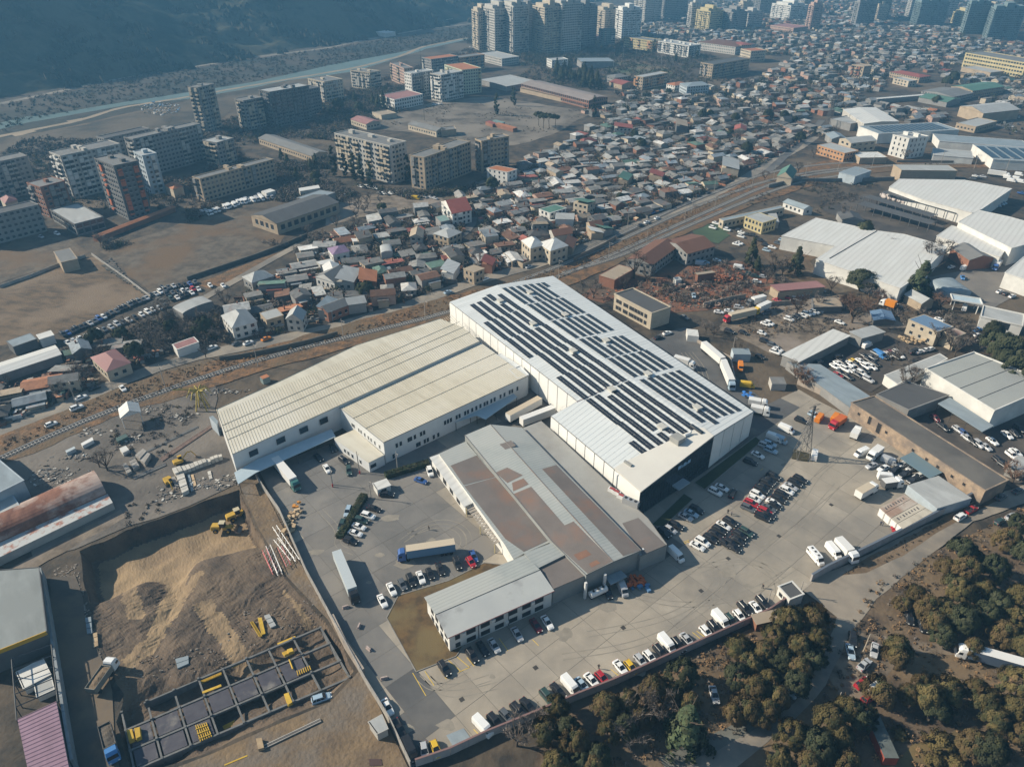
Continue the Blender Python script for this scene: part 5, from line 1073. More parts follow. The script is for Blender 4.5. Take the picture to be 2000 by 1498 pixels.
B_('rust red roofed cottage right of the pyramid villas', 'B3 440 360 410 430 470 450',4, w_tan, r_brown, 'shed', name='house', cat='house')
B_('long white and red gabled house above the bank', 'B3 290 300 330 345 450 300',5, w_pale, r_brown, 'gable', name='house', cat='house')
B_('green roofed bungalow by the settlement road', 'B3 645 275 720 305 790 285',4, w_grey, r_green, 'shed', name='house', cat='house', lm='green roadside bungalow')
B_('house with rust red gable above the green roadside bungalow', 'B3 580 240 620 275 690 240',5, w_tan, r_brown, 'gable', name='house', cat='house')
B_('white roofed open garage below the green roadside bungalow', 'B3 590 290 620 325 715 320',4, w_tan, r_white, 'shed', name='garage', cat='garage')
B_('house with a sheer grey gable among dark bushes', 'B3 350 165 340 210 480 210',5, w_white, r_lgrey, 'gable', name='house', cat='house')
B_('large pale roofed gable house beside the top of the road', 'A3 1645 1240 1640 1310 1770 1330',6, w_cream, r_lgrey, 'shed', name='house', cat='house', lm='pale roadside gable')
B_('steep house with a dark green roof beside the railway curve', 'P 1528 330 1518 345 1545 352',5, w_cream, r_green, 'gable', name='house', cat='house', lm='dark green steep house', rise=4)
B_('orange red roofed cottage left of the small teal roof', 'A3 1090 1335 1070 1365 1165 1390',5, w_tan, r_red, 'shed', name='house', cat='house', lm='red cottage')
B_('emerald green roofed long house in the settlement', 'A3 870 1355 830 1400 900 1410',5, w_tan, r_green, 'shed', name='house', cat='house', lm='emerald roof')
B_('big house with an orange cream upper roof among bushes', 'A3 1280 940 1285 985 1370 985',7, w_dark, r_tan, 'shed', name='house', cat='house', lm='orange cream house')
B_('long red roofed house beside the walled street', 'A3 800 970 800 1000 940 1005',6, w_pale, r_red, 'shed', win=PANE, name='house', cat='house', lm='long red house')
B_('maroon roofed house at the right of the settlement', 'A3 1740 980 1735 1015 1825 1020',5, w_cream, r_red, 'gable', name='house', cat='house', lm='maroon house')
# far towers
def tower(label, s, top, mat, gmat=None, lm=None):
    pts = T(s); h = top; rt = bld(label, s, h, mat, r_grey, win=(3.2,3.4,1.9,1.8,.4, gmat or mat), name='apartment_tower', cat='tower block', lm=lm, junk=2, par=1.2, group='far tower blocks')
    a, b, c, d = [Vector((p[0], p[1],0)) for p in rt[1][:4]]; mb = MB()
    for k in range(3):
        u0, u1 = k/3 + .04, (k + 1)/3 - .04; q = [a.lerp(b,.2).lerp(d.lerp(c,.2), u0), a.lerp(b,.8).lerp(d.lerp(c,.8), u0), a.lerp(b,.8).lerp(d.lerp(c,.8), u1), a.lerp(b,.2).lerp(d.lerp(c,.2), u1)]; mb.prism(q, h, h + (5,9,4)[k])
    mb.build('crown', mat, rt[0]); return rt
for i, (lab, s, h, m) in enumerate((
    ('leftmost of the tall cream high rises beyond the river flat', 'P 921 20 934 24 947 19',60, w_cream), ('cream high rise, second from left in the tall cluster', 'P 940 14 966 20 984 13',66, w_pale), ('cream high rise, third from left in the tall cluster', 'P 978 8 1003 14 1018 8',72, w_pale),
    ('tall grey sided high rise left of the tallest pair', 'P 1008 14 1022 17 1038 12',64, w_grey), ('cream high rise at the middle of the tall cluster', 'P 1040 12 1064 17 1082 10',70, w_cream), ('tallest pale high rise right of the cluster middle', 'P 1078 6 1098 10 1120 4',74, w_pale),
    ('grey high rise closing the tall cluster on its right', 'P 1118 12 1134 15 1152 10',64, w_grey), ('white high rise with stepped top right of the tall cluster', 'P 1157 18 1182 22 1200 17',46, w_cream), ('white high rise standing right of the stepped top one', 'P 1203 18 1217 22 1240 16',50, w_white),
    ('pale tower behind the white high rises touching the top edge', 'P 1240 -14 1262 -11 1278 -15',60, w_pale), ('white slab touching the top edge right of the green dome', 'P 1278 -10 1300 -7 1325 -12',50, w_grey), ('slim grey tower left of the yellow tower', 'P 1345 10 1352 12 1362 9',42, w_pale),
    ('yellow cream tower in the upper middle', 'P 1361 20 1388 24 1394 19',36, w_yel), ('wide grey slab right of the yellow cream tower', 'P 1408 22 1432 26 1442 21',34, w_grey), ('pale slab behind low trees right of the wide grey slab', 'P 1444 25 1462 28 1478 24',26, w_pale), ('slim cream tower top above the pale slab', 'P 1443 6 1452 8 1462 5',30, w_cream),
    ('white wide slab near the top edge right of centre', 'P 1508 8 1545 13 1556 8',30, w_white), ('slender white tower standing alone above the low houses', 'P 1580 10 1590 12 1598 9',44, w_pink), ('dark grey tower right of the slender white one', 'P 1670 4 1680 6 1700 2',46, w_grey), ('small cream tower beside the dark grey tower', 'P 1708 12 1717 14 1726 11',30, w_cream),
    ('wide teal netted slab touching the top edge', 'P 1788 2 1800 6 1838 0',46, w_teal), ('pale slab behind the wide teal netted slab', 'P 1690 -10 1712 -6 1728 -10',50, w_grey), ('teal glazed tower left of the dark cluster at top right', 'P 1890 6 1897 9 1924 3',54, w_teal), ('cream framed tower in front of the dark cluster at top right', 'P 1924 14 1937 18 1942 13',46, w_cream),
    ('broad dark glazed block at the top right', 'P 1936 14 1945 20 1988 10',52, w_teal), ('tan tower rising behind the broad dark block', 'P 1968 -6 1982 -3 1992 -7',56, w_tan), ('cream slab at the top right edge', 'P 1990 30 2000 33 2020 28',24, w_cream), ('yellow office block below the teal netted slab', 'P 1862 24 1880 29 1886 25',22, w_yel), ('pale block left of the teal glazed tower', 'P 1842 -4 1850 -2 1862 -6',40, w_pale),
    ('pale tall slab at the top edge between the dark grey tower and teal slab', 'P 1776 -8 1784 -6 1792 -9',44, w_pale), ('grey slab at the top edge left of the white wide slab', 'P 1470 -4 1486 0 1500 -5',34, w_grey), ('pale slab at the top edge right of the white wide slab', 'P 1560 -2 1572 1 1584 -3',34, w_pale))):
    tower(lab, s, h*.86, m)
LM.append(('tall cream high rises', (1040,50)))
# ------------------------------------------------------------- vehicles
COL = {'w': ((.72,.72,.7), 'white'), 's': ((.4,.41,.42), 'silver'), 'g': ((.09,.1,.11), 'dark grey'), 'k': ((.018,.019,.022), 'black'), 'r': ((.36,.02,.03), 'red'), 'd': ((.12,.015,.025), 'maroon'),
       'b': ((.04,.1,.28), 'blue'), 'y': ((.62,.4,.03), 'yellow'), 'o': ((.62,.2,.02), 'orange'), 'n': ((.03,.06,.055), 'dark green'), 'l': ((.32,.42,.5), 'pale blue'), 't': ((.4,.33,.24), 'tan'), 'c': ((.06,.2,.45), 'bright blue')}
def paint(k): return plain('paint_' + COL[k][1].replace(' ', '_'), COL[k][0],.36, spec=.5)
m_tyreb = plain('tyre', (.02,.02,.02),.9); m_hl = plain('headlight', (.7,.7,.66),.2); m_tl = plain('tail_light', (.35,.02,.02),.3); m_rimm = plain('wheel_rim', (.3,.3,.31),.4,.5); m_cglass = plain('car_glass', (.018,.022,.028),.12, spec=.45); m_trim = plain('car_trim', (.03,.03,.032),.6)
KN = {'s': 'sedan', 'h': 'hatchback', 'u': 'suv', 'v': 'van', 'm': 'minibus', 'p': 'pickup'}
def loft(mb, st, zb):
    rings = []
    for x, w, z in st:
        k = len(mb.v); mb.v += [(x, -w, zb), (x, -w*1.0, zb + (z - zb)*.72), (x, -w*.86, z), (x, w*.86, z), (x, w, zb + (z - zb)*.72), (x, w, zb)]; rings.append(k)
    for a, b in zip(rings, rings[1:]):
        for i in range(5): mb.f.append((a + i, b + i, b + i + 1, a + i + 1)); mb.m.append(mb.i)
    mb.f.append(tuple(rings[0] + i for i in range(6))); mb.f.append(tuple(rings[-1] + i for i in reversed(range(6)))); mb.m += [mb.i, mb.i]
def house_(gl, bd, zb, zt, xb0, xb1, xt0, xt1, wb, wt, pill=()):
    q = lambda x, w, z: (x, w, z)
    B = [(xb0, -wb, zb), (xb1, -wb, zb), (xb1, wb, zb), (xb0, wb, zb)]; U = [(xt0, -wt, zt), (xt1, -wt, zt), (xt1, wt, zt), (xt0, wt, zt)]
    for i in range(4): j = (i + 1) % 4; gl.quad(B[i], B[j], U[j], U[i])
    k = len(bd.v); bd.v += [(x, y*1.03, zt - .03) for x, y, z in U] + [(x*.97 + .03*(xt0 + xt1)/2, y*.9, zt + .06) for x, y, z in U]
    for i in range(4): j = (i + 1) % 4; bd.f.append((k + i, k + j, k + 4 + j, k + 4 + i)); bd.m.append(bd.i)
    bd.f.append((k + 4, k + 5, k + 6, k + 7)); bd.m.append(bd.i)
    for i in range(4): bd.bar(B[i], U[i],.045)
    for f in pill:
        for s in (-1,1): bd.bar((xb0 + (xb1 - xb0)*f, s*wb, zb), (xt0 + (xt1 - xt0)*f, s*wt, zt),.05)
SHP = {}
def car_parts(k):
    if k in SHP: return SHP[k]
    bd, gl, hl, tl = MB(), MB(), MB(), MB(); ex = []; wx, wr, wy = (1.38, -1.35),.32,.8; zb = .24
    if k == 's':
        loft(bd, [(-2.3,.7,.72), (-2.2,.84,.93), (-1.3,.9,1.0), (0,.9,.97), (.95,.9,.94), (1.9,.87,.82), (2.2,.78,.68), (2.3,.66,.56)], zb); house_(gl, bd,.95,1.42, -1.75,1.0, -1.0,.15,.8,.6, (.5,))
    elif k == 'h':
        wx = (1.25, -1.2); loft(bd, [(-2.0,.72,.85), (-1.9,.84,.98), (-1.0,.88,1.0), (.9,.88,.97), (1.7,.85,.84), (1.98,.76,.68), (2.08,.62,.55)], zb); house_(gl, bd,.96,1.48, -1.9,1.0, -1.5,.2,.79,.62, (.36,.68))
    elif k == 'u':
        wr = .37; wx = (1.42, -1.38); loft(bd, [(-2.3,.78,1.0), (-2.2,.9,1.12), (-1.0,.95,1.14), (1.0,.95,1.1), (2.0,.9,.98), (2.25,.82,.8), (2.35,.7,.66)],.3); house_(gl, bd,1.1,1.72, -2.15,1.05, -1.85,.35,.85,.68, (.3,.64))
        for s in (-1,1): bd.bar((-1.6, s*.6,1.8), (.2, s*.6,1.8),.03)
    elif k == 'p':
        wr = .37; wx = (1.5, -1.5); loft(bd, [(-2.6,.85,.95), (-2.5,.92,1.0), (-.6,.94,1.0), (1.1,.94,1.05), (2.1,.9,.95), (2.4,.8,.7)],.32); house_(gl, bd,1.05,1.68, -.7,1.1, -.5,.4,.84,.68, (.5,)); bd.i = 0
        ex.append(('cargo_bed', m_trim, MB().prism([(-2.45, -.76), (-.75, -.76), (-.75,.76), (-2.45,.76)],.98,1.03)))
    elif k in 'vm':
        wx = (1.75, -1.7); wr = .35; wy = .88; L = 2.8 if k == 'v' else 3.2
        loft(bd, [(-L,.9,2.1), (-L + .12,.98,2.32), (-1,1.0,2.38), (1.3,1.0,2.36), (1.75,.97,2.15), (2.3,.95,1.3), (2.75,.9,1.08), (2.9,.8,.7)],.3)
        gl.quad((2.34, -.86,1.33), (2.34,.86,1.33), (1.83,.82,2.12), (1.83, -.82,2.12))
        for s in (-1,1):
            y = 1.005; gl.quad((1.15, s*y,1.35), (2.0, s*.985,1.35), (1.7, s*.96,1.92), (1.15, s*.97,1.95))
            if k == 'm':
                for a in range(4): x = -2.95 + a*1.02; gl.quad((x, s*y,1.35), (x + .9, s*y,1.35), (x + .9, s*.975,1.98), (x, s*.975,1.98))
        gl.quad((-L - .005, -.7,1.4), (-L - .005,.7,1.4), (-L - .0,.66,2.0), (-L - .0, -.66,2.0)) if k == 'm' else None
        if k == 'm':
            for x in (-2.2, -.7,.8): ex.append(('roof_hatch', m_trim, MB().prism([(x - .3, -.3), (x + .3, -.3), (x + .3,.3), (x - .3,.3)],2.37,2.44)))
    xf = max(v[0] for v in bd.v); xr = min(v[0] for v in bd.v)
    for s in (-1,1):
        z = .62 if k in 'sh' else .8; hl.i = 0; hh = MB(); hh.box((xf - .12, s*.56, z - .06), (.26,.3,.15)); ex.append(('headlight', m_hl, hh)); hh = MB(); hh.box((xr + .06, s*.62, z + .08), (.16,.28,.18)); ex.append(('tail_light', m_tl, hh))
    wh = MB(); wh.bar((0, -.1,0), (0,.1,0), wr,10); rm = MB(); rm.bar((0, -.112,0), (0,.112,0), wr*.58,8)
    SHP[k] = dict(body=bd.mesh('body', [paint('w')]), window=gl.mesh('window', [m_cglass]), ex=[(n, b.mesh(n, [m])) for n, m, b in ex], wheel=wh.mesh('wheel', [m_tyreb]), rim=rm.mesh('rim', [m_rimm]), wp=[(x, s*wy, wr) for x in wx for s in (-1,1)])
    # small copy for the far distance: body and glass in one mesh
    f = MB(); f.v = list(bd.v); f.f = list(bd.f); f.m = [0]*len(bd.f); n = len(f.v); f.v += gl.v; f.f += [tuple(i + n for i in q) for q in gl.f]; f.m += [1]*len(gl.f)
    SHP[k]['far'] = f.mesh('parked_car', [paint('w'), m_cglass]); return SHP[k]
CM = {}; FARC = {}
def colored(me, col, key):
    if (key, col) not in CM: c = me.copy(); c.materials[0] = paint(col); CM[(key, col)] = c
    return CM[(key, col)]
VNAME = {'s': 'parked_car', 'h': 'parked_car', 'u': 'parked_car', 'v': 'parked_van', 'm': 'minibus', 'p': 'pickup_truck'}
VCAT = {'s': 'car', 'h': 'car', 'u': 'car', 'v': 'van', 'm': 'minibus', 'p': 'pickup'}
def vehicle(px, py, hx, hy, col, k, far=False, group=None, label=None, z=0.0):
    if far and py < 560 and k in 'shu':             # beyond the nearest few hundred cars: one joined mass
        p = W(px, py,.5); q = W(px + hx*.2, py + hy*.2,.5); FARC.setdefault(col, []).append((p.x, p.y, math.atan2(q.y - p.y, q.x - p.x), k)); return
    p = W(px, py,.7 + z); p.z = z; q = W(px + hx*.2, py + hy*.2,.7 + z); a = math.atan2(q.y - p.y, q.x - p.x) + R.uniform(-.04,.04); s = car_parts(k)
    if far:
        o = bpy.data.objects.new(VNAME[k], colored(s['far'], col, k + 'f')); C.objects.link(o)
    else:
        o = thing(VNAME[k], None, 'car')
        def ch(n, me, par, loc=(0,0,0)):
            c = bpy.data.objects.new(n, me); C.objects.link(c); c.parent = par; c.location = loc; return c
        ch('body', colored(s['body'], col, k), o); ch('window', s['window'], o)
        for n, me in s['ex']: ch(n, me, o)
        for w in s['wp']: wl = ch('wheel', s['wheel'], o, w); ch('rim', s['rim'], wl)
    o.location = (p.x, p.y, ZY if z == 0 else z); o.rotation_euler = (0,0, a); o['category'] = VCAT[k]
    if group: o['group'] = group
    if label: o['label'] = label
    return o
ORD = 'leftmost;second;third;fourth;fifth;sixth;seventh;eighth;ninth;tenth;eleventh;twelfth;thirteenth;fourteenth;fifteenth;sixteenth;seventeenth;eighteenth;nineteenth;twentieth'.split(';')
def row(place, h, s, far=False, group=None):
    """one row of parked cars; each label counts its own kind from the left of that row"""
    it = []
    for t in s.split(';'):
        t = t.split()
        if not t: continue
        hv = (float(t[3]), float(t[4])) if len(t) > 4 else h; it.append((float(t[0]), float(t[1]), t[2][0], t[2][1], hv))
    it.sort(key=lambda t: t[0]); cnt = {}
    for t in it: cnt[t[2:4]] = cnt.get(t[2:4],0) + 1
    seen = {}
    for x, y, c, k, hv in it:
        i = seen.get((c, k),0); seen[(c, k)] = i + 1; d = COL[c][1] + ' ' + KN[k]
        lab = ('only ' + d if cnt[(c, k)] == 1 else 'leftmost ' + d if i == 0 else '%s %s from the left' % (ORD[i], d) if i < 20 else 'rightmost ' + d) + ' ' + place
        vehicle(x, y, hv[0], hv[1], c, k, far, group or ('cars parked ' + place), lab)
row('in the row along the south yard wall', (50,57), '943 1420 wv;967 1409 ku;989 1398 gh;1012 1388 ku;1031 1378 ks;1069 1361 nu;1090 1349 ks;1114 1341 wv;1137 1338 ls;1156 1329 ws;1176 1324 rh;1212 1304 ws;1232 1303 yh;1251 1290 sh;1269 1283 wh;1290 1274 ku;1302 1259 wv;1325 1260 ku;1342 1250 ss;1379 1234 wh;1395 1227 ku;1407 1212 wv;1427 1213 nu;1444 1203 wh;1454 1189 ku;1477 1188 ws;1490 1177 ku')
row('at the lower yard corner beside the west wall', (45,90), '757 1381 ws;780 1424 kp;801 1465 kv;829 1466 sh 15 90;851 1462 yh 32 85')
row('parked before the white office front', (42,62), '868 1306 ku;922 1281 ku;943 1267 ks;965 1261 ss;1010 1239 ss;1047 1222 ds;1069 1216 ws')
row('in the row above the brown lawn', (35,75), '747 1174 ws 40 70;765 1151 ws;786 1142 gh;803 1134 ku;822 1128 ws;840 1121 kh;860 1112 ks;893 1101 ku;920 1098 rh 20 30;925 1087 bs')
row('in the row beside the clipped hedge', (85,25), '731 994 ks;719 1008 wu;706 1017 nu;701 1029 ws;694 1042 ws;685 1057 ku;680 1000 lu -30 80;668 1027 nu -30 80')
row('parked in the west yard by the cream halls', (40,70), '639 916 ws;672 900 ku 45 40;682 920 nu 10 60;622 894 ks 50 40;650 876 kh;756 967 ku 80 5;822 939 bs 50 20;840 922 wu 20 70')
row('along the glazed front of the solar hall', (70,35), '1339 1010 ss;1350 1003 ls;1360 996 ku;1397 961 wu;1410 953 ws;1431 965 ku 35 -60;1465 903 ku 80 30;1480 889 ws;1494 871 su 80 30;1503 868 lu 60 20;1297 1041 ku 60 50;1309 1035 sh 70 40;1320 1027 ku')
row('in the lower block of cars in the east yard', (72,40), '1362 1067 ws;1372 1059 wu;1387 1053 ku;1397 1044 ks;1405 1036 ku;1413 1027 ws;1426 1020 ku;1416 1062 kh;1427 1062 ku;1441 1056 ks;1444 1046 ku;1457 1040 nu;1432 1070 ks')
row('in the left file of the upper car block', (75,35), '1461 993 gu;1467 984 ru;1473 975 wh;1479 967 wu;1486 958 ku;1491 951 ks;1497 944 ku;1503 938 ks;1510 931 ku')
row('in the right file of the upper car block', (75,35), '1489 1011 ku;1494 1000 ru;1501 993 gs;1510 982 ws;1520 976 ku;1527 966 ku;1536 959 wu;1544 951 ss;1552 944 ku;1562 937 ku;1499 1006 ks;1513 988 kh')
row('standing at the north end of the east yard', (60,25), '1535 840 wv;1512 857 wv;1521 860 lv;1590 890 wv 5 -70;1564 822 ku;1505 880 lu')
row('in front of the slate carport', (-60,25), '1682 886 wv;1702 910 ss;1725 915 ws;1747 920 ku;1767 928 ku;1783 939 ku;1793 930 ws;1731 934 wv 60 8;1737 903 sv 50 20;1762 908 wh;1780 915 sh')
row('at the east wall near the gatehouse', (60,70), '1593 1090 wm;1627 1078 wv')
row('at the roadside below the stone block', (60, -35), '1875 1010 wu;1897 996 rp;1955 971 gs;1988 959 gs;1975 1009 ss;1952 1019 nh')
row('in the lot below the big grey hall', (60,45), '1842 835 kp;1870 839 sh;1881 846 bh;1889 856 ss;1900 864 ks;1911 868 su;1925 873 ss;1938 862 ws;1967 850 ws;1980 846 ks;1950 901 ku;1958 908 kh;1976 890 wu;1984 884 ws;1826 817 dh;1990 838 ku')
row('among the grove trees', (20,80), '1395 1357 ss;1665 1250 ku 10 60;1661 1273 ls;1708 1270 ss -10 60;1688 1298 ss 50 -45;1684 1334 rs 50 -35;1708 1342 wh 50 -35;1696 1363 rh 50 -35;1905 1154 ss 50 -20;1541 1350 lh 60 50;1776 1208 kh;1802 1223 kh;1872 1072 ku')
row('in the packed lot by the lean roof', (62,34), '1630 716 ws;1637 711 ws;1644 707 ks;1651 722 wu;1641 728 kh;1636 733 rs;1655 736 ks;1662 722 wh;1668 728 ws;1676 733 ks;1681 729 wu;1686 723 ks;1660 711 ws;1667 707 yh;1673 713 ks;1680 706 ws;1690 716 wu;1697 714 ws;1703 717 ws;1708 711 kh;1695 703 kh;1702 698 gs;1688 696 ks;1710 691 gu;1717 694 cv;1724 697 ks;1732 693 ws;1740 690 dh;1748 697 ku;1752 690 wu;1757 695 ws;1696 742 su')
row('near the timber heap by the blue roofed house', (50, -20), '1782 688 ku;1789 685 ku;1796 687 ws;1808 684 ws;1818 682 wh;1693 676 wv;1636 698 ku;1599 708 gh')
row('in the white row above the car lot shed', (72,25), '1541 624 wu;1550 620 ks;1557 617 ks;1567 617 ws;1575 614 wu;1583 612 ws;1591 610 wu;1600 607 sh')
row('in the row under the reddish lean-to', (60,20), '1518 587 rs;1536 581 rs;1545 578 wh;1553 576 ss;1561 574 ws;1568 573 wu;1574 572 ws;1581 571 kh;1589 570 sh;1597 569 ks;1605 568 gh;1551 588 ws 60 -12')
row('on the lot left of the car lot shed', (70,25), '1502 632 wu;1495 633 ws;1509 675 gu;1519 683 ws;1514 688 wu;1496 612 gu -60 20;1424 648 ku;1451 650 kh;1488 651 wh;1493 667 ku;1484 697 kh;1640 630 ws')
row('in the parking lot by the yellowish block', (60,15), '1392 446 wu;1398 437 ws;1415 444 wh;1420 450 wu;1443 452 ku;1448 455 ws;1447 463 wu;1460 459 ks;1471 461 ku;1444 476 ws;1438 478 ws;1485 471 ku;1495 480 ku;1497 490 lu;1508 484 ws;1518 476 gh;1527 470 lh', True)
row('by the heaps in the red earth yard', (70,10), '1368 516 lv;1378 513 ls;1400 509 ws;1443 524 wv;1464 536 nu;1475 540 nu;1478 551 wu;1491 541 sh;1355 578 lp 15 60;1443 601 su;1404 610 ws;1424 608 ws')
row('on the lane behind the solar hall', (70, -20), '1303 651 ws;1286 660 ks;1337 620 gs 60 30')
row('on the road beside the railway', (60, -24), '1033 522 ss;1251 441 ks;1263 435 ws;1283 427 ws;1277 416 bs;1291 411 ls;1363 384 ks;1383 378 ks;1142 470 wh 60 -30;948 546 ws;875 571 ls;158 777 ws;150 797 wu;184 759 ks;240 759 ws 45 60;962 671 ks;485 670 ws;463 671 gs;415 679 ws;100 829 wh;520 662 os', True)
row('on the avenue at far right', (10, -60), '1993 190 ws;1985 196 ks;1978 205 ss;1980 214 ks;1970 222 ws;1968 232 ks;1962 240 ss;1990 230 ws;1988 243 gs;1996 252 ks;1984 258 ws;1972 262 ks;1978 248 ss', True)
row('in the lot beside the angled white warehouse', (60,10), '1905 345 ws;1912 349 ks;1920 346 ss;1975 354 wv;1985 350 wv;1993 356 wv;1990 342 wv;1968 348 wv;1940 405 lh;1948 403 ls;1955 400 ls;1960 398 lh;1995 378 bp;1900 350 gs', True)
row('by the concrete apron at right', (60, -20), '1858 522 ws;1883 525 wv;1880 543 cp 20 60;1953 570 ws;1965 574 ks;1977 579 ws;1835 625 ws 60 20;1910 645 cp;1909 655 ws;1916 664 wh;1752 598 ws 60 15;1883 603 wv 10 -50')
# long packed rows and the van lot, seen small
rr = random.Random(3)
def packed(place, a, b, n, h, cols, kinds='shu', jit=1.2, far=True):
    row(place, h, ';'.join('%.1f %.1f %s%s' % (a[0] + (b[0] - a[0])*k/(n - 1) + rr.uniform(-jit, jit), a[1] + (b[1] - a[1])*k/(n - 1) + rr.uniform(-jit, jit), rr.choice(cols), rr.choice(kinds)) for k in range(n)), far)
packed('in the upper packed row below the brown field', (124,654), (322,566),24, (60,34), 'wskggkwskb'); packed('in the lower packed row below the brown field', (134,671), (324,597),17, (60,34), 'wsskgw')
packed('in the first jumbled row by the curved shed', (318,564), (382,552),7, (40,40), 'kbswgk'); packed('in the second jumbled row by the curved shed', (326,574), (388,564),7, (40,40), 'kwsrgk')
packed('in the third jumbled row by the curved shed', (336,583), (374,573),5, (40,40), 'kwkn'); packed('on the verge above the settlement', (412,558), (436,560),2, (40,40), 'w')
for k, (a, b, n) in enumerate((((388,420), (404,416),3), ((406,419), (446,404),7), ((420,414), (462,398),7), ((436,408), (488,389),8), ((458,402), (508,384),8), ((478,396), (524,381),7), ((495,392), (530,386),5))):
    packed('in row %s of the white van lot' % 'one two three four five six seven'.split()[k], a, b, n, (40,30), 'wwwws', 'vvh',.8)
packed('on the dirt lot by the twin vaulted shed', (660,387), (690,380),5, (50,10), 'kwsg'); packed('near the yellow van on the dirt lot', (740,380), (800,378),9, (50,12), 'kwskg'); packed('at the end of the dirt lot by the red dormered house', (812,384), (850,388),5, (50,12), 'kwsk')
packed('before the mottled slab', (705,365), (735,369),6, (50,12), 'kkwk'); row('on the dirt lot', (60,8), '812 388 yv', True)
packed('beside the white cluster at the waste ground', (845,205), (862,204),6, (20,40), 'wwsw'); packed('before the tall cream high rises', (918,92), (960,95),12, (20,40), 'wskwg')
packed('on the grassy edge by the pale block', (80,463), (112,458),2, (50,20), 'ws')

fm = MB(); fmat = [m_cglass] + [paint(c) for c in FARC]
for ci, c in enumerate(FARC):
    for x, y, a, k in FARC[c]:
        me = car_parts(k)['far']; n = len(fm.v); co, si = math.cos(a), math.sin(a)
        fm.v += [(x + w.co.x*co - w.co.y*si, y + w.co.x*si + w.co.y*co, w.co.z + ZY) for w in me.vertices]
        for p in me.polygons: fm.f.append(tuple(i + n for i in p.vertices)); fm.m.append(0 if p.material_index else ci + 1)
fm.build('distant_cars', fmat, None, 'stuff')

# trucks
def semi(label, tail, cab, tc, cc, sidec=None, h=4.0, L=None, name='semi_truck', cabt=True, tsid=None):
    a, b = W(*tail,0), W(*cab,0); d = (b - a); ang = math.atan2(d.y, d.x); t = thing(name, label, 'truck' if cabt else 'trailer', (a.x, a.y, ZY)); t.rotation_euler = (0,0, ang); L = L or d.length; lt = L - (2.6 if cabt else 0); O = Vector((0,0,0))
    def bb(n, m, x0, x1, w, z0, z1, par=t, y=0):
        k = MB(); k.prism([(x0, y - w/2), (x1, y - w/2), (x1, y + w/2), (x0, y + w/2)], z0, z1, bot=True); o = k.build(n, m, par, o=O); return o
    bb('trailer', sidec or tc,0, lt,2.5,1.15, h - .06); bb('trailer_roof', tc,.0, lt,2.54, h - .055, h); bb('chassis', m_trim,.3, L - .4,1.0,.7,1.14)
    wh = MB(); wh.bar((0, -.17,0), (0,.17,0),.5,10); wm = wh.mesh('wheel', [m_tyreb])
    for x in ([1.2,2.5,3.8] if L > 10 else [1.3]) + ([lt - .3, L - 1.0] if cabt else []):
        for s in (-1,1): w = bpy.data.objects.new('wheel', wm); C.objects.link(w); w.parent = t; w.location = (x, s*1.05,.5)
    if cabt:
        m = MB(); loft(m, [(L - 2.3,1.2,3.1), (L - 2.1,1.24,3.5), (L - .9,1.24,3.4), (L - .3,1.22,2.9), (L - .12,1.2,1.6), (L,1.15,1.0)],.55); c = m.build('cab', cc, t, o=O)
        m = MB(); m.quad((L - .24, -1.05,2.75), (L - .1, -1.08,1.75), (L - .1,1.08,1.75), (L - .24,1.05,2.75)); m.build('windscreen', m_cglass, c, o=O)
        for s in (-1,1): m = MB(); m.quad((L - 1.3, s*1.25,1.75), (L - .35, s*1.25,1.75), (L - .5, s*1.25,2.55), (L - 1.3, s*1.25,2.55)); m.build('side_window', m_cglass, c, o=O)
        for s in (-1,1): bb('headlight', m_hl, L - .02, L + .03,.35,.8,1.05, c, s*.85)
    return t
T_w, T_t, T_g = plain('trailer_white', (.66,.65,.62),.5), plain('trailer_tan', (.5,.42,.31),.6), plain('trailer_grey', (.42,.46,.47),.5)
semi('white trailer truck with a dark teal cab at the cream hall dock', (541,912), (590,970), T_w, plain('cab_teal', (.05,.15,.14),.35), L=16.5)
semi('blue truck with a tan tarpaulin roof standing across the west yard', (889,1078), (777,1095), T_t, paint('b'), plain('tarpaulin_blue', (.1,.19,.3),.6))
semi('grey trailer truck with a black cab driving down the west lane', (661,1096), (697,1183), T_g, paint('k'))
semi('cream semi trailer with a red mark docked at the solar hall', (992,828), (1054,794), T_t, paint('w'), T_w, cabt=False, name='semi_trailer'); semi('white semi trailer docked below the cream one at the solar hall', (1018,836), (1081,812), T_w, paint('w'), cabt=False, name='semi_trailer')
semi('longest white truck curving along the yard wall behind the solar hall', (1372,684), (1416,722), T_w, paint('w'), L=17); semi('white trailer truck with a blue cab behind the solar hall, lower one', (1411,722), (1434,778), T_w, paint('l'), L=17)
semi('small white lorry half hidden by the solar hall roof edge', (1315,712), (1350,722), T_w, paint('w'), L=9); semi('white box lorry with a dark cab on the lane above the dirt lot', (1491,592), (1459,600), T_w, paint('g'), L=10)
semi('long cream trailer with a red tractor by the boundary wall', (1472,618), (1404,634), T_t, paint('r'), L=17); semi('white trailer with a yellow cab behind the red tractor one', (1500,604), (1474,616), T_w, paint('y'), L=11)
semi('white truck with a dark blue side half hidden in the grove at right', (2014,1322), (1902,1290), T_w, paint('w'), plain('trailer_navy', (.09,.13,.19),.5), L=16.5)
semi('white articulated truck beside the grey brick shed', (1938,508), (1918,526), T_w, paint('w'), L=13); semi('white lorry with a blue cab on the concrete apron', (1948,522), (1935,536), T_w, paint('b'), L=8); semi('white tanker like lorry behind the angled white warehouse', (1927,343), (1965,348), T_w, paint('w'), L=14)
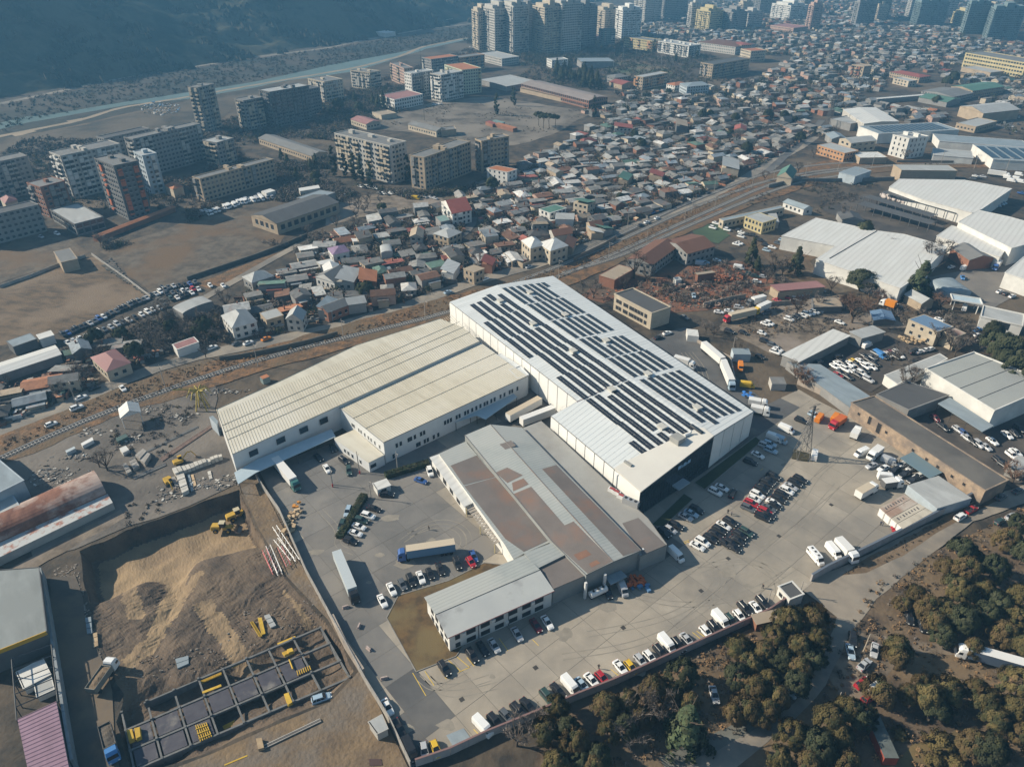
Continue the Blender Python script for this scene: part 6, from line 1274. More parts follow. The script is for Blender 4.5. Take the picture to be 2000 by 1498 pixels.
semi('small blue and cream lorry near the stepped warehouse dock', (1551,478), (1534,490), T_t, paint('l'), L=7); semi('orange dump lorry beside the blue tarpaulin shed', (1746,606), (1728,600), plain('orange_body', (.62,.22,.02),.5), paint('w'), L=7)
semi('orange and red lorry at the north corner of the east yard', (1645,826), (1618,844), plain('orange_red', (.5,.12,.03),.5), paint('r'), L=8, h=3.2); semi('white box truck standing alone near the slate carport', (1664,862), (1674,846), T_w, paint('w'), L=6, h=3.1); semi('white box truck at the left of the slate carport', (1716,886), (1696,902), T_w, paint('w'), L=7, h=3.2)
semi('large white box truck with a tan roof beside the painted containers', (1672,978), (1712,955), T_t, paint('w'), T_w, L=9, h=3.6); semi('white box truck with dark side panel near the corrugated shed', (1720,956), (1748,952), T_w, paint('w'), plain('dark_side', (.1,.1,.1)), L=7, h=3.3); semi('white box truck at the east wall right of the vans', (1632,1066), (1657,1092), T_w, paint('w'), L=8, h=3.4)
semi('white van body lorry behind the solar hall at its lower right corner', (1460,792), (1492,798), T_w, paint('w'), L=7, h=3.2); semi('second white lorry right of the solar hall corner', (1464,806), (1492,812), T_w, paint('w'), L=7, h=3.2)
row('near the north corner of the east yard', (30, -40), '1600 818 ov;1631 817 ov;1590 812 lu 40 20'); row('beside the long trailer lane behind the hall', (60,8), '1459 754 yv;1446 718 ov 0 60')
def dump(label, tail, cab, bedm, loadm, cc):
    t = semi(label, tail, cab, bedm, cc, L=9, h=2.6, name='dump_truck'); m = MB(); O = Vector((0,0,0)); n = 9
    for i in range(n):
        for j in range(5):
            f = lambda a, b: (.25 + a*5.9/n, -1.05 + b*2.1/5,2.62 + .35*math.sin(math.pi*a/n)*math.sin(math.pi*b/5) + .06*math.sin(a*3 + b)); m.quad(f(i, j), f(i + 1, j), f(i + 1, j + 1), f(i, j + 1))
    m.build('sand_load', loadm, t, o=O)
    m = MB()
    for a, b in (((0, -1.25), (6.3, -1.15)), ((0,1.15), (6.3,1.25)), ((6.2, -1.25), (6.35,1.25)), ((-.05, -1.25), (.1,1.25))): m.prism([a, (b[0], a[1]), b, (a[0], b[1])],2.5,3.0)
    m.build('tipper_rim', bedm, t, o=O)
dump('white cabbed dump truck loaded with sand at the edge of the dug ground', (183,1362), (218,1312), plain('tipper_grey', (.2,.19,.16),.6), m_sand, paint('w')); dump('bright blue cabbed dump truck with a half empty bed at the lower left', (211,1430), (227,1490), plain('tipper_brown', (.1,.09,.08),.6), MATS['works_earth'], paint('c'))
# tanker trailer and stacked goods before the workshop
p, q = W(1152,1172), W(1183,1158); t = thing('tanker_trailer', 'white tanker trailer parked against the grey workshop front', 'tanker', (p.x, p.y, ZY)); t.rotation_euler = (0,0, math.atan2(q.y - p.y, q.x - p.x)); m = MB(); O = Vector((0,0,0)); L = (q - p).length
m.bar((0,0,1.7), (L,0,1.7),.95,12); m.build('tank', T_w, t, o=O); m = MB(); m.box((L/2,0,.4), (L,1,.5)); m.build('chassis', m_trim, t, o=O)
for k in range(3): m = MB(); m.bar((1 + k*(L - 2)/2,0,2.6), (1 + k*(L - 2)/2,0,2.85),.35,8); m.build('hatch', m_trim, t, o=O)
row('beside the tanker trailer at the workshop front', (20,50), '1215 1150 sv;1188 1158 kh'); row('at the right corner of the grey workshop', (55,50), '1320 1085 wv')

# people
def person(label, px, py, rot, top, leg, walk=.25):
    v = [(0,0,.95), (0,0,1.2), (0,0,1.42), (0,0,1.52), (0,0,1.66), (0,0,1.78), (0, -.2,1.42), (.08, -.27,1.15), (.18, -.27,.92), (0,.2,1.42), (-.1,.27,1.15), (-.14,.27,.92), (0, -.1,.9), (walk*.6, -.11,.48), (walk*.5, -.11,.06), (walk*.5 + .16, -.12,.04), (0,.1,.9), (-walk*.3,.11,.5), (-walk,.11,.1), (-walk + .15,.12,.05)]
    e = [(0,1), (1,2), (2,3), (3,4), (4,5), (2,6), (6,7), (7,8), (2,9), (9,10), (10,11), (0,12), (12,13), (13,14), (14,15), (0,16), (16,17), (17,18), (18,19)]
    r = [.16,.16,.17,.07,.11,.08,.08,.06,.045,.08,.06,.045,.11,.08,.055,.05,.11,.08,.055,.05]
    me = bpy.data.meshes.new('person'); me.from_pydata(v, e, []); ob = bpy.data.objects.new('person', me); C.objects.link(ob); md = ob.modifiers.new('skin', 'SKIN'); ob.modifiers.new('sub', 'SUBSURF').levels = 1
    for i, x in enumerate(r): me.skin_vertices[0].data[i].radius = (x, x)
    me.skin_vertices[0].data[0].use_root = True
    dg = bpy.context.evaluated_depsgraph_get(); nm = bpy.data.meshes.new_from_object(ob.evaluated_get(dg)); ob.modifiers.clear(); ob.data = nm; nm.materials.clear()
    for c in (leg, top, plain('skin_tone', (.4,.26,.19),.7), plain('hair_dark', (.02,.016,.013),.8)): nm.materials.append(c)
    for p in nm.polygons: z = p.center.z; p.material_index = 0 if z < .93 else 1 if z < 1.5 else 3 if z > 1.74 or (p.center.x < -.02 and z > 1.6) else 2
    w = W(px, py); ob.location = (w.x, w.y, ZY); ob.rotation_euler = (0,0, rot); tag(ob, label, 'person', 'people in the yards')
PB, PN, PG = plain('black_clothes', (.02,.02,.022),.8), plain('navy_clothes', (.04,.05,.09),.8), plain('grey_clothes', (.16,.16,.17),.8)
person('person in dark clothes walking alone in the west yard above the blue truck',838,1036,.4, PB, PB); person('left of two people in dark clothes standing by the upper car block',1421,1004,1.2, PB, PN,.05); person('right of two people in dark clothes standing by the upper car block',1428,1008,2.8, PN, PB,.05)
person('person in black walking across the yard near the south wall cars',1489,1150,3.4, PB, PB); person('person in dark clothes near the red dumpster at the east wall, left of two',1719,1027,1, PN, PB,.1); person('person in grey near the red dumpster at the east wall, right of two',1723,1028,2, PG, PN,.1)
person('person in dark clothes crouched near the hedge row end',681,1066,0, PN, PB,.1); person('person in black standing by the red hatchback at the south wall',1169,1307,1, PB, PB,.1)
# ------------------------------------------------------------- walls, poles, tower, stores, building site
def panel_fence(label, s, h, th, mat, step, cat='wall', name='boundary_wall', capm=None, z=0.0, lm=None, gap=.04):
    pts = TW(s, z); t = thing(name, label, cat, (pts[0].x, pts[0].y,0))
    if lm: LM.append((lm, PX(pts[len(pts) // 2])))
    for a, b in zip(pts, pts[1:]):
        L = (b - a).length; e = (b - a)/L; q = Vector((-e.y, e.x,0))*th/2; n = max(1, round(L/step))
        for k in range(n):
            p0, p1 = a + e*(L*k/n + gap), a + e*(L*(k + 1)/n - gap); m = MB(); m.prism([p0 - q, p1 - q, p1 + q, p0 + q],0, h + R.uniform(-.03,.03)); m.build('wall_panel', mat, t)
    if capm:
        m = MB()
        for a, b in zip(pts, pts[1:]): e = (b - a).normalized(); q = Vector((-e.y, e.x,0))*(th/2 + .06); m.prism([a - q, b - q, b + q, a + q], h + .04, h + .14)
        m.build('coping', capm, t)
    return t
m_wc = M('cast_wall_panel', (.33,.31,.28), (.26,.245,.225), sc=.5, rnd=.1); m_wm = M('mauve_wall_panel', (.4,.37,.36), (.33,.31,.3), sc=.4, rnd=.05); m_wb = M('stained_wall_panel', (.36,.31,.26), (.26,.22,.18), sc=.4, rnd=.12)
panel_fence('grey concrete panel wall along the west side of the yard', 'P 500 932 515 957 547 1003 600 1123 647 1210 715 1335 738 1372 762 1412 803 1499',2.4,.25, m_wc,3, lm='west yard wall')
panel_fence('broken outer wall of pale panels leaning over the building site', 'D2 600 350 700 560 840 780',2.2,.9, m_wb,4)
panel_fence('long pale panel wall along the south side of the yard', 'P 812 1496 880 1473 950 1440 1050 1399 1127 1366 1200 1337 1310 1287 1400 1246 1500 1201 1546 1170',2.5,.3, m_wm,4, capm=plain('wall_coping_red', (.2,.12,.11)), lm='south yard wall')
panel_fence('dark coped wall along the east side of the yard', 'P 1582 1136 1612 1118 1700 1075 1770 1040 1840 1004 1900 972',2.8,.5, m_wm,4, capm=plain('wall_coping_shade', (.12,.14,.17)), lm='east yard wall')  # coping colour carries the bluish shadow seen on the wall top
panel_fence('pale concrete slab wall above the north corner of the yard', 'C4 225 0 420 90 505 150 610 215',2.4,.3, m_wb,4, lm='north slab wall'); panel_fence('low pale wall along the truck lane behind the solar hall', 'B3 1360 1090 1430 1170 1700 1310 1740 1498',1.6,.5, m_wb,4)
panel_fence('tall dark panel wall between the works track and the lower left sheds', 'P 88 1130 104 1222 122 1330 140 1440 152 1505',4.2,.6, M('blue_grey_panel', (.24,.265,.28), (.18,.2,.21), sc=.4, rnd=.06),4, lm='works track wall')
panel_fence('low concrete fence across the brown field corner', 'P 180 499 215 524 250 548 295 582',1.4,.4, m_wc,4); panel_fence('field edge fence of grey panels at far left', 'P 0 563 60 542 115 520 168 503',1.6,.2, m_wc,5); panel_fence('dark stone wall below the grey lot', 'P 366 548 420 530 500 503 560 480 600 462',2,.6, wallm('mossy_stone', (.1,.1,.09)),6)
panel_fence('dark retaining wall below the left railway', 'P 430 705 470 700 520 690 600 672 660 655',2,.6, MATS['mossy_stone'],6); panel_fence('stone wall along the settlement road, right part', 'B3 480 545 560 505 700 440 810 375',2.6,.3, wallm('road_wall', (.24,.2,.16)),6); panel_fence('tan wall of the roadside yard below the pyramid villas', 'B3 0 560 85 600 145 575',3,.3, w_tan,6)
panel_fence('long grey retaining wall along the railway curve', 'A4 0 1470 200 1420 480 1420 700 1418 980 1408',2.5,.8, wallm('grey_retaining', (.17,.175,.17)),8, lm='railway curve wall'); panel_fence('retaining wall behind the railway at the right edge', 'A4 1000 1270 1450 1275 2000 1300',2,.5, MATS['road_wall'],8)
panel_fence('tan boundary wall along the lane above the dirt lot', 'B3 1490 900 1700 850 1820 830',2.4,.3, m_wb,5); panel_fence('pale wall of the street climbing the settlement', 'B2 1880 480 1960 540 2000 590',3,.3, w_tan,5); panel_fence('pale yard wall above the packed lot', 'B4 0 890 130 880 260 880',2.2,.3, m_wb,5)
# catenary poles and lamp posts
def pole(label, px, py, h, arm=0.0, dirx=1, mat=None, name='railway_mast', cat='mast', group='masts along the railway', base=None):
    p = W(px, py); t = thing(name, label, cat, p, group); m = MB(); m.bar((0,0,0), (0,0, h), (.17,.1),6); m.build('shaft', mat or m_pole, t, o=Vector((0,0,0)))
    if arm: m = MB(); m.bar((0,0, h - .8), (arm*.7, -arm*.7, h - .5),.07); m.bar((0,0, h - 2), (arm*.7, -arm*.7, h - .55),.05); m.build('arm', mat or m_pole, t, o=Vector((0,0,0)))
    if not label: AUTO.append((t, 'slim pale pole', (px, py), None))
    return t
m_pole = M('pole_concrete', (.36,.33,.29), (.3,.27,.24), sc=1)
for x, y in ((324,760), (504,716), (672,667), (831,628), (1091,546), (1188,510), (1263,474), (1336,436), (1396,405), (1468,368), (1510,352), (1572,346), (1635,337), (1702,330), (1837,322), (1902,330), (1964,335), (150,790), (1350,418), (1225,452), (1395,373)): pole(None, x, y,11,2.6)
for x, y, h in ((702,924,9), (650,948,7), (777,920,8), (1498,1183,6), (725,975,8), (1430,690,8), (1540,645,9), (1674,350,9), (1636,455,8), (1838,640,7), (1560,1165,6)): pole(None, x, y, h,1.2, name='lamp_post', cat='lamp post', group='lamp posts and poles')
pole('thin wooden pole standing among cars at the grove edge',1685,1275,7, mat=M('pole_timber', (.42,.36,.28), (.34,.29,.22), sc=1), name='wooden_pole', cat='pole', group=None); pole('pale short post beside the shaded grove road',1633,1378,5, name='wooden_pole', cat='pole', group=None)
pole('tall dark mast on the waste ground before the white blocks',829,236,62, mat=plain('dark_mast', (.04,.045,.05)), name='radio_mast', cat='mast', group=None)
for k, (x, y, h) in enumerate(((1284,118,24), (1291,128,24), (1217,117,22), (1198,133,18), (1372,118,22))): pole('%s slender floodlight mast from the left by the sports pitch' % ('fourth', 'third', 'second', 'leftmost', 'rightmost')[k] if k < 4 else 'rightmost slender floodlight mast by the sports pitch', x, y, h,0, name='floodlight_mast', cat='mast', group='floodlight masts', mat=plain('mast_grey', (.3,.32,.33)))
def lattice(label, px, py, h, w, name, lm=None, wt=.5):
    p = W(px, py); t = thing(name, label, 'pylon', p); O = Vector((0,0,0)); m_st = M('galvanised', (.14,.14,.135), (.1,.1,.1), sc=1, rough=.6); cs = ((-1, -1), (1, -1), (1,1), (-1,1)); lv = [0,.2,.38,.54,.68,.8,.9,1]
    P = lambda c, f: Vector((c[0]*(w + (wt - w)*min(1, f/.8))/2, c[1]*(w + (wt - w)*min(1, f/.8))/2, f*h))
    for c in cs: m = MB(); m.bar(P(c,0), P(c,.8),.11); m.bar(P(c,.8), P(c,1),.09); m.build('leg', m_st, t, o=O)
    m = MB()
    for a, b in zip(lv, lv[1:]):
        for i in range(4): c, d = cs[i], cs[(i + 1) % 4]; m.bar(P(c, a), P(d, b),.06); m.bar(P(d, a), P(c, b),.06); m.bar(P(c, b), P(d, b),.06)
    m.build('bracing', m_st, t, 'stuff', o=O)
    for f in (.8,.9,.99): m = MB(); m.bar((-2.2, -1.2, f*h), (2.2,1.2, f*h),.1); m.bar((-2.2, -1.2, f*h), (0,0, f*h + .9),.05); m.bar((2.2,1.2, f*h), (0,0, f*h + .9),.05); m.build('cross_arm', m_st, t, o=O)
    if lm: LM.append((lm, (px, py - 40)))
lattice('dark steel lattice pylon standing on a grassy square in the east yard',1565,893,21,4.6, 'pylon', 'lattice pylon')
lattice('grey lattice pylon among houses beyond the railway curve',1614,250,26,5, 'pylon'); lattice('grey lattice pylon behind the first, nearer the white warehouse',1620,242,24,5, 'pylon')
pb = TW('C4 205 520 325 555 305 612 180 588'); mb = MB(); mb.prism(pb,0, ZY + .35); o = mb.build('pylon_bed', M('mossy_bed', (.07,.06,.03), (.045,.04,.022), sc=1.2)); o['kind'] = 'structure'
# containers with flat painted tops
cq = TW('C4 870 965 1060 860 1290 1000 1055 1130',3); nn = 4; m_cont = M('white_container', (.6,.59,.56), (.52,.5,.47), sc=.4, stripe=(.5,.35,.35)); m_ctop = M('painted_top', (.36,.29,.23), (.5,.46,.4), sc=.12, c3=(.3,.2,.15), sc3=.1, lo3=.55, hi3=.68, rough=.8)
for k in range(nn):
    a0, a1 = cq[0].lerp(cq[3], (k + .03)/nn), cq[0].lerp(cq[3], (k + .97)/nn); b0, b1 = cq[1].lerp(cq[2], (k + .03)/nn), cq[1].lerp(cq[2], (k + .97)/nn); c = (a0 + b1)/2
    t = thing('shipping_container', ('top', 'second', 'third', 'lowest')[k] + ' white shipping container of the four side by side near the corrugated shed', 'container', (c.x, c.y,0), 'white containers by the corrugated shed')
    m = MB(); m.prism([a0, b0, b1, a1], ZY,2.9); m.build('box', m_cont, t); m = MB(); m.prism([a0, b0, b1, a1],2.91,3.0); tp = m.build('top', m_ctop if k < 2 else M('cream_top', (.52,.47,.38), (.44,.39,.31), sc=.2, c3=(.3,.27,.22), sc3=.15, lo3=.5, hi3=.66), t)
    if k in (0,2):
        m = MB(); rr_ = random.Random(k)
        for i in range(8):
            f = .12 + i*.1; p = a0.lerp(b0, f).lerp(a1.lerp(b1, f),.3); e = (b0 - a0).normalized(); q = (a1 - a0).normalized(); w_ = rr_.uniform(.35,.6); l_ = rr_.uniform(.7,1.1); m.prism([p, p + e*w_, p + e*w_ + q*l_, p + q*l_],3.0,3.02)
        m.build('painted_lettering', plain('letter_dark', (.1,.09,.085)), tp)
    for s in (.3,.7): m = MB(); p = a0.lerp(a1, s); e = (a0 - b0).normalized(); q = (a1 - a0).normalized(); m.prism([p - q*.45 + e*.02, p + q*.45 + e*.02, p + q*.45 + e*.09, p - q*.45 + e*.09],.3,2.7); m.build('door', T_w, t)
cq = T('D4 830 1060 1020 1400'); cp0, cp1 = W(*T('D4 800 1060')[0],2.6), W(*T('D4 965 1430')[0],2.6); t = thing('shipping_container', 'rust red container with a dark mossy top lying among the grove trees', 'container', (cp0.x, cp0.y,0)); e = (cp1 - cp0).normalized(); q = Vector((e.y, -e.x,0))*1.5
m = MB(); m.prism([cp0 - q, cp1 - q, cp1 + q, cp0 + q],.1,2.75); m.build('box', M('rust_red', (.26,.06,.04), (.2,.045,.03), sc=.5), t); m = MB(); m.prism([cp0 - q, cp1 - q, cp1 + q, cp0 + q],2.76,2.85); m.build('top', M('mossy_top', (.13,.15,.14), (.08,.09,.085), sc=.4), t)
m = MB(); f = Vector((-q.x, -q.y,0)).normalized();
for k, (x, w_) in enumerate(((.72,.5), (.79,.45), (.86,.5), (.93,.45))): p = cp0.lerp(cp1, x) - q + f*.02; m.prism([p, p + e*w_, p + e*w_ + f*.04, p + f*.04],1.2,2.2)
m.build('side_lettering', m_frame, t)
# small loose things
def blob(label, name, cat, px, py, size, mat, n=10, seed=1, group=None, parts='lump'):
    p = W(px, py); t = thing(name, label, cat, (p.x, p.y, ZY if cat != 'x' else 0), group); r_ = random.Random(seed)
    for k in range(n): m = MB(); s = r_.uniform(.5,1.0); m.box((r_.uniform(-1,1)*size[0], r_.uniform(-1,1)*size[1], r_.uniform(0, size[2])), (s*r_.uniform(.8,1.8), s*r_.uniform(.6,1.2), s*.6), r_.uniform(0,3)); m.build(parts, mat, t, o=Vector((0,0,0)))
    return t
m_tarp_o = M('orange_tarp', (.55,.14,.04), (.4,.09,.03), sc=.8); m_timber = M('pale_timber', (.48,.36,.22), (.36,.26,.16), sc=.8, rnd=.2); m_rub = M('rubble', (.22,.19,.16), (.12,.105,.09), sc=.9, rnd=.25)
blob('heap of orange tarpaulin covered goods before the workshop', 'goods_pile', 'goods',1240,1140, (2.4,1.8,1.2), m_tarp_o,40,1); blob('heap of blue wrapped goods right of the orange tarpaulin', 'goods_pile', 'goods',1250,1150, (2.2,.8,.5), plain('blue_wrap', (.1,.2,.34)),9,2)
canopy('small blue sheet canopy over the orange goods pile', 'D3 730 10 850 -40 900 10 770 75',3.6, r_bgrey, posts=4)
blob('heap of beige sacks and boxes against the west yard wall', 'sack_pile', 'sacks',571,1020, (1.6,5.0,.7), m_timber,34,3, parts='sack'); blob('orange digger bucket and scrap at the top of the sack heap', 'scrap_pile', 'scrap',579,990, (1,1.5,.6), plain('orange_scrap', (.55,.24,.04)),5,4)
blob('red bins at the east wall below the white containers', 'red_bin', 'bin',1742,1036, (.8,.6,.3), paint('r'),4,5); blob('bright blue tarpaulin mound beside the white vans behind the hall', 'blue_tarpaulin', 'tarpaulin',1457,775, (2.0,1.6,.9), plain('vivid_blue', (.05,.2,.55)),14,6)
for k, (x, y) in enumerate(T('C3 780 840 815 860 850 890')):
    p = W(x, y,6); t = thing('cooling_unit', ('left', 'middle', 'right')[k] + ' white and red cooling unit on the annex roof below the hall corner', 'cooling unit', (p.x, p.y,6.06), 'cooling units on the annex roof'); O = Vector((0,0,0)); m = MB(); m.box((0,0,0), (2.4,1.2,1.2), -.6); m.build('casing', T_w, t, o=O); m = MB(); m.box((0,0,1.2), (1.6,.9,.12), -.6); m.build('fan_cover', plain('dull_red', (.3,.06,.06)), t, o=O)
p = W(*T('C3 925 940')[0],6); t = thing('air_handling_unit', 'grey framed air handling unit beside the glazed hall corner', 'ventilation unit', (p.x, p.y,6.06)); m = MB(); m.box((0,0,0), (5,1.6,1.9), -.6); m.build('casing', m_alu, t, o=Vector((0,0,0)))
for k in range(3): m = MB(); m.bar((-1.4 + k*1.3,1.0 - k*.9,1.9), (-1.4 + k*1.3,1.0 - k*.9,2.05),.5,8); m.build('fan', m_trim, t, o=Vector((0,0,0)))
for k, (x, y) in enumerate(T('D2 700 260 805 410 880 585 1000 815')):
    p = W(x, y); t = thing('road_barrier', ('topmost', 'second', 'third', 'lowest')[k] + ' concrete road block on the west lane, counted from the top', 'road block', (p.x, p.y, ZY), 'road blocks on the west lane'); m = MB(); m.box((0,0,0), (1.7,.7,.25),.4 + k); m.box((0,0,.25), (1.5,.35,.55),.4 + k); m.build('block', M('red_white_block', (.45,.36,.33), (.3,.25,.22), sc=1.5), t, o=Vector((0,0,0)))
for k, (x, y) in enumerate(T('C2 812 705 600 808')):
    p = W(x, y); t = thing('hydrant_post', ('upper', 'lower')[k] + ' red post by the thin pole in the west yard', 'post', (p.x, p.y, ZY), 'red posts'); m = MB(); m.bar((0,0,0), (0,0,1.2),.22,8); m.build('post', paint('r'), t, o=Vector((0,0,0))); m = MB(); m.bar((0,0,1.2), (0,0,7.5),.07,5); m.build('upper_pole', m_pole, t, o=Vector((0,0,0)))
p = W(*T('C2 985 800')[0]); tt = bld('small white kiosk beside the corner of the west yard hedge', 'C2 912 775 945 825 1050 790',2.8, w_white, r_white, name='kiosk', cat='kiosk', par=.05)
wall_windows(tt[0], tt[1][1], tt[1][2], [(.5,1.3,1.2,2.1)], mat=m_dark, fmat=m_seam)
p = W(*T('D2 1580 1265')[0]); m = MB(); q = TW('D2 1485 1255 1620 1200 1690 1300 1550 1360'); m.prism(q, ZY, ZY + .12); o = m.build('metal_plate', r_bgrey); tag(o, 'dark grey metal plate lying at the lower south wall', 'metal plate')
# dry stacks in the scrap yard
def stack(label, s, n, h, mat, name='concrete_slab_stack', cat='concrete slabs', pn='slab', z=0.0):
    q = TW(s); t = thing(name, label, cat, cent(q))
    for k in range(n):
        a, b, c, d = q[0].lerp(q[3], (k + .04)/n), q[1].lerp(q[2], (k + .04)/n), q[1].lerp(q[2], (k + .93)/n), q[0].lerp(q[3], (k + .93)/n); m = MB(); m.prism([a, b, c, d], z, z + h*R.uniform(.75,1.1)); m.build(pn, mat, t)
m_blk = M('pale_block', (.52,.5,.45), (.42,.4,.36), sc=.6, rnd=.12)
stack('long row of white concrete blocks like a low wall in the scrap yard', 'C1 1350 690 1375 730 1742 592 1738 575',12,1.8, m_blk, pn='block', name='block_row', cat='concrete blocks'); stack('second short row of white concrete blocks standing upright', 'C1 1380 735 1440 715 1480 855 1430 880',7,1.6, m_blk, pn='block', name='block_row', cat='concrete blocks')
stack('stack of long pale concrete beams beside the scrap yard track', 'C1 960 650 990 635 1035 700 1000 720',3,1.2, m_wc, pn='beam'); stack('middle stack of pale concrete beams in the scrap yard', 'C1 1015 625 1060 600 1095 660 1050 685',3,1.3, m_wc, pn='beam'); stack('tallest stack of pale beams with a box end in the scrap yard', 'C1 1065 585 1125 535 1185 580 1140 650',4,1.9, m_wc, pn='beam')
stack('blue grey planks lying beside the white block rows', 'C1 1460 710 1480 705 1515 840 1495 850',2,.5, r_bgrey, pn='plank', name='plank_pile', cat='planks'); stack('tan planks lying right of the blue grey planks', 'C1 1490 712 1510 708 1535 800 1515 808',2,.5, m_timber, pn='plank', name='plank_pile', cat='planks'); stack('pale planks left of the upright white block row', 'C1 1330 735 1365 725 1400 800 1375 815',3,.5, m_wc, pn='plank', name='plank_pile', cat='planks')
stack('small pale slabs near the right edge of the scrap yard', 'C1 1620 690 1645 682 1660 745 1635 752',2,.5, m_blk); stack('white sheet covered box in the scrap yard', 'C1 940 530 990 508 1020 545 970 570',1,1.6, r_white, pn='box', name='covered_box', cat='box'); stack('dark green open skip in the scrap yard', 'C1 910 450 990 415 1010 440 930 480',1,1.6, plain('skip_green', (.06,.1,.09)), pn='skip', name='skip', cat='skip')
stack('long rusty pipes lying across the scrap yard', 'C1 1250 585 1640 330 1660 345 1270 610',5,.5, M('rusty_pipe', (.2,.14,.11), (.13,.09,.08), sc=.5), pn='pipe', name='pipe_pile', cat='pipes'); stack('long dark steel rails lying above the rusty pipes', 'C1 1010 590 1540 330 1550 345 1020 605',4,.35, MATS['galvanised'], pn='rail', name='rail_pile', cat='rails'); stack('bundle of dark rails in front of the beam stacks', 'C1 1040 730 1290 620 1300 640 1050 750',4,.4, MATS['galvanised'], pn='rail', name='rail_pile', cat='rails')
stack('white broken van body beside the scrap yard track', 'C1 640 490 730 440 740 465 655 510',1,1.6, T_w, pn='body', name='van_body', cat='van body'); stack('pale tank lying left of the broken van body', 'C1 520 545 590 512 600 530 530 565',1,1.4, T_g, pn='tank', name='scrap_tank', cat='tank')
for k, (x, y, sx, sy, n) in enumerate(((110,925,8,3,40), (150,895,6,2,26), (180,845,5,2,22), (85,930,4,3,22), (330,965,5,4,34), (400,950,9,2,36), (450,935,4,2,18), (250,862,5,3,26), (300,800,5,2,18), (352,815,5,2,20), (130,945,7,2,26), (440,765,8,2,24))):
    p = W(x, y); m = MB(); r_ = random.Random(k)
    for i in range(n*3): s = r_.uniform(.2,.6); m.i = r_.choice((0,0,0,2,2,1)); m.box((p.x + r_.gauss(0, sx*.5), p.y + r_.gauss(0, sy*.6), r_.uniform(-.1,.3)), (s*r_.uniform(.6,2.6), s, s*.5), r_.uniform(0,3))
    m.build('scrap_heap', [m_rub, MATS['pale_block'], MATS['galvanised']], None, 'stuff')
def scatter(name, s, n, smin, smax, mats, seed=1, hole=None):
    q = TW(s); qp = [(p.x, p.y) for p in q]; x0_, x1_ = min(p[0] for p in qp), max(p[0] for p in qp); y0_, y1_ = min(p[1] for p in qp), max(p[1] for p in qp); r_ = random.Random(seed); m = MB(); c = 0
    while c < n:
        p = (r_.uniform(x0_, x1_), r_.uniform(y0_, y1_))
        if not inside(p, qp): continue
        s_ = r_.uniform(smin, smax); z = pit_z(*p) if inside(p, [(a.x, a.y) for a in pit_w]) else 0; m.i = r_.randrange(len(mats)); m.box((p[0], p[1], z - .1), (s_*r_.uniform(.7,2.2), s_, s_*.6), r_.uniform(0,3)); c += 1
    return m.build(name, mats, None, 'stuff')
scatter('brick_rubble', 'P 1150 580 1260 545 1340 560 1470 560 1500 590 1400 600 1320 605 1240 580',420,.2,.9, [M('brick_lump', (.36,.13,.06), (.24,.1,.06), sc=1), m_rub, MATS['brick_lump']],4)
blob('big orange brick heap beside the red brick shelter', 'brick_heap', 'bricks',1418,547, (8,4,2), MATS['brick_lump'],90,9, parts='brick_pack'); blob('timber boards heap beside the blue roofed house', 'timber_heap', 'timber',1785,668, (6,3,1), m_timber,30,10, parts='board')
for k, (x, y) in enumerate(((1330,560), (1345,565), (1358,560), (1390,592), (1400,598), (1380,600), (1412,590), (1360,575))): blob(('%s stack of pale pinkish blocks from the left in the red earth yard' % ORD[sorted([1330,1345,1358,1390,1400,1380,1412,1360]).index(x)]), 'block_stack', 'blocks', x, y, (1.6,1.4,.7), M('pink_block', (.42,.3,.24), (.34,.22,.17), sc=.8, rnd=.1),8, k, group='block stacks in the red earth yard', parts='block')
scatter('stones', 'P 100 1110 150 1100 175 1200 200 1290 160 1290 140 1180',200,.15,.45, [m_rub],5); scatter('stones', 'P 480 950 560 1010 640 1200 610 1210 560 1120 500 1020',260,.15,.5, [m_rub, MATS['dug_earth']],6); scatter('stones', 'P 650 1360 740 1380 800 1500 420 1500 540 1430',160,.1,.3, [MATS['ochre_earth'], MATS['dug_earth']],7); scatter('stones', 'P 250 1280 420 1260 480 1180 560 1180 600 1215 380 1320 250 1330',250,.1,.35, [MATS['dug_earth'], m_rub],8)
# red and white lattice mast sections lying by the west wall
for k, (s, ml) in enumerate((('C2 150 1130 330 1400', 'w'), ('C2 100 1280 190 1490', 'w'), ('C2 190 1290 260 1440', 'r'), ('C2 160 1230 290 1390', 'w'), ('C2 70 1310 150 1480', 'r'))):
    a, b = TW(s); t = thing('mast_section', ('topmost white', 'long white', 'inner red', 'middle white', 'outermost red')[k] + ' lattice mast section lying beside the west yard wall', 'mast section', a, 'mast sections by the west wall'); e = (b - a); q = Vector((-e.y, e.x,0)).normalized()*.6; L = e.length; n = 7
    cs = [(q,.1), (-q,.1), (q,1.2), (-q,1.2)]
    for o_, z in cs: m = MB(); m.bar(a + o_ + Vector((0,0, z)), b + o_ + Vector((0,0, z)),.09); m.build('chord', paint(ml) if ml == 'r' else T_w, t)
    m = MB()
    for i in range(n):
        for (o1, z1), (o2, z2) in (((q,1.2), (-q,1.2)), ((q,.1), (q,1.2)), ((-q,.1), (-q,1.2))): m.bar(a + e*i/n + o1 + Vector((0,0, z1)), a + e*(i + 1)/n + o2 + Vector((0,0, z2)),.05)
    m.build('bracing', T_w, t, 'stuff')
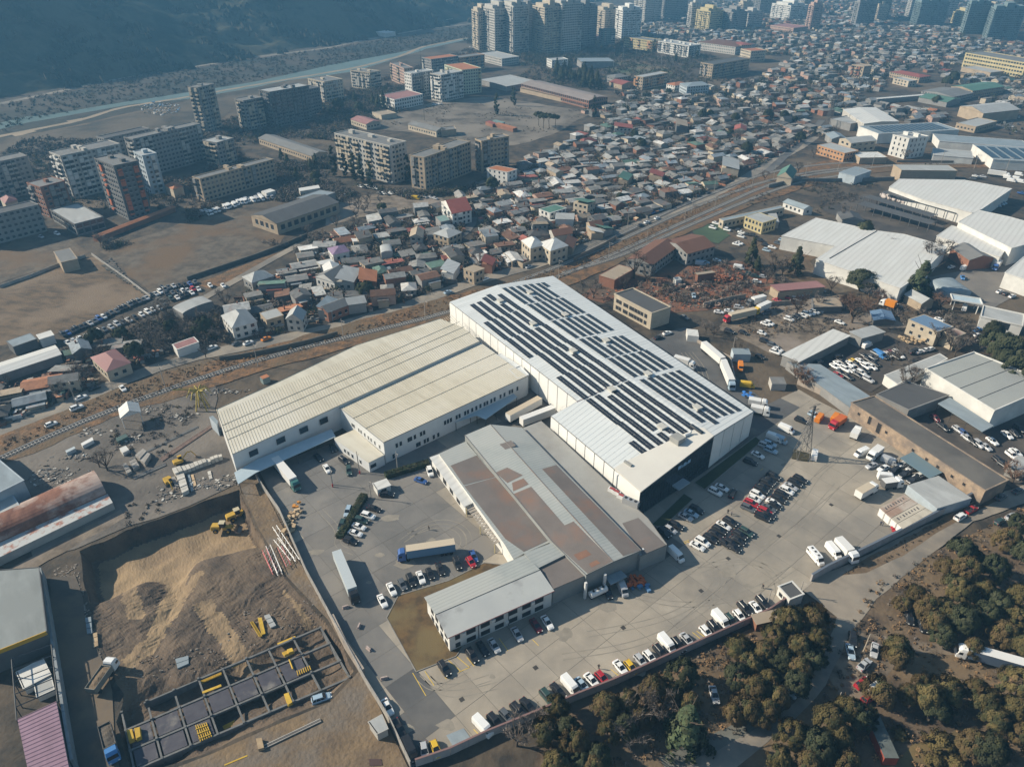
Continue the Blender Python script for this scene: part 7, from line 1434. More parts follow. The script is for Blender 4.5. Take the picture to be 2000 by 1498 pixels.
# hedges
m_hedge = M('hedge_leaf', (.03,.045,.02), (.018,.028,.012), sc=1.2, c3=(.06,.055,.025), sc3=.5)
def hedge(label, s, w, h, seed=1):
    q = TW(s); t = thing('clipped_hedge', label, 'hedge', q[0]); r_ = random.Random(seed); m = MB(); L = (q[1] - q[0]).length; e = (q[1] - q[0])/L; n_ = Vector((-e.y, e.x,0)); cr = MB(); cr.prism([q[0] - n_*w*.42, q[1] - n_*w*.42, q[1] + n_*w*.42, q[0] + n_*w*.42],.1, h*.9); cr.build('inner_growth', m_hedge, t)
    for k in range(int(L*130)):
        u = r_.uniform(0, L); a = r_.uniform(0, math.pi); hw = w/2*(1 + .12*math.sin(u*1.1)); rr2 = r_.uniform(.88,1.08); p = q[0] + e*u + n_*(math.cos(a)*hw*rr2); p.z = max(.1, math.sin(a) ** .5*h*rr2); d = [Vector((r_.gauss(0,.16), r_.gauss(0,.16), r_.gauss(0,.12))) for _ in range(3)]; m.quad(*[p + x for x in d])
    m.build('foliage', m_hedge, t)
hedge('long dark clipped hedge with cars parked along its right side', 'C2 848 885 655 1215',2.6,2.0,1); hedge('short dark hedge at the entrance beside the workshop lean-to', 'C2 1350 635 1010 735',2.6,2.2,2)
# the building site: slab deck of formwork bays between beams on a basement frame
fg = [W(*p) for p in ((237,1389), (626,1224), (683,1322), (262,1502))]; site = thing('building_site', 'concrete basement frame with dark formwork decks and yellow props', 'building site', cent(fg)); LM.append(('formwork deck frame', (430,1370)))
U = [0,.115,.24,.36,.48,.6,.715,.85,1.0]; V = [0,.33,.68,1.0]
def fp(u, v): return fg[0].lerp(fg[1], u).lerp(fg[3].lerp(fg[2], u), v)
m_beam = M('site_concrete', (.17,.17,.165), (.11,.112,.11), sc=.6); m_deck = M('formwork_ply', (.05,.048,.062), (.075,.072,.085), sc=.5, c3=(.2,.185,.165), sc3=.12, lo3=.56, hi3=.68, detail=9, rough=.6); m_prop = M('yellow_formwork', (.55,.36,.05), (.42,.27,.04), sc=1, rnd=.12)
def beam(a, b, w, z0, z1, name, mat): e = (b - a).normalized(); q = Vector((-e.y, e.x,0))*w/2; m = MB(); m.prism([a - q, b - q, b + q, a + q], z0, z1, bot=True); return m.build(name, mat, site)
for j, v in enumerate(V): beam(fp(0 if j else .36, v), fp(1, v),.45, -.7, -.1, 'floor_beam', m_beam)
for i, u in enumerate(U): beam(fp(u,0 if i > 2 else .12), fp(u,1),.4, -.68, -.12, 'cross_beam', m_beam)
for i, u in enumerate(U):
    for v in V: p = fp(u, v); m = MB(); m.box((p.x, p.y, -3.6), (.5,.5,3.9 if (i + int(v*3)) % 2 else 3.6),.4); m.build('column', m_beam, site)
decks = {(0,1), (1,1), (2,1), (3,1), (4,1), (5,1), (6,1), (0,2), (1,2), (2,2)}
for i, j in decks:
    g = .012; a, b, c, d = fp(U[i] + g, V[j] + .03), fp(U[i + 1] - g, V[j] + .03), fp(U[i + 1] - g, V[j + 1] - .03), fp(U[i] + g, V[j + 1] - .03); m = MB(); m.prism([a, b, c, d], -.5, -.22 + .02*((i + j) % 3), bot=True); m.build('formwork_deck', m_deck, site)
m = MB(); q = [fp(0,0.02), fp(1,0), fp(1,1), fp(0,1)]; m.prism(q, -3.5, -3.35); m.build('basement_floor', M('basement_slab', (.2,.2,.19), (.13,.135,.13), sc=.25, c3=(.26,.22,.16), sc3=.1), site)
for a, b in ((fp(1,0), fp(1,1)), (fp(0,0), fp(0,1)), (fp(.1,0), fp(.36,.0)), (fp(0,1.0), fp(.62,1.0))): beam(a, b,.35, -3.5, -.25, 'basement_wall', m_beam)
def boards(label, s, n, z, mat, w=.25, th=.2, pn='beam', name='formwork_beams', cat='formwork beams'):
    q = TW(s, z); t = thing(name, label, cat, (q[0].x, q[0].y, z))
    for k in range(n):
        a, b = q[0].lerp(q[3], (k + .5)/n), q[1].lerp(q[2], (k + .5)/n); e = (b - a).normalized(); n_ = Vector((-e.y, e.x,0))*w/2; m = MB(); m.prism([a - n_, b - n_, b + n_, a + n_], z, z + th, bot=True); m.build(pn, mat, t)
boards('yellow beams fanned in a V left bundle beside the dug mound', 'F2 430 95 540 275 575 265 460 85',4, pit_z(*W(495,1225)[:2]) + .3, m_prop); boards('yellow beams fanned in a V right bundle beside the dug mound', 'F2 520 40 570 250 615 235 570 40',4, pit_z(*W(510,1222)[:2]) + .3, m_prop)
boards('yellow ladder like grid of beams on the front deck edge', 'F1 1000 1290 1060 1490 1220 1420 1150 1250',6, -.05, m_prop,.2); boards('cross beams tying the yellow ladder like grid', 'F1 1000 1310 1150 1260 1210 1420 1060 1480',3,.12, m_prop,.15)
boards('yellow edge brackets along the darkest clean deck', 'F2 985 690 1000 750 1180 670 1160 620',7,0, m_prop,.2); boards('long yellow formwork panel in the right rear bay', 'F2 760 360 980 270 985 300 775 400',2, -1.4, m_prop,.5,.4); boards('yellow timber pile in the front open bay', 'F2 100 1385 280 1290 300 1340 120 1420',3, -3.2, m_prop,.4,.8); boards('yellow props row in the left rear bay', 'F1 1060 720 1320 610 1330 680 1090 780',5, -1.5, m_prop,.2); boards('yellow formwork strip behind the middle decks', 'F1 1090 880 1320 790 1330 815 1100 905',2, -.2, m_prop,.3)
boards('yellow strip laid over the rear bay of pale slabs', 'F1 1450 560 1580 500 1590 520 1470 590',2, -.9, m_prop,.4); boards('pale slab pile stored in the rear basement bay', 'F1 1360 590 1640 500 1680 610 1420 680',7, -3.2, m_wc,.8,.3, name='slab_pile', cat='slabs', pn='slab'); boards('second pale board pile in the next rear bay', 'F1 1680 480 1900 380 1960 450 1740 540',6, -3.2, m_timber,.7,.3, name='slab_pile', cat='boards', pn='board')
def yellow_box(label, s, z, h): q = TW(s, z); t = thing('formwork_box', label, 'formwork box', (q[0].x, q[0].y, z), 'yellow formwork boxes'); m = MB(); m.prism(q, z, z + h); m.build('panel_face', m_prop, t); m = MB(); m.prism([p.lerp(cent(q) + Vector((0,0, z)),.12) for p in q], z + h, z + h + .15); m.build('rim', m_prop, t)
yellow_box('left yellow formwork box standing on the lower left deck', 'D1 995 1225 1040 1215 1060 1295 1015 1315', -.2,.9); yellow_box('right yellow formwork box standing on the lower left deck', 'D1 1055 1210 1100 1200 1110 1280 1070 1300', -.2,.9); yellow_box('yellow platform on the rear beam line', 'F2 820 480 940 430 970 470 850 520', -.1,.6)
yellow_box('yellow skip straddling the front beam', 'F2 850 1010 910 990 960 1120 900 1160', -1.5,1.4); yellow_box('second yellow case beside the yellow platform on the rear beam', 'F2 880 440 945 420 965 465 900 485',.5,.5)
m = MB(); a, b = TW('F2 905 545 950 660',.2); m.bar(a, b,.22); o = m.build('yellow_prop', m_prop); tag(o, 'slanting yellow prop lying across the darkest deck', 'prop')
vehicle(628,1363,60, -20, 'l', 'u', label='pale blue car parked in the trench before the formwork frame', z=pit_z(*W(628,1363)[:2]))
boards('weathered timber poles along the lower trench edge', 'D2 60 1330 500 1120 510 1140 70 1350',3,.3, m_wc,.4, name='pole_pile', cat='poles', pn='pole'); stack('tan crate at the lower left trench end', 'D2 5 1290 50 1285 70 1370 25 1385',1,1.4, m_timber, pn='crate', name='crate', cat='crate'); stack('long yellow beam at the trench lip', 'D1 1750 1480 1930 1405 1935 1415 1755 1490',1,.3, m_prop, pn='beam', name='formwork_beam', cat='beam'); stack('dark steel pit cover near the bottom of the site track', 'D2 880 1435 975 1435 990 1490 890 1495',1,.3, plain('dark_rust', (.07,.04,.035)), pn='cover', name='pit_cover', cat='cover')
stack('bluish sheet of steel on the mound edge', 'F1 760 470 920 430 925 530 790 590',2,.35, r_bgrey, pn='sheet', name='sheet_pile', cat='sheets', z=-.5); stack('grey metal cases beside the yellow V beams', 'F2 595 10 660 -10 745 130 680 160',3,.7, r_lgrey, pn='case', name='case_pile', cat='cases', z=-.6)
stack('pale timber bundle beside the works track, upper one', 'D1 670 345 715 335 725 465 685 470',3,.7, r_bgrey, pn='board', name='timber_bundle', cat='boards'); stack('yellow and grey boards bundle beside the works track, lower one', 'D1 725 460 760 450 770 560 735 575',3,.5, m_timber, pn='board', name='timber_bundle', cat='boards')
# wheel loaders in the pit and excavators
m_my = M('machine_yellow', (.5,.32,.05), (.4,.25,.04), sc=1); O = Vector((0,0,0))
def loader(label, px, py, ang, s=1.0):
    z = pit_z(*W(px, py)[:2]); p = W(px, py, z); t = thing('wheel_loader', label, 'wheel loader', (p.x, p.y, z), 'wheel loaders in the pit', ang);
    m = MB(); loft(m, [(-3.6,.9,1.9), (-3.4,1.1,2.3), (-.8,1.1,2.4)],.8); m.build('engine_body', m_my, t, o=O); m = MB(); m.box((1.2,0,.8), (2.6,1.4,1.0)); m.build('front_frame', m_my, t, o=O)
    m = MB(); m.box((-.1,0,1.8), (1.5,1.5,1.5)); c = m.build('cab', m_cglass, t, o=O); m = MB(); m.box((-.1,0,3.3), (1.8,1.7,.16)); m.build('cab_roof', M('loader_roof', (.5,.44,.3), (.45,.4,.28), sc=1), c, o=O)
    for sd in (-.5,.5): m = MB(); m.bar((1.6, sd,2.2), (4.0, sd,.9),.2); m.build('lift_arm', m_my, t, o=O)
    m = MB(); m.quad((4.0, -1.5,.1), (4.0,1.5,.1), (3.8,1.5,1.5), (3.8, -1.5,1.5)); m.quad((4.0, -1.5,.1), (5.3, -1.5,.12), (5.3,1.5,.12), (4.0,1.5,.1))
    for sd in (-1.5,1.5): m.quad((4.0, sd,.1), (5.3, sd,.12), (3.8, sd,1.5))
    m.build('bucket', M('bucket_steel', (.3,.24,.19), (.2,.16,.13), sc=1), t, o=O)
    wh = MB(); wh.bar((0, -.35,0), (0,.35,0),.8,12); wm = wh.mesh('wheel', [m_tyreb]); rm = MB(); rm.bar((0, -.37,0), (0,.37,0),.4,8); rmm = rm.mesh('rim', [m_my])
    for x in (-2.0,1.8):
        for sd in (-1.15,1.15): w = bpy.data.objects.new('wheel', wm); C.objects.link(w); w.parent = t; w.location = (x, sd,.8); r_ = bpy.data.objects.new('rim', rmm); C.objects.link(r_); r_.parent = w
def ang_px(px, py, hx, hy): a, b = W(px, py), W(px + hx, py + hy); return math.atan2(b.y - a.y, b.x - a.x)
loader('nearer yellow wheel loader with its bucket to the right on the pit floor',438,1036, ang_px(438,1036,30,0)); loader('farther yellow wheel loader at the top right corner of the pit',466,1010, ang_px(466,1010,30, -12))
def excavator(label, px, py, hx, hy, s=.85):
    p = W(px, py); t = thing('excavator', label, 'excavator', (p.x, p.y,0), 'excavators in the scrap yard', ang_px(px, py, hx, hy)); t.scale = (s, s, s)
    for sd in (-1,1): m = MB(); m.prism([(-1.8, sd*1.1 - .3), (1.8, sd*1.1 - .3), (1.8, sd*1.1 + .3), (-1.8, sd*1.1 + .3)],0,.8); m.build('track', m_tyreb, t, o=O)
    m = MB(); loft(m, [(-2.4,1.0,1.9), (-2.2,1.25,2.1), (.9,1.25,1.9), (1.2,1.0,1.6)],.9); m.build('upper_body', m_my, t, o=O); m = MB(); m.box((.5,.7,1.7), (1.4,1.0,1.3)); c = m.build('cab', m_cglass, t, o=O); m = MB(); m.box((.5,.7,3.0), (1.5,1.1,.1)); m.build('cab_roof', m_my, c, o=O)
    m = MB(); m.bar((1, -.3,1.7), (3.4, -.3,4.0),.28); m.bar((3.4, -.3,4.0), (5.0, -.3,3.7),.25); m.build('boom', m_my, t, o=O); m = MB(); m.bar((5.0, -.3,3.7), (6.2, -.3,1.2),.2); m.build('dipper_arm', m_my, t, o=O); m = MB(); m.prism([(5.8, -.8), (6.7, -.8), (6.7,.2), (5.8,.2)],.3,1.2); m.build('bucket', MATS['bucket_steel'], t, o=O)
excavator('yellow excavator with its rusty arm stretched right beside the white blocks',352,905,40, -16); excavator('yellow excavator left of the upright white block row',330,945,12,18)
# folded yellow yard crane beside the cream hall
p = W(397,800); t = thing('yard_crane', 'spindly yellow grab crane with splayed arms beside the long cream hall', 'crane', p); LM.append(('yellow grab crane', (395,775))); m_cy = M('crane_yellow', (.42,.33,.08), (.3,.24,.08), sc=1.5); H_ = 8.5
for a, b in (((-2, -1.5,0), (-.4, -.3, H_)), ((2, -1.5,0), (.4, -.3, H_)), ((2,1.5,0), (.4,.3, H_)), ((-2,1.5,0), (-.4,.3, H_))): m = MB(); m.bar(a, b,.28); m.build('leg', m_cy, t, o=O)
for k in range(9):
    a_ = k*2*math.pi/9 + .2; m = MB(); q0 = Vector((.3*math.cos(a_),.3*math.sin(a_), H_)); q1 = Vector((2.8*math.cos(a_),2.8*math.sin(a_), H_ + .6)); q2 = Vector((4.4*math.cos(a_),4.4*math.sin(a_), H_ - 1.8)); m.bar(q0, q1,.32); m.bar(q1, q2, (.3,.12)); m.build('grab_arm', m_cy, t, o=O)
m = MB(); b_ = W(336,762,10) - p; m.bar((0,0, H_ + .4), (b_.x, b_.y,10),.2); m.bar((0,0, H_ + 1.6), (b_.x, b_.y,10),.12); m.build('boom', m_cy, t, o=O)
for lab, s, h, wm, rm in (('small white building on the hillside road, the right one', 'P 838 36 866 40 868 35',7, w_white, r_white), ('white roofed compound beside the river road, the middle one', 'P 730 62 752 66 756 60',6, w_white, r_white), ('tiny white shed alone on the dark hillside foot', 'P 570 59 578 61 580 58',5, w_white, r_white), ('orange red container at the left of the waste ground row', 'P 948 238 962 243 965 239',3, w_brick, r_red), ('long orange container right in the waste ground row', 'P 966 242 1002 252 1005 248',3, w_brick, r_orange), ('teal container behind the orange waste ground containers', 'P 962 236 980 241 982 238',3, w_teal, r_teal), ('small cream house with a red roof at the far left', 'P 0 388 10 398 26 384',6, w_cream, r_pink), ('cream house with a red hipped roof behind the orange balconied tower', 'P 322 362 338 370 352 362',6, w_cream, r_orange), ('small white booth at the head of the truck lane behind the solar hall', 'P 1341 642 1343 655 1366 662',3.2, w_white, r_white), ('blue grey open shed beside the truck lane wall', 'P 1429 680 1433 692 1466 690',3.5, w_blue, r_bgrey), ('small grey box shed on the dirt north of the east yard', 'P 1503 736 1508 750 1535 747',3, w_pale, r_grey), ('white tent roof beside the white van lot', 'P 510 374 520 378 534 371',4, w_white, r_white), ('long pale canopy roof right of the white van lot', 'P 583 368 586 374 622 362',4, w_pale, r_white)): bld(lab, s, h, wm, rm, 'hip' if 'house' in lab else 'flat', name='building', cat='building', par=0)
scatter('refuse_heap', 'P 270 208 300 200 350 205 352 220 318 226 280 222',200,.4,1.6, [T_w, plain('refuse_blue', (.15,.28,.42)), m_rub, r_tan, m_rub],12); scatter('rubble', 'P 215 505 260 560 330 590 290 580 200 520',500,.3,1.1, [m_rub, MATS['mossy_stone']],13);
# ------------------------------------------------------------- trees and scrub
def leafm(n, c, c2, sc=.5): return M(n, c, c2, sc=sc, rough=.95, spec=.1, rnd=.25, detail=4)
L_b = [leafm('leaf_olive', (.125,.1,.042), (.075,.064,.028)), leafm('leaf_brown', (.13,.094,.046), (.085,.064,.033)), leafm('leaf_deep_green', (.075,.075,.036), (.045,.048,.024))]
L_g = [leafm('leaf_dark_green', (.062,.068,.036), (.038,.046,.026)), leafm('leaf_grey_green', (.08,.084,.048), (.05,.056,.034)), L_b[2]]
L_y = [leafm('leaf_straw', (.15,.115,.045), (.1,.08,.035)), L_b[0], L_b[1]]; L_c = [leafm('cedar_green', (.085,.105,.055), (.05,.068,.036)), L_g[0], L_g[1]]
m_bark = M('bark', (.1,.075,.055), (.06,.045,.035), sc=2); m_twig = M('bare_twig', (.15,.125,.105), (.1,.085,.075), sc=.6, rnd=.25); m_twigr = M('reddish_twig', (.17,.1,.065), (.11,.07,.05), sc=.6, rnd=.15)
def crown_mesh(name, mats, rx, rz, zc, nc, nl, leaf, seed, shape='ball', w=(.5,.3,.2)):
    g = np.random.default_rng(seed); V = []; Fm = []; lob = [(g.normal(size=3)*(.45,.45,.25)) for _ in range(4)]
    for c in range(nc):
        if shape == 'cone': t = g.random() ** .8; a = g.random()*6.283; rr_ = rx*(1 - t)*(.55 + .45*g.random()); cp = np.array([rr_*math.cos(a), rr_*math.sin(a), zc + rz*(t*2 - 1)]); cr = rx*.16 + .1*rx*(1 - t)
        elif shape == 'column': t = g.random(); a = g.random()*6.283; rr_ = rx*math.sin(math.pi*(.12 + .82*t))*(.5 + .5*g.random()); cp = np.array([rr_*math.cos(a), rr_*math.sin(a), zc + rz*(t*2 - 1)]); cr = rx*.35
        else:
            d = g.normal(size=3); d /= np.linalg.norm(d); d[2] = abs(d[2])*1.0 - .32; q = .7 + .38*g.random() ** .6; k = 1 + .28*sum(max(0, float(d @ l)) for l in lob) - .2; cp = d*q*k*np.array([rx, rx, rz]) + (0,0, zc); cr = rx*g.uniform(.16,.32)
        mi = int(g.choice(3, p=w)); n = g.normal(size=(nl,3)); n /= np.linalg.norm(n, axis=1)[:, None]; p = cp + n*cr*(g.random((nl,1)) ** .4)*(1,1,.75)
        n = n*.55 + (cp - (0,0, zc*.8))/rx*1.15 + g.normal(size=(nl,3))*.2; n /= np.linalg.norm(n, axis=1)[:, None]; u = g.normal(size=(nl,3)); u -= (u*n).sum(1)[:, None]*n; u /= np.linalg.norm(u, axis=1)[:, None]; v = np.cross(n, u); s = leaf*g.uniform(.6,1.3, (nl,1))
        V.append(np.stack([p - u*s - v*s*.6, p + u*s - v*s*.5, p + u*s*.8 + v*s*.6, p - u*s*.7 + v*s*.7],1).reshape(-1,3)); Fm += [mi]*nl
    V = np.concatenate(V); me = bpy.data.meshes.new(name); nf = len(V) // 4; me.vertices.add(len(V)); me.vertices.foreach_set('co', V.ravel()); me.loops.add(nf*4); me.loops.foreach_set('vertex_index', np.arange(nf*4)); me.polygons.add(nf); me.polygons.foreach_set('loop_start', np.arange(nf)*4)
    for m in mats: me.materials.append(m)
    me.polygons.foreach_set('material_index', np.array(Fm)); me.update(); me.validate(); return me
def trunk_mesh(h, r, seed, spread=.5, n=5, mat=None):
    g = random.Random(seed); m = MB(); top = Vector((g.uniform(-.3,.3), g.uniform(-.3,.3), h)); m.bar((0,0,0), top, (r, r*.6),6)
    for k in range(n): a = k*6.283/n + g.random(); m.bar(top*g.uniform(.6,1), top + Vector((math.cos(a)*h*spread, math.sin(a)*h*spread, h*g.uniform(.3,.6))), (r*.45, r*.12),4)
    return m.mesh('trunk', [mat or m_bark])
def bare_mesh(R_, H_, seed, mat, n=420):
    g = random.Random(seed); tk = MB(); br = MB(); th = H_*.3; tk.bar((0,0,0), (0,0, th), (.22,.17),5); tips = []
    for k in range(9):
        a = k*.7 + g.random(); e = Vector((math.cos(a)*R_*g.uniform(.4,.75), math.sin(a)*R_*g.uniform(.4,.75), H_*g.uniform(.55,.85))); tk.bar((0,0, th*g.uniform(.6,1)), e, (.12,.05),4)
        for q in range(3): f = e + Vector((g.uniform(-1,1), g.uniform(-1,1), g.uniform(.1,.9)))*R_*.4; br.bar(e*g.uniform(.7,1), f, (.05,.02),3); tips += [f, e, (e + f)/2]
    for k in range(n):
        t = g.choice(tips); d = Vector((g.gauss(0,1), g.gauss(0,1), g.gauss(.5,.8))).normalized()*R_*g.uniform(.15,.4); w = d.orthogonal().normalized()*.05; br.quad(t - w, t + w, t + d)
    return tk.mesh('trunk', [m_bark]), br.mesh('branches', [mat])
CR = {'b': [crown_mesh('crown', L_b,1,.8,.95,64,170,.044, s, w=w) for s, w in ((1, (.8,.14,.06)), (2, (.25,.7,.05)), (3, (.6,.1,.3)), (4, (.5,.45,.05)))], 'g': [crown_mesh('crown', L_g,1,.85,1.0,60,170,.044, s, w=(.6,.3,.1)) for s in (11,12,13)], 'y': [crown_mesh('crown', L_y,1,.55,.55,40,70,.07,21, w=(.6,.25,.15))],
      'c': [crown_mesh('crown', L_c,1,1.1,1.15,90,50,.07,31, 'cone')], 'k': [crown_mesh('crown', L_g,1,1.5,1.6,80,45,.08,41, 'cone')], 'p': [crown_mesh('crown', L_g,1,3.6,3.9,60,45,.16,51, 'column', (.7,.1,.2))], 'u': [crown_mesh('crown', L_g,1,.5,2.3,34,70,.08,61)]}
TK = {k: trunk_mesh({'b': .85, 'g': .85, 'y': .3, 'c': 1.6, 'k': 2, 'p': 1.2, 'u': 2.0}[k],.07,5) for k in CR}
BR = [bare_mesh(3.2,6.5, s, m_twig) for s in (1,2,3)] + [bare_mesh(3.4,5,7, m_twigr,800)]
TD = {'b': ('broadleaf_tree', 'brown olive leafy tree'), 'g': ('evergreen_tree', 'dark green bushy tree'), 'y': ('straw_bush', 'straw coloured bush'), 'c': ('cedar_tree', 'pale green cedar'), 'k': ('conifer_tree', 'dark pointed conifer'), 'p': ('cypress_tree', 'slender dark cypress'), 'u': ('umbrella_pine', 'dark umbrella pine'), 'n': ('bare_tree', 'leafless grey tree'), 'r': ('bare_tree', 'leafless reddish tree')}
NT = [0]
def tree(px, py, r, k, label=None, group=None, lift=None):
    z = ({'p': 3.9, 'k': 1.6, 'u': 1.6}.get(k,.9)*r*(1.45 if k in 'bg' else 1) if lift is None else lift); p = W(px, py, z if k not in 'nr' else r*.8); n, d = TD[k]; t = thing(n, label, 'bush' if k == 'y' else 'tree', (p.x, p.y,0), group); s = r*R.uniform(.92,1.08); NT[0] += 1
    if k in 'nr': tm, cm = BR[3] if k == 'r' else R.choice(BR[:3]); s = r/3.2
    else: tm, cm = TK[k], R.choice(CR[k])
    t.scale = (s, s, s*R.uniform(.9,1.12)*(1.5 if k in 'bg' and lift is None else 1)); t.rotation_euler = (0,0, R.uniform(0,6.28))
    for nm, me in (('trunk', tm), ('branches' if k in 'nr' else 'crown', cm)): o = bpy.data.objects.new(nm, me); C.objects.link(o); o.parent = t
    if not label: AUTO.append((t, d, (px, py), None))
    OCC.append((Vector((p.x, p.y,0)), r*.5)); return t
GT = '''1090 1380 5.5 b;1062 1432 5 b;1110 1425 4.5 g;1130 1450 5 g;1185 1378 5.5 b;1228 1372 5 b;1190 1425 5 b;1275 1348 5.5 b;1335 1314 5.5 g;1312 1350 4.5 b;1350 1372 4 b;1170 1475 4.5 g;1085 1490 5.5 b;1135 1490 4 g;1160 1498 4 b;1250 1400 4.5 b;1225 1420 4.5 g;1440 1262 5.5 b;1468 1300 5 b;1438 1320 5 g;1475 1345 5.5 b;1495 1272 5 b;1463 1388 5 b;1430 1395 4 b;1500 1385 5 g;1500 1325 4.5 b;
1545 1213 5.5 b;1590 1206 6 g;1518 1242 5 b;1562 1262 5.5 b;1600 1245 4 b;1592 1288 5 g;1530 1288 5 g;1560 1310 5 b;1558 1335 5 g;1520 1360 5 b;1490 1405 4 g;1555 1437 5.5 b;1618 1408 6 b;1655 1386 5.5 b;1680 1404 5 g;1600 1460 5.5 g;1640 1442 5.5 g;1525 1482 5 b;1578 1490 5 b;1655 1488 4.5 b;1625 1480 4 g;1755 1262 6 b;1752 1288 5 b;1762 1310 4 g;1803 1330 3 b;1812 1365 5.5 b;1722 1358 5.5 b;1788 1392 5.5 b;1775 1360 4 b;1850 1350 5.5 b;1835 1385 5 g;1880 1315 5.5 b;1905 1345 5 b;1925 1375 5 b;1945 1405 5.5 b;1970 1430 5 b;1995 1335 6 b;1985 1385 6 b;2000 1440 5 b;1805 1450 6 y;1845 1445 5 y;1905 1445 5.5 b;1935 1470 5.5 g;1980 1478 6 g;1870 1485 4 y;1830 1480 4 y;1760 1430 3 y;
1882 1075 6 g;1932 1060 6 g;1972 1052 6 g;2000 1080 6 g;1848 1108 5 b;1892 1112 6 g;1942 1105 6 g;1830 1140 5.5 g;1872 1150 6 g;1790 1162 4.5 b;1815 1185 5 b;1852 1190 6 g;1925 1150 4.5 b;1962 1140 6 g;1995 1165 6 g;1882 1212 6 g;1932 1200 5.5 g;1828 1218 5 b;1845 1242 5 g;1922 1240 5.5 b;1965 1232 5.5 g;2000 1260 5.5 b;1990 1205 5 b;1768 1180 3.5 b;1955 1180 5 g;1870 1095 4 b;1905 1090 4 b;1985 1020 4 g;1975 1290 4.5 b;1900 1265 4.5 g;1745 1150 2.2 n;1765 1165 2.5 n'''
for i, s in enumerate(GT.replace('\n', '').split(';')):
    a, b, r, k = s.split()
    if k == 'g' and i % 3 == 0: k = 'b'
    if float(b) > 1275 and float(a) > 1700 and i % 4 == 1 or float(b) < 1270 and float(a) > 1820 and i % 6 == 2: continue
    tree(float(a), float(b), float(r)*.56, k, group='grove trees in the lower right')
tree(1340,1425,6.5, 'c', 'tall pale green cedar with drooping boughs at the bottom of the grove'); tree(1250,1395,4.5, 'n'); tree(1290,1390,4, 'n'); tree(1045,1420,4, 'n'); tree(1010,1440,4, 'n'); tree(1230,1440,4.5, 'n')
tree(1686,538,7, 'g', 'round dense dark evergreen before the stepped white warehouse', lift=8); tree(1798,552,8, 'c', 'wide layered dark cedar right of the stepped white warehouse', lift=8); tree(1558,508,5, 'k'); tree(1470,492,5, 'k'); tree(1480,515,3.5, 'k'); tree(1670,606,8, 'r', 'broad reddish leafless tree above the packed car lot', lift=3); tree(1840,590,4.5, 'r'); tree(1560,596,6, 'r'); tree(1820,502,7, 'n'); tree(1845,490,6, 'n'); tree(1515,520,6, 'n'); tree(1240,525,7, 'n', 'big bare pale tree beside the cream roofed store', lift=5); tree(1265,540,5, 'n')
for x, y, r, k in ((1955,672,5.5, 'g'), (1985,690,6, 'g'), (1940,650,4, 'g'), (1990,730,5, 'g'), (1965,700,4.5, 'g'), (1870,680,5, 'n'), (1785,735,5, 'n'), (1770,745,5, 'n'), (1565,735,4, 'r'), (1985,925,5, 'r'), (1688,450,5, 'g'), (650,318,2.6, 'p'), (672,322,2.2, 'p'), (690,326,2.6, 'p'), (704,330,2.5, 'p'), (722,345,2.2, 'p'), (795,330,2.6, 'p'), (975,292,2.6, 'p'), (985,300,2.4, 'p'), (962,308,2.2, 'p'), (968,300,2.4, 'p'), (548,300,3, 'k'), (560,312,3, 'k'), (606,322,3, 'k'), (616,316,3, 'k'), (578,340,3, 'k'), (970,204,2.6, 'p'), (1161,212,2.4, 'p'), (738,200,5, 'k'), (748,196,5, 'k'), (728,196,4, 'k'), (692,190,4, 'k'), (660,205,5, 'g'), (1052,232,4, 'u'), (1062,236,4.5, 'u'), (1073,236,4.5, 'u'), (1085,233,4, 'u'), (1278,90,2.2, 'p'), (1362,103,2.4, 'p'), (1320,112,4, 'k'), (1005,190,2.2, 'p'), (1000,185,2, 'p'), (1638,115,4, 'k'), (1660,103,2, 'p'), (1735,128,2, 'p'), (1772,127,2, 'p'), (1865,150,6, 'g'), (1850,160,5, 'g'), (1830,195,4, 'g'), (1190,138,3, 'k'), (1805,330,3, 'k'), (1418,180,2, 'p'), (1305,178,3, 'g'), (1530,525,5, 'n'), (1500,540,5, 'n'), (1625,560,4.5, 'n'), (1600,590,4, 'n'), (1655,590,5, 'r'), (1700,575,4, 'n'), (1720,580,4, 'r'), (1745,700,4, 'n'), (1760,690,4, 'n'), (1835,660,5, 'n'), (1860,670,5, 'n'), (1885,655,4, 'n'), (1220,555,4, 'n'), (1160,570,4.5, 'n'), (1140,585,4, 'n'), (1395,650,3, 'n'), (1380,640,3, 'n'), (1440,680,3, 'n'), (1555,725,4, 'n'), (1575,745,3.5, 'r'), (760,700,2.5, 'n'), (205,905,4, 'n'), (190,900,3.5, 'n'), (400,690,3, 'n'), (440,590,5, 'n'), (300,690,4, 'n'), (290,670,4, 'n'), (370,650,4, 'n'), (1740,480,4, 'n'), (1650,420,4, 'n'), (930,465,4, 'n'), (1820,330,4, 'n'), (1770,305,4, 'n'), (1590,300,4, 'n'), (1560,330,4, 'n'), (1495,345,4, 'n')): tree(x, y, r, k)
for k in range(26): a = k/26; tree(1082 + a*92 + R.uniform(-4,4),132 + a*22 + R.uniform(-8,14), R.uniform(4,6), 'k', group='dark grove beside the brick factory')
def polyw(s): q = TW(s); return [(p.x, p.y) for p in q]
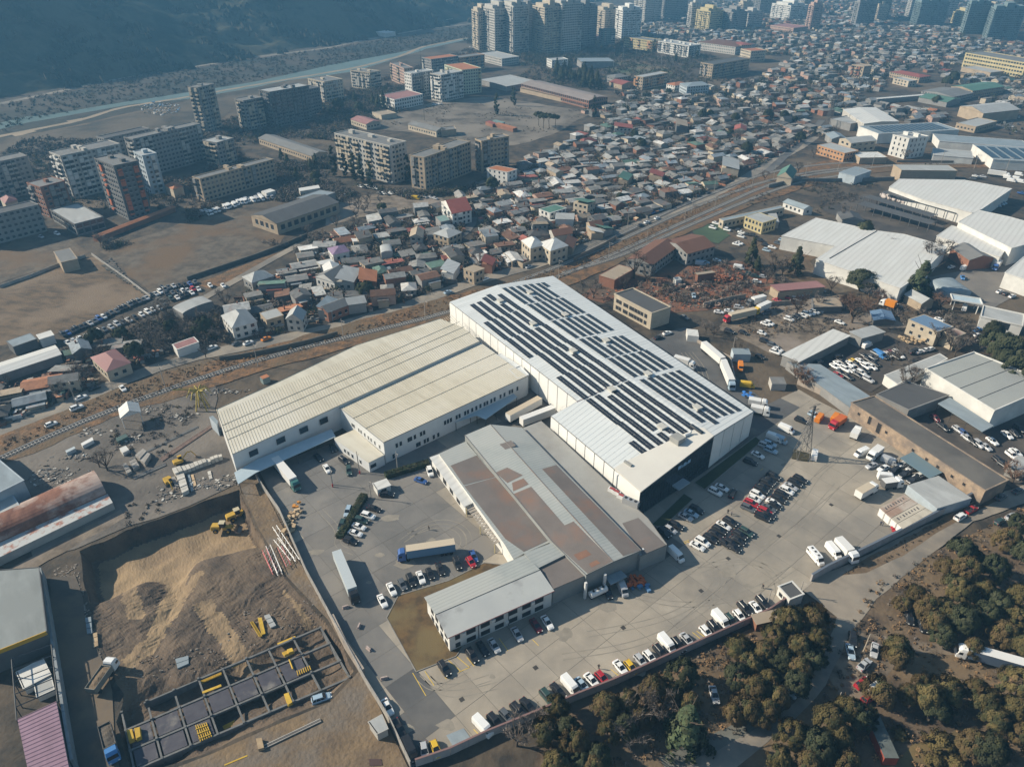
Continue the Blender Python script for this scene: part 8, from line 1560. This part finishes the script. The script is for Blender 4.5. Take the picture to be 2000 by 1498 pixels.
def pick(poly, n, mind, pts, g, tries=40):
    xs = [p[0] for p in poly]; ys = [p[1] for p in poly]; out = []; cell = {}
    def ok(x, y, d):
        i, j = int(x // 20), int(y // 20)
        return all((x - a) ** 2 + (y - b) ** 2 > (d + r) ** 2 for u in (-1,0,1) for v in (-1,0,1) for a, b, r in cell.get((i + u, j + v), ()))
    for c, r in pts:
        for u in range(int((c.x - r) // 20), int((c.x + r) // 20) + 1):
            for v in range(int((c.y - r) // 20), int((c.y + r) // 20) + 1): cell.setdefault((u, v), []).append((c.x, c.y, r))
    for _ in range(n*tries):
        if len(out) >= n: break
        x, y = g.uniform(min(xs), max(xs)), g.uniform(min(ys), max(ys))
        if inside((x, y), poly) and ok(x, y, mind): out.append((x, y)); cell.setdefault((int(x // 20), int(y // 20)), []).append((x, y, mind))
    return out
# ------------------------------------------------------------- the settlement
G = random.Random(11)
def srf(n, c, ru=.4): return M('patched_' + n, c, tuple(x*.6 for x in c), sc=.5, c3=(c[0]*.5 + .1, c[1]*.5 + .045, c[2]*.5 + .025), sc3=.22, lo3=.56, hi3=.7, rnd=.28, rough=.75, detail=8)
_r = [srf('grey', (.24,.235,.22)), srf('pale', (.4,.4,.38)), srf('white', (.62,.61,.58)), srf('brown', (.19,.105,.07)), srf('red', (.27,.09,.07)), srf('green', (.12,.2,.16)), srf('blue_grey', (.26,.3,.33)), srf('tan', (.36,.29,.21)), srf('orange', (.38,.17,.09)), srf('dark', (.11,.11,.108))]
for s in ('P -60 872 0 848 100 810 217 750 310 707 450 682 600 655 760 610 855 577 900 557 1000 528 1045 521 1140 485 1225 447 1337 405 1410 376 1500 322 1560 290 1592 268', 'P 925 425 921 452 905 470 865 482', 'P 585 478 540 500 470 545 420 570 395 585'):
    q = TW(s)
    for a, b in zip(q, q[1:]):
        for k in range(int((b - a).length/5) + 1): OCC.append((a.lerp(b, k*5/max(5, (b - a).length)),5))
S1 = 'P 560 528 610 480 700 445 760 425 870 402 930 372 1000 330 1080 298 1180 240 1260 218 1400 217 1560 232 1592 262 1500 318 1400 366 1330 398 1225 440 1140 478 1045 512 1000 520 900 548 850 566 760 598 600 642 520 656 440 672 425 640 480 575'
S2 = 'P -40 790 0 742 60 724 120 694 240 676 330 690 200 744 100 800 0 838'; S3 = 'P 1180 238 1100 205 1180 182 1330 182 1480 152 1560 112 1400 102 1300 98 1250 62 1290 30 1600 30 1900 60 2010 90 2010 200 1960 235 1870 160 1780 132 1700 192 1640 222 1560 232 1400 216'; S4 = 'P 1590 262 1640 222 1700 195 1790 200 1860 240 1680 240 1600 280'; S5 = 'P 1260 62 1240 20 1500 -5 2010 0 2010 60 1600 28'
HC_ = [(r_grey, 'grey roofed',34), (r_lgrey, 'pale roofed',20), (r_white, 'white roofed',7), (r_brown, 'rust brown roofed',9), (r_red, 'dark red roofed',4), (r_green, 'green roofed',3), (r_bgrey, 'blue grey roofed',8), (r_tan, 'tan roofed',6), (r_orange, 'orange roofed',2), (r_dark, 'dark roofed',14)]
HC_ = [(m, b, c) for m, (a, b, c) in zip(_r, HC_)]
HW = [w_cream, w_grey, w_grey, w_tan, w_dark, w_brick, w_pink, w_grey]; HK = ['gable']*5 + ['shed']*4 + ['hip']*2 + ['flat']
def hdir(x, y): return .42 + .3*noise.noise(Vector((x*.01, y*.01,3))) + (math.pi/2 if G.random() < .4 else 0) + G.gauss(0,.12)
def hrect(x, y, a, w, d): co, si = math.cos(a), math.sin(a); return [Vector((x + u*w/2*co - v*d/2*si, y + u*w/2*si + v*d/2*co,0)) for u, v in ((-1, -1), (1, -1), (1,1), (-1,1))]
def roof_into(mb, kd, cs, h, rise):
    if kd == 'gable': gable_roof(mb, cs, h, rise,.4)
    elif kd == 'hip': hip_roof(mb, cs, h, rise,.5)
    elif kd == 'shed': shed_roof(mb, cs, h, rise*.5,.3)
    else: mb.prism(cs, h - .02, h + .2)
def house(x, y, full=True):
    w, d, h = G.uniform(7,13), G.uniform(5.5,8.5), G.choice((2.3,2.5,2.7,2.8,3.0,3.2,5.2)); a = hdir(x, y); cs = hrect(x, y, a, w, d); (rm, rd, _), = G.choices(HC_, [q[2] for q in HC_]); wm = G.choice(HW); kd = G.choice(HK); rise = G.uniform(.9,1.9)
    t = thing('house', None, 'house', (x, y,0), 'houses of the settlement'); m = MB(); m.prism(cs,0, h); m.build('wall', wm, t); m = MB(); roof_into(m, kd, cs, h, rise); rf = m.build('roof', [rm, wm], t)
    if G.random() < .6:
        e = Vector((math.cos(a), math.sin(a),0)); f = Vector((-e.y, e.x,0)); sd = G.choice((-1,1)); c = Vector((x, y,0)) + f*sd*(d/2 + 1.4) + e*G.uniform(-2,2); q = hrect(c.x, c.y, a, w*G.uniform(.4,.8),2.9); m = MB(); m.prism(q,0, h*.68); m.build('lean_to', G.choice(HW), t); m = MB(); roof_into(m, 'shed', q if sd < 0 else q[2:] + q[:2], h*.68 + .02,.8); m.build('lean_to_roof', G.choice(HC_)[0], t)
    if y < 420 and G.random() < .4: openings(t, cs, h, (2.7,2.8,1.1,1.2,0, None))
    if G.random() < .35: m = MB(); c = cs[0].lerp(cs[2], G.uniform(.35,.65)); m.box((c.x, c.y, h), (.6,.6, rise + .7), a); m.build('chimney', w_brick, rf)
    AUTO.append((t, rd + {'gable': ' gabled', 'hip': ' hipped', 'shed': ' lean', 'flat': ' flat topped'}[kd] + ' house', PX((x, y, h)), None)); OCC.append((Vector((x, y,0)),4))
pts = pick(polyw(S1),600,4.9, OCC, G) + pick(polyw(S2),40,4.9, OCC, G); pts.sort(key=lambda p: p[1]); near, rest = pts[:215], pts[215:]
for x, y in near: house(x, y)
fm = MB(); mats = [q[0] for q in HC_] + HW
def far_house(x, y):
    w, d, h = G.uniform(7,13), G.uniform(5.5,9), G.choice((2.4,2.6,3,3,5)); a = hdir(x, y); cs = hrect(x, y, a, w, d); i = G.choices(range(len(HC_)), [40,20,7,4,2,2,12,4,1,18])[0]; fm.i = len(HC_) + G.randrange(len(HW)); fm.prism(cs,0, h, top=False); j = fm.i; m = MB(); roof_into(m, G.choice(HK), cs, h, G.uniform(1,2.2)); n = len(fm.v); fm.v += m.v; fm.f += [tuple(k + n for k in f) for f in m.f]; fm.m += [j if k else i for k in m.m]
HW[5:7] = [w_grey, w_pale]; far = rest + pick(polyw(S3),1250,5.6, OCC, G,12) + pick(polyw(S4),60,6, OCC, G) + pick(polyw(S5),700,7, OCC, G,12)
for x, y in far: far_house(x, y)
fm.build('distant_houses', mats, None, 'stuff')
cl = MB(); cq = [q[0] for q in HC_] + [w_brick, w_tan, m_timber]
for x, y in pick(polyw(S1),3800,.7, [(c, r*.8) for c, r in OCC], G,10) + pick(polyw(S2),300,.7, OCC, G,10):
    cl.i = G.randrange(len(cq)) if G.random() < .5 else G.choice((0,9,3,10,11)); a = hdir(x, y)
    if G.random() < .3: cl.box((x, y,0), (G.uniform(4,9),.25, G.uniform(1.2,2)), a, False)
    else: w, z = G.uniform(1,3.6), G.uniform(.3,2.2); q = hrect(x, y, a, w, w*G.uniform(.5,.9)); m = MB(); shed_roof(m, q, z, G.uniform(.1,.5),.1); n = len(cl.v); cl.v += m.v; cl.f += [tuple(k + n for k in f) for f in m.f]; cl.m += [cl.i]*len(m.f); cl.i = G.choice((0,9,10,11)); cl.prism(q,0, z - .2, top=False)
cl.build('yard_clutter', cq, None, 'stuff')
# garden trees one by one where they show, joined scrub beyond
for x, y in pick(polyw('P 40 320 400 260 560 250 640 200 760 220 700 255 580 300 640 340 640 390 540 385 380 400 200 460 60 440'),34,4, OCC, G) + pick(polyw(S1),80,1.6, OCC, G) + pick(polyw(S2),14,2, OCC, G) + pick(polyw('P 130 690 240 650 330 610 420 610 470 650 420 670 300 690'),24,3, OCC, G) + pick(polyw('P 195 480 330 440 420 405 380 430 300 455 210 490'),14,3, OCC, G) + pick(polyw('P 660 400 720 385 760 410 700 440 620 460 560 480 540 470'),14,3, OCC, G):
    q = PX((x, y,3)); tree(q[0], q[1], G.uniform(2.4,4.2), 'n' if G.random() < .8 else 'g', group='garden trees of the settlement')
def scrub(name, areas, mats, seed, thr=-.5):
    g = np.random.default_rng(seed); rr_ = random.Random(seed); V = []; mi = []
    for s, n, r0_, r1_, nl, leaf, wt in areas:
        for x, y in pick(polyw(s), n,.6, OCC, rr_,12):
            if noise.noise(Vector((x*.035, y*.035, seed))) < thr: continue
            r_ = g.uniform(r0_, r1_); k = int(g.choice(len(mats), p=wt)); d = g.normal(size=(nl,3)); d /= np.linalg.norm(d, axis=1)[:, None]; d[:,2] = np.abs(d[:,2]); p = np.array([x, y, r_*.2]) + d*r_*g.uniform(.4,1, (nl,1))*(1,1,1.1)
            u = g.normal(size=(nl,3)); u /= np.linalg.norm(u, axis=1)[:, None]; v = np.cross(d, u); l = leaf*g.uniform(.6,1.4, (nl,1)); V.append(np.stack([p - u*l, p + u*l*.8 - v*l*.5, p + v*l],1).reshape(-1,3)); mi += [k]*nl
    V = np.concatenate(V); me = bpy.data.meshes.new(name); nf = len(V) // 3; me.vertices.add(len(V)); me.vertices.foreach_set('co', V.ravel()); me.loops.add(nf*3); me.loops.foreach_set('vertex_index', np.arange(nf*3)); me.polygons.add(nf); me.polygons.foreach_set('loop_start', np.arange(nf)*3)
    for m in mats: me.materials.append(m)
    me.polygons.foreach_set('material_index', np.array(mi)); me.update(); o = bpy.data.objects.new(name, me); C.objects.link(o); o['kind'] = 'stuff'
SM = [m_twig, M('scrub_brown', (.085,.068,.05), (.055,.046,.036), sc=.3), L_g[0], L_b[0]]
scrub('settlement_scrub', [('P 0 300 180 275 420 240 640 190 800 215 700 255 560 300 640 330 640 390 540 385 380 400 200 470 60 440 0 470',1300,1.5,4,60,.55, (.45,.35,.18,.02)), ('P 1130 560 1320 500 1480 520 1780 570 1990 680 1900 700 1740 620 1560 540 1440 620 1240 570',260,1,3,60,.4, (.7,.25,.05,0)), (S1,2600,1.5,4.2,100,.45, (.45,.3,.17,.08)), (S2,120,1,2.6,50,.35, (.5,.3,.1,.1)), ('P 120 690 240 652 330 612 420 612 480 655 420 672 300 692',240,1.2,3,60,.35, (.5,.35,.05,.1)), ('P 195 480 330 436 430 398 440 408 340 448 210 490',300,1.5,3.4,60,.42, (.4,.35,.25,0)), ('P 500 470 560 478 640 450 700 440 660 470 580 500',70,1.2,3,55,.4, (.6,.3,.1,0)),
    ('P 640 410 700 380 640 360 540 330 480 330 400 400 520 390',420,1.5,4,60,.5, (.6,.2,.2,0)), ('P 640 340 800 390 900 380 1000 330 900 370 800 380 660 360',380,1.5,4,60,.5, (.45,.2,.35,0)), ('P 300 330 400 300 560 300 640 240 700 250 640 330 480 340',900,1.5,4.5,55,.6, (.4,.3,.25,.05)), ('P 560 240 700 180 760 160 900 160 760 230 660 260',600,2,5,55,.65, (.3,.25,.4,.05))], SM,1)
scrub('far_scrub', [(S3,3200,2.5,6.5,34,1.0, (.33,.25,.42,0)), (S5,1500,3,8,24,1.5, (.3,.2,.5,0)), (S4,160,2,4,30,.7, (.5,.3,.2,0)), ('P 930 105 1000 60 1180 70 1250 75 1300 110 1180 120 1080 130 960 130',800,3,6,34,.9, (.2,.2,.6,0)), ('P 1180 100 1300 108 1360 102 1480 148 1330 178 1180 180 1090 200 1000 160 1060 120',800,2.5,5.5,34,.8, (.25,.2,.5,.05)), ('P 900 75 1000 60 1200 70 1250 100 1100 125 960 130',700,3,6,34,.9, (.2,.2,.6,0)), ('P 0 300 60 268 180 275 420 240 640 190 920 95 1000 110 760 160 480 260 200 330',1600,1,3.5,34,.7, (.45,.5,.05,0)), ('P 0 262 90 228 250 200 400 178 640 130 920 72 920 50 640 96 250 152 0 206',1500,1,3,22,.7, (0,.5,.3,.2)),
    ('P 1560 110 1700 190 1780 130 1880 150 1960 230 2010 200 2010 90 1800 60',420,2,5,30,.8, (.4,.2,.4,0)), ('P 1880 250 1960 180 2010 120 2010 330 1980 260',120,3,5,30,.8, (.5,.2,.3,0)), ('P 1180 215 1400 215 1560 235 1500 250 1330 260 1250 240',240,2,4,34,.6, (.6,.35,.05,0))], SM,2)
scrub('dry_grass_tufts', [('P 0 855 150 795 330 727 500 686 640 646 880 582 1100 524 1330 420 1470 350 1470 360 1330 436 1100 545 880 606 640 668 500 716 150 822 0 886',2600,.4,1.2,16,.35, (0,.15,0,.85)), ('P 1130 585 1340 520 1540 560 1440 600 1310 610',200,.5,1.6,26,.3, (.6,.4,0,0)), ('P 1440 640 1560 560 1760 610 1700 640 1560 700',240,.5,1.6,26,.3, (.4,.5,0,.1)), ('P 1640 1125 1770 1052 1895 988 1850 1020 1740 1095',150,.3,.7,14,.25, (.1,.6,0,.3)), ('P 1070 1430 1210 1355 1400 1265 1540 1200 1640 1210 1600 1300 1480 1420 1200 1500 1060 1500',260,.4,1.3,24,.3, (.2,.3,0,.5)), ('P 1700 1150 2000 990 2000 1498 1660 1498 1600 1380 1660 1230',420,.4,1.3,24,.3, (.1,.3,0,.6))], SM[:3] + [M('dry_tuft', (.24,.145,.07), (.15,.1,.055), sc=.3)],3)
scrub('weed_clumps', [('P 680 240 850 200 960 188 1090 210 1160 217 1100 255 1010 285 960 290 850 262 760 255',700,.3,1.2,18,.35, (.1,.7,0,.2)), ('P 20 900 150 840 420 742 470 940 250 1028 30 1080',260,.5,1.6,30,.3, (.5,.4,0,.1)), ('P 1540 345 1700 345 1720 370 1690 385 1600 420 1480 410 1420 420',300,.6,2,26,.4, (.5,.4,.1,0)), ('P 1600 575 1800 600 1990 680 1990 760 1880 690 1750 650',200,.6,2,26,.35, (.5,.4,.1,0)), ('P 60 330 0 380 0 420 200 480 380 420 480 380 380 350 250 400',420,1.2,3.5,50,.5, (.5,.3,.2,0)), ('P 1480 700 1600 790 1560 762 1500 780 1450 730',160,.4,1.2,22,.3, (.4,.5,0,.1))], SM,5,.05)
# ------------------------------------------------------------- haze
HZ = True
if HZ:
    mb = MB(); mb.prism([(-5100, -390), (5100, -390), (5100,9400), (-5100,9400)], -6,620, bot=True); m = bpy.data.materials.new('haze_air'); m.use_nodes = True; t = m.node_tree; t.nodes.clear()
    v = t.nodes.new('ShaderNodeVolumePrincipled'); o = t.nodes.new('ShaderNodeOutputMaterial'); v.inputs['Color'].default_value = (.22,.57,.95,1); v.inputs['Density'].default_value = .00026; v.inputs['Anisotropy'].default_value = .1
    t.links.new(v.outputs[0], o.inputs['Volume']); mb.build('haze', m, None, 'stuff')
# ------------------------------------------------------------- the remaining labels, told from landmarks
NTH = ['', 'second ', 'third ', 'fourth ', 'fifth ', 'sixth ', 'seventh ', 'eighth ', 'ninth ', 'tenth ', 'eleventh ', 'twelfth ', 'thirteenth ', 'fourteenth ', 'fifteenth ', 'sixteenth ', 'seventeenth ', 'eighteenth ', 'nineteenth ', 'twentieth ', 'twenty-first ', 'twenty-second ', 'twenty-third ', 'twenty-fourth ', 'twenty-fifth ']
grp = {}
for o, d, p, fix in AUTO:
    l, q = min(((l, q) for l, q in LM if l == fix or not fix), key=lambda t: (t[1][0] - p[0]) ** 2 + (t[1][1] - p[1]) ** 2) if fix is None or any(l == fix for l, _ in LM) else (fix, (1180,740))
    dx, dy = p[0] - q[0], p[1] - q[1]; w = ('right of' if dx > 0 else 'left of') if abs(dx) > abs(dy)*1.3 else ('above' if dy < 0 else 'below'); grp.setdefault((d, l, w), []).append((math.hypot(dx, dy), o))
for (d, l, w), it in grp.items():
    it.sort(key=lambda t: t[0])
    for k, (_, o) in enumerate(it): o['label'] = '%s %s the %s' % (d, w, l) if len(it) == 1 else '%s %s the %s, %snearest to it' % (d, w, l, NTH[min(k,24)])
secs = sorted((Vector(o.location) - Vector(r0)).dot(re) for o, *_ in SOLAR); used = {}
for o, sd, p, n in sorted(SOLAR, key=lambda t: (Vector(t[0].location) - r0).dot(re)):
    v = Vector(o.location) - r0; s = v.dot(re); d = abs(v.dot(rp)); key = (sd, int(d/3.2)); used[key] = used.get(key,0) + 1
    o['label'] = '%s solar strip from the far gable in line %s out from the ridge, %s slope' % (('first ' if used[key] == 1 else NTH[used[key] - 1]).strip(), 'one two three four five six seven eight nine ten'.split()[min(9, key[1])], sd)
for o in C.objects:
    if len(o.get('label', '').split()) > 16: print('LONG', o.name, o['label'])
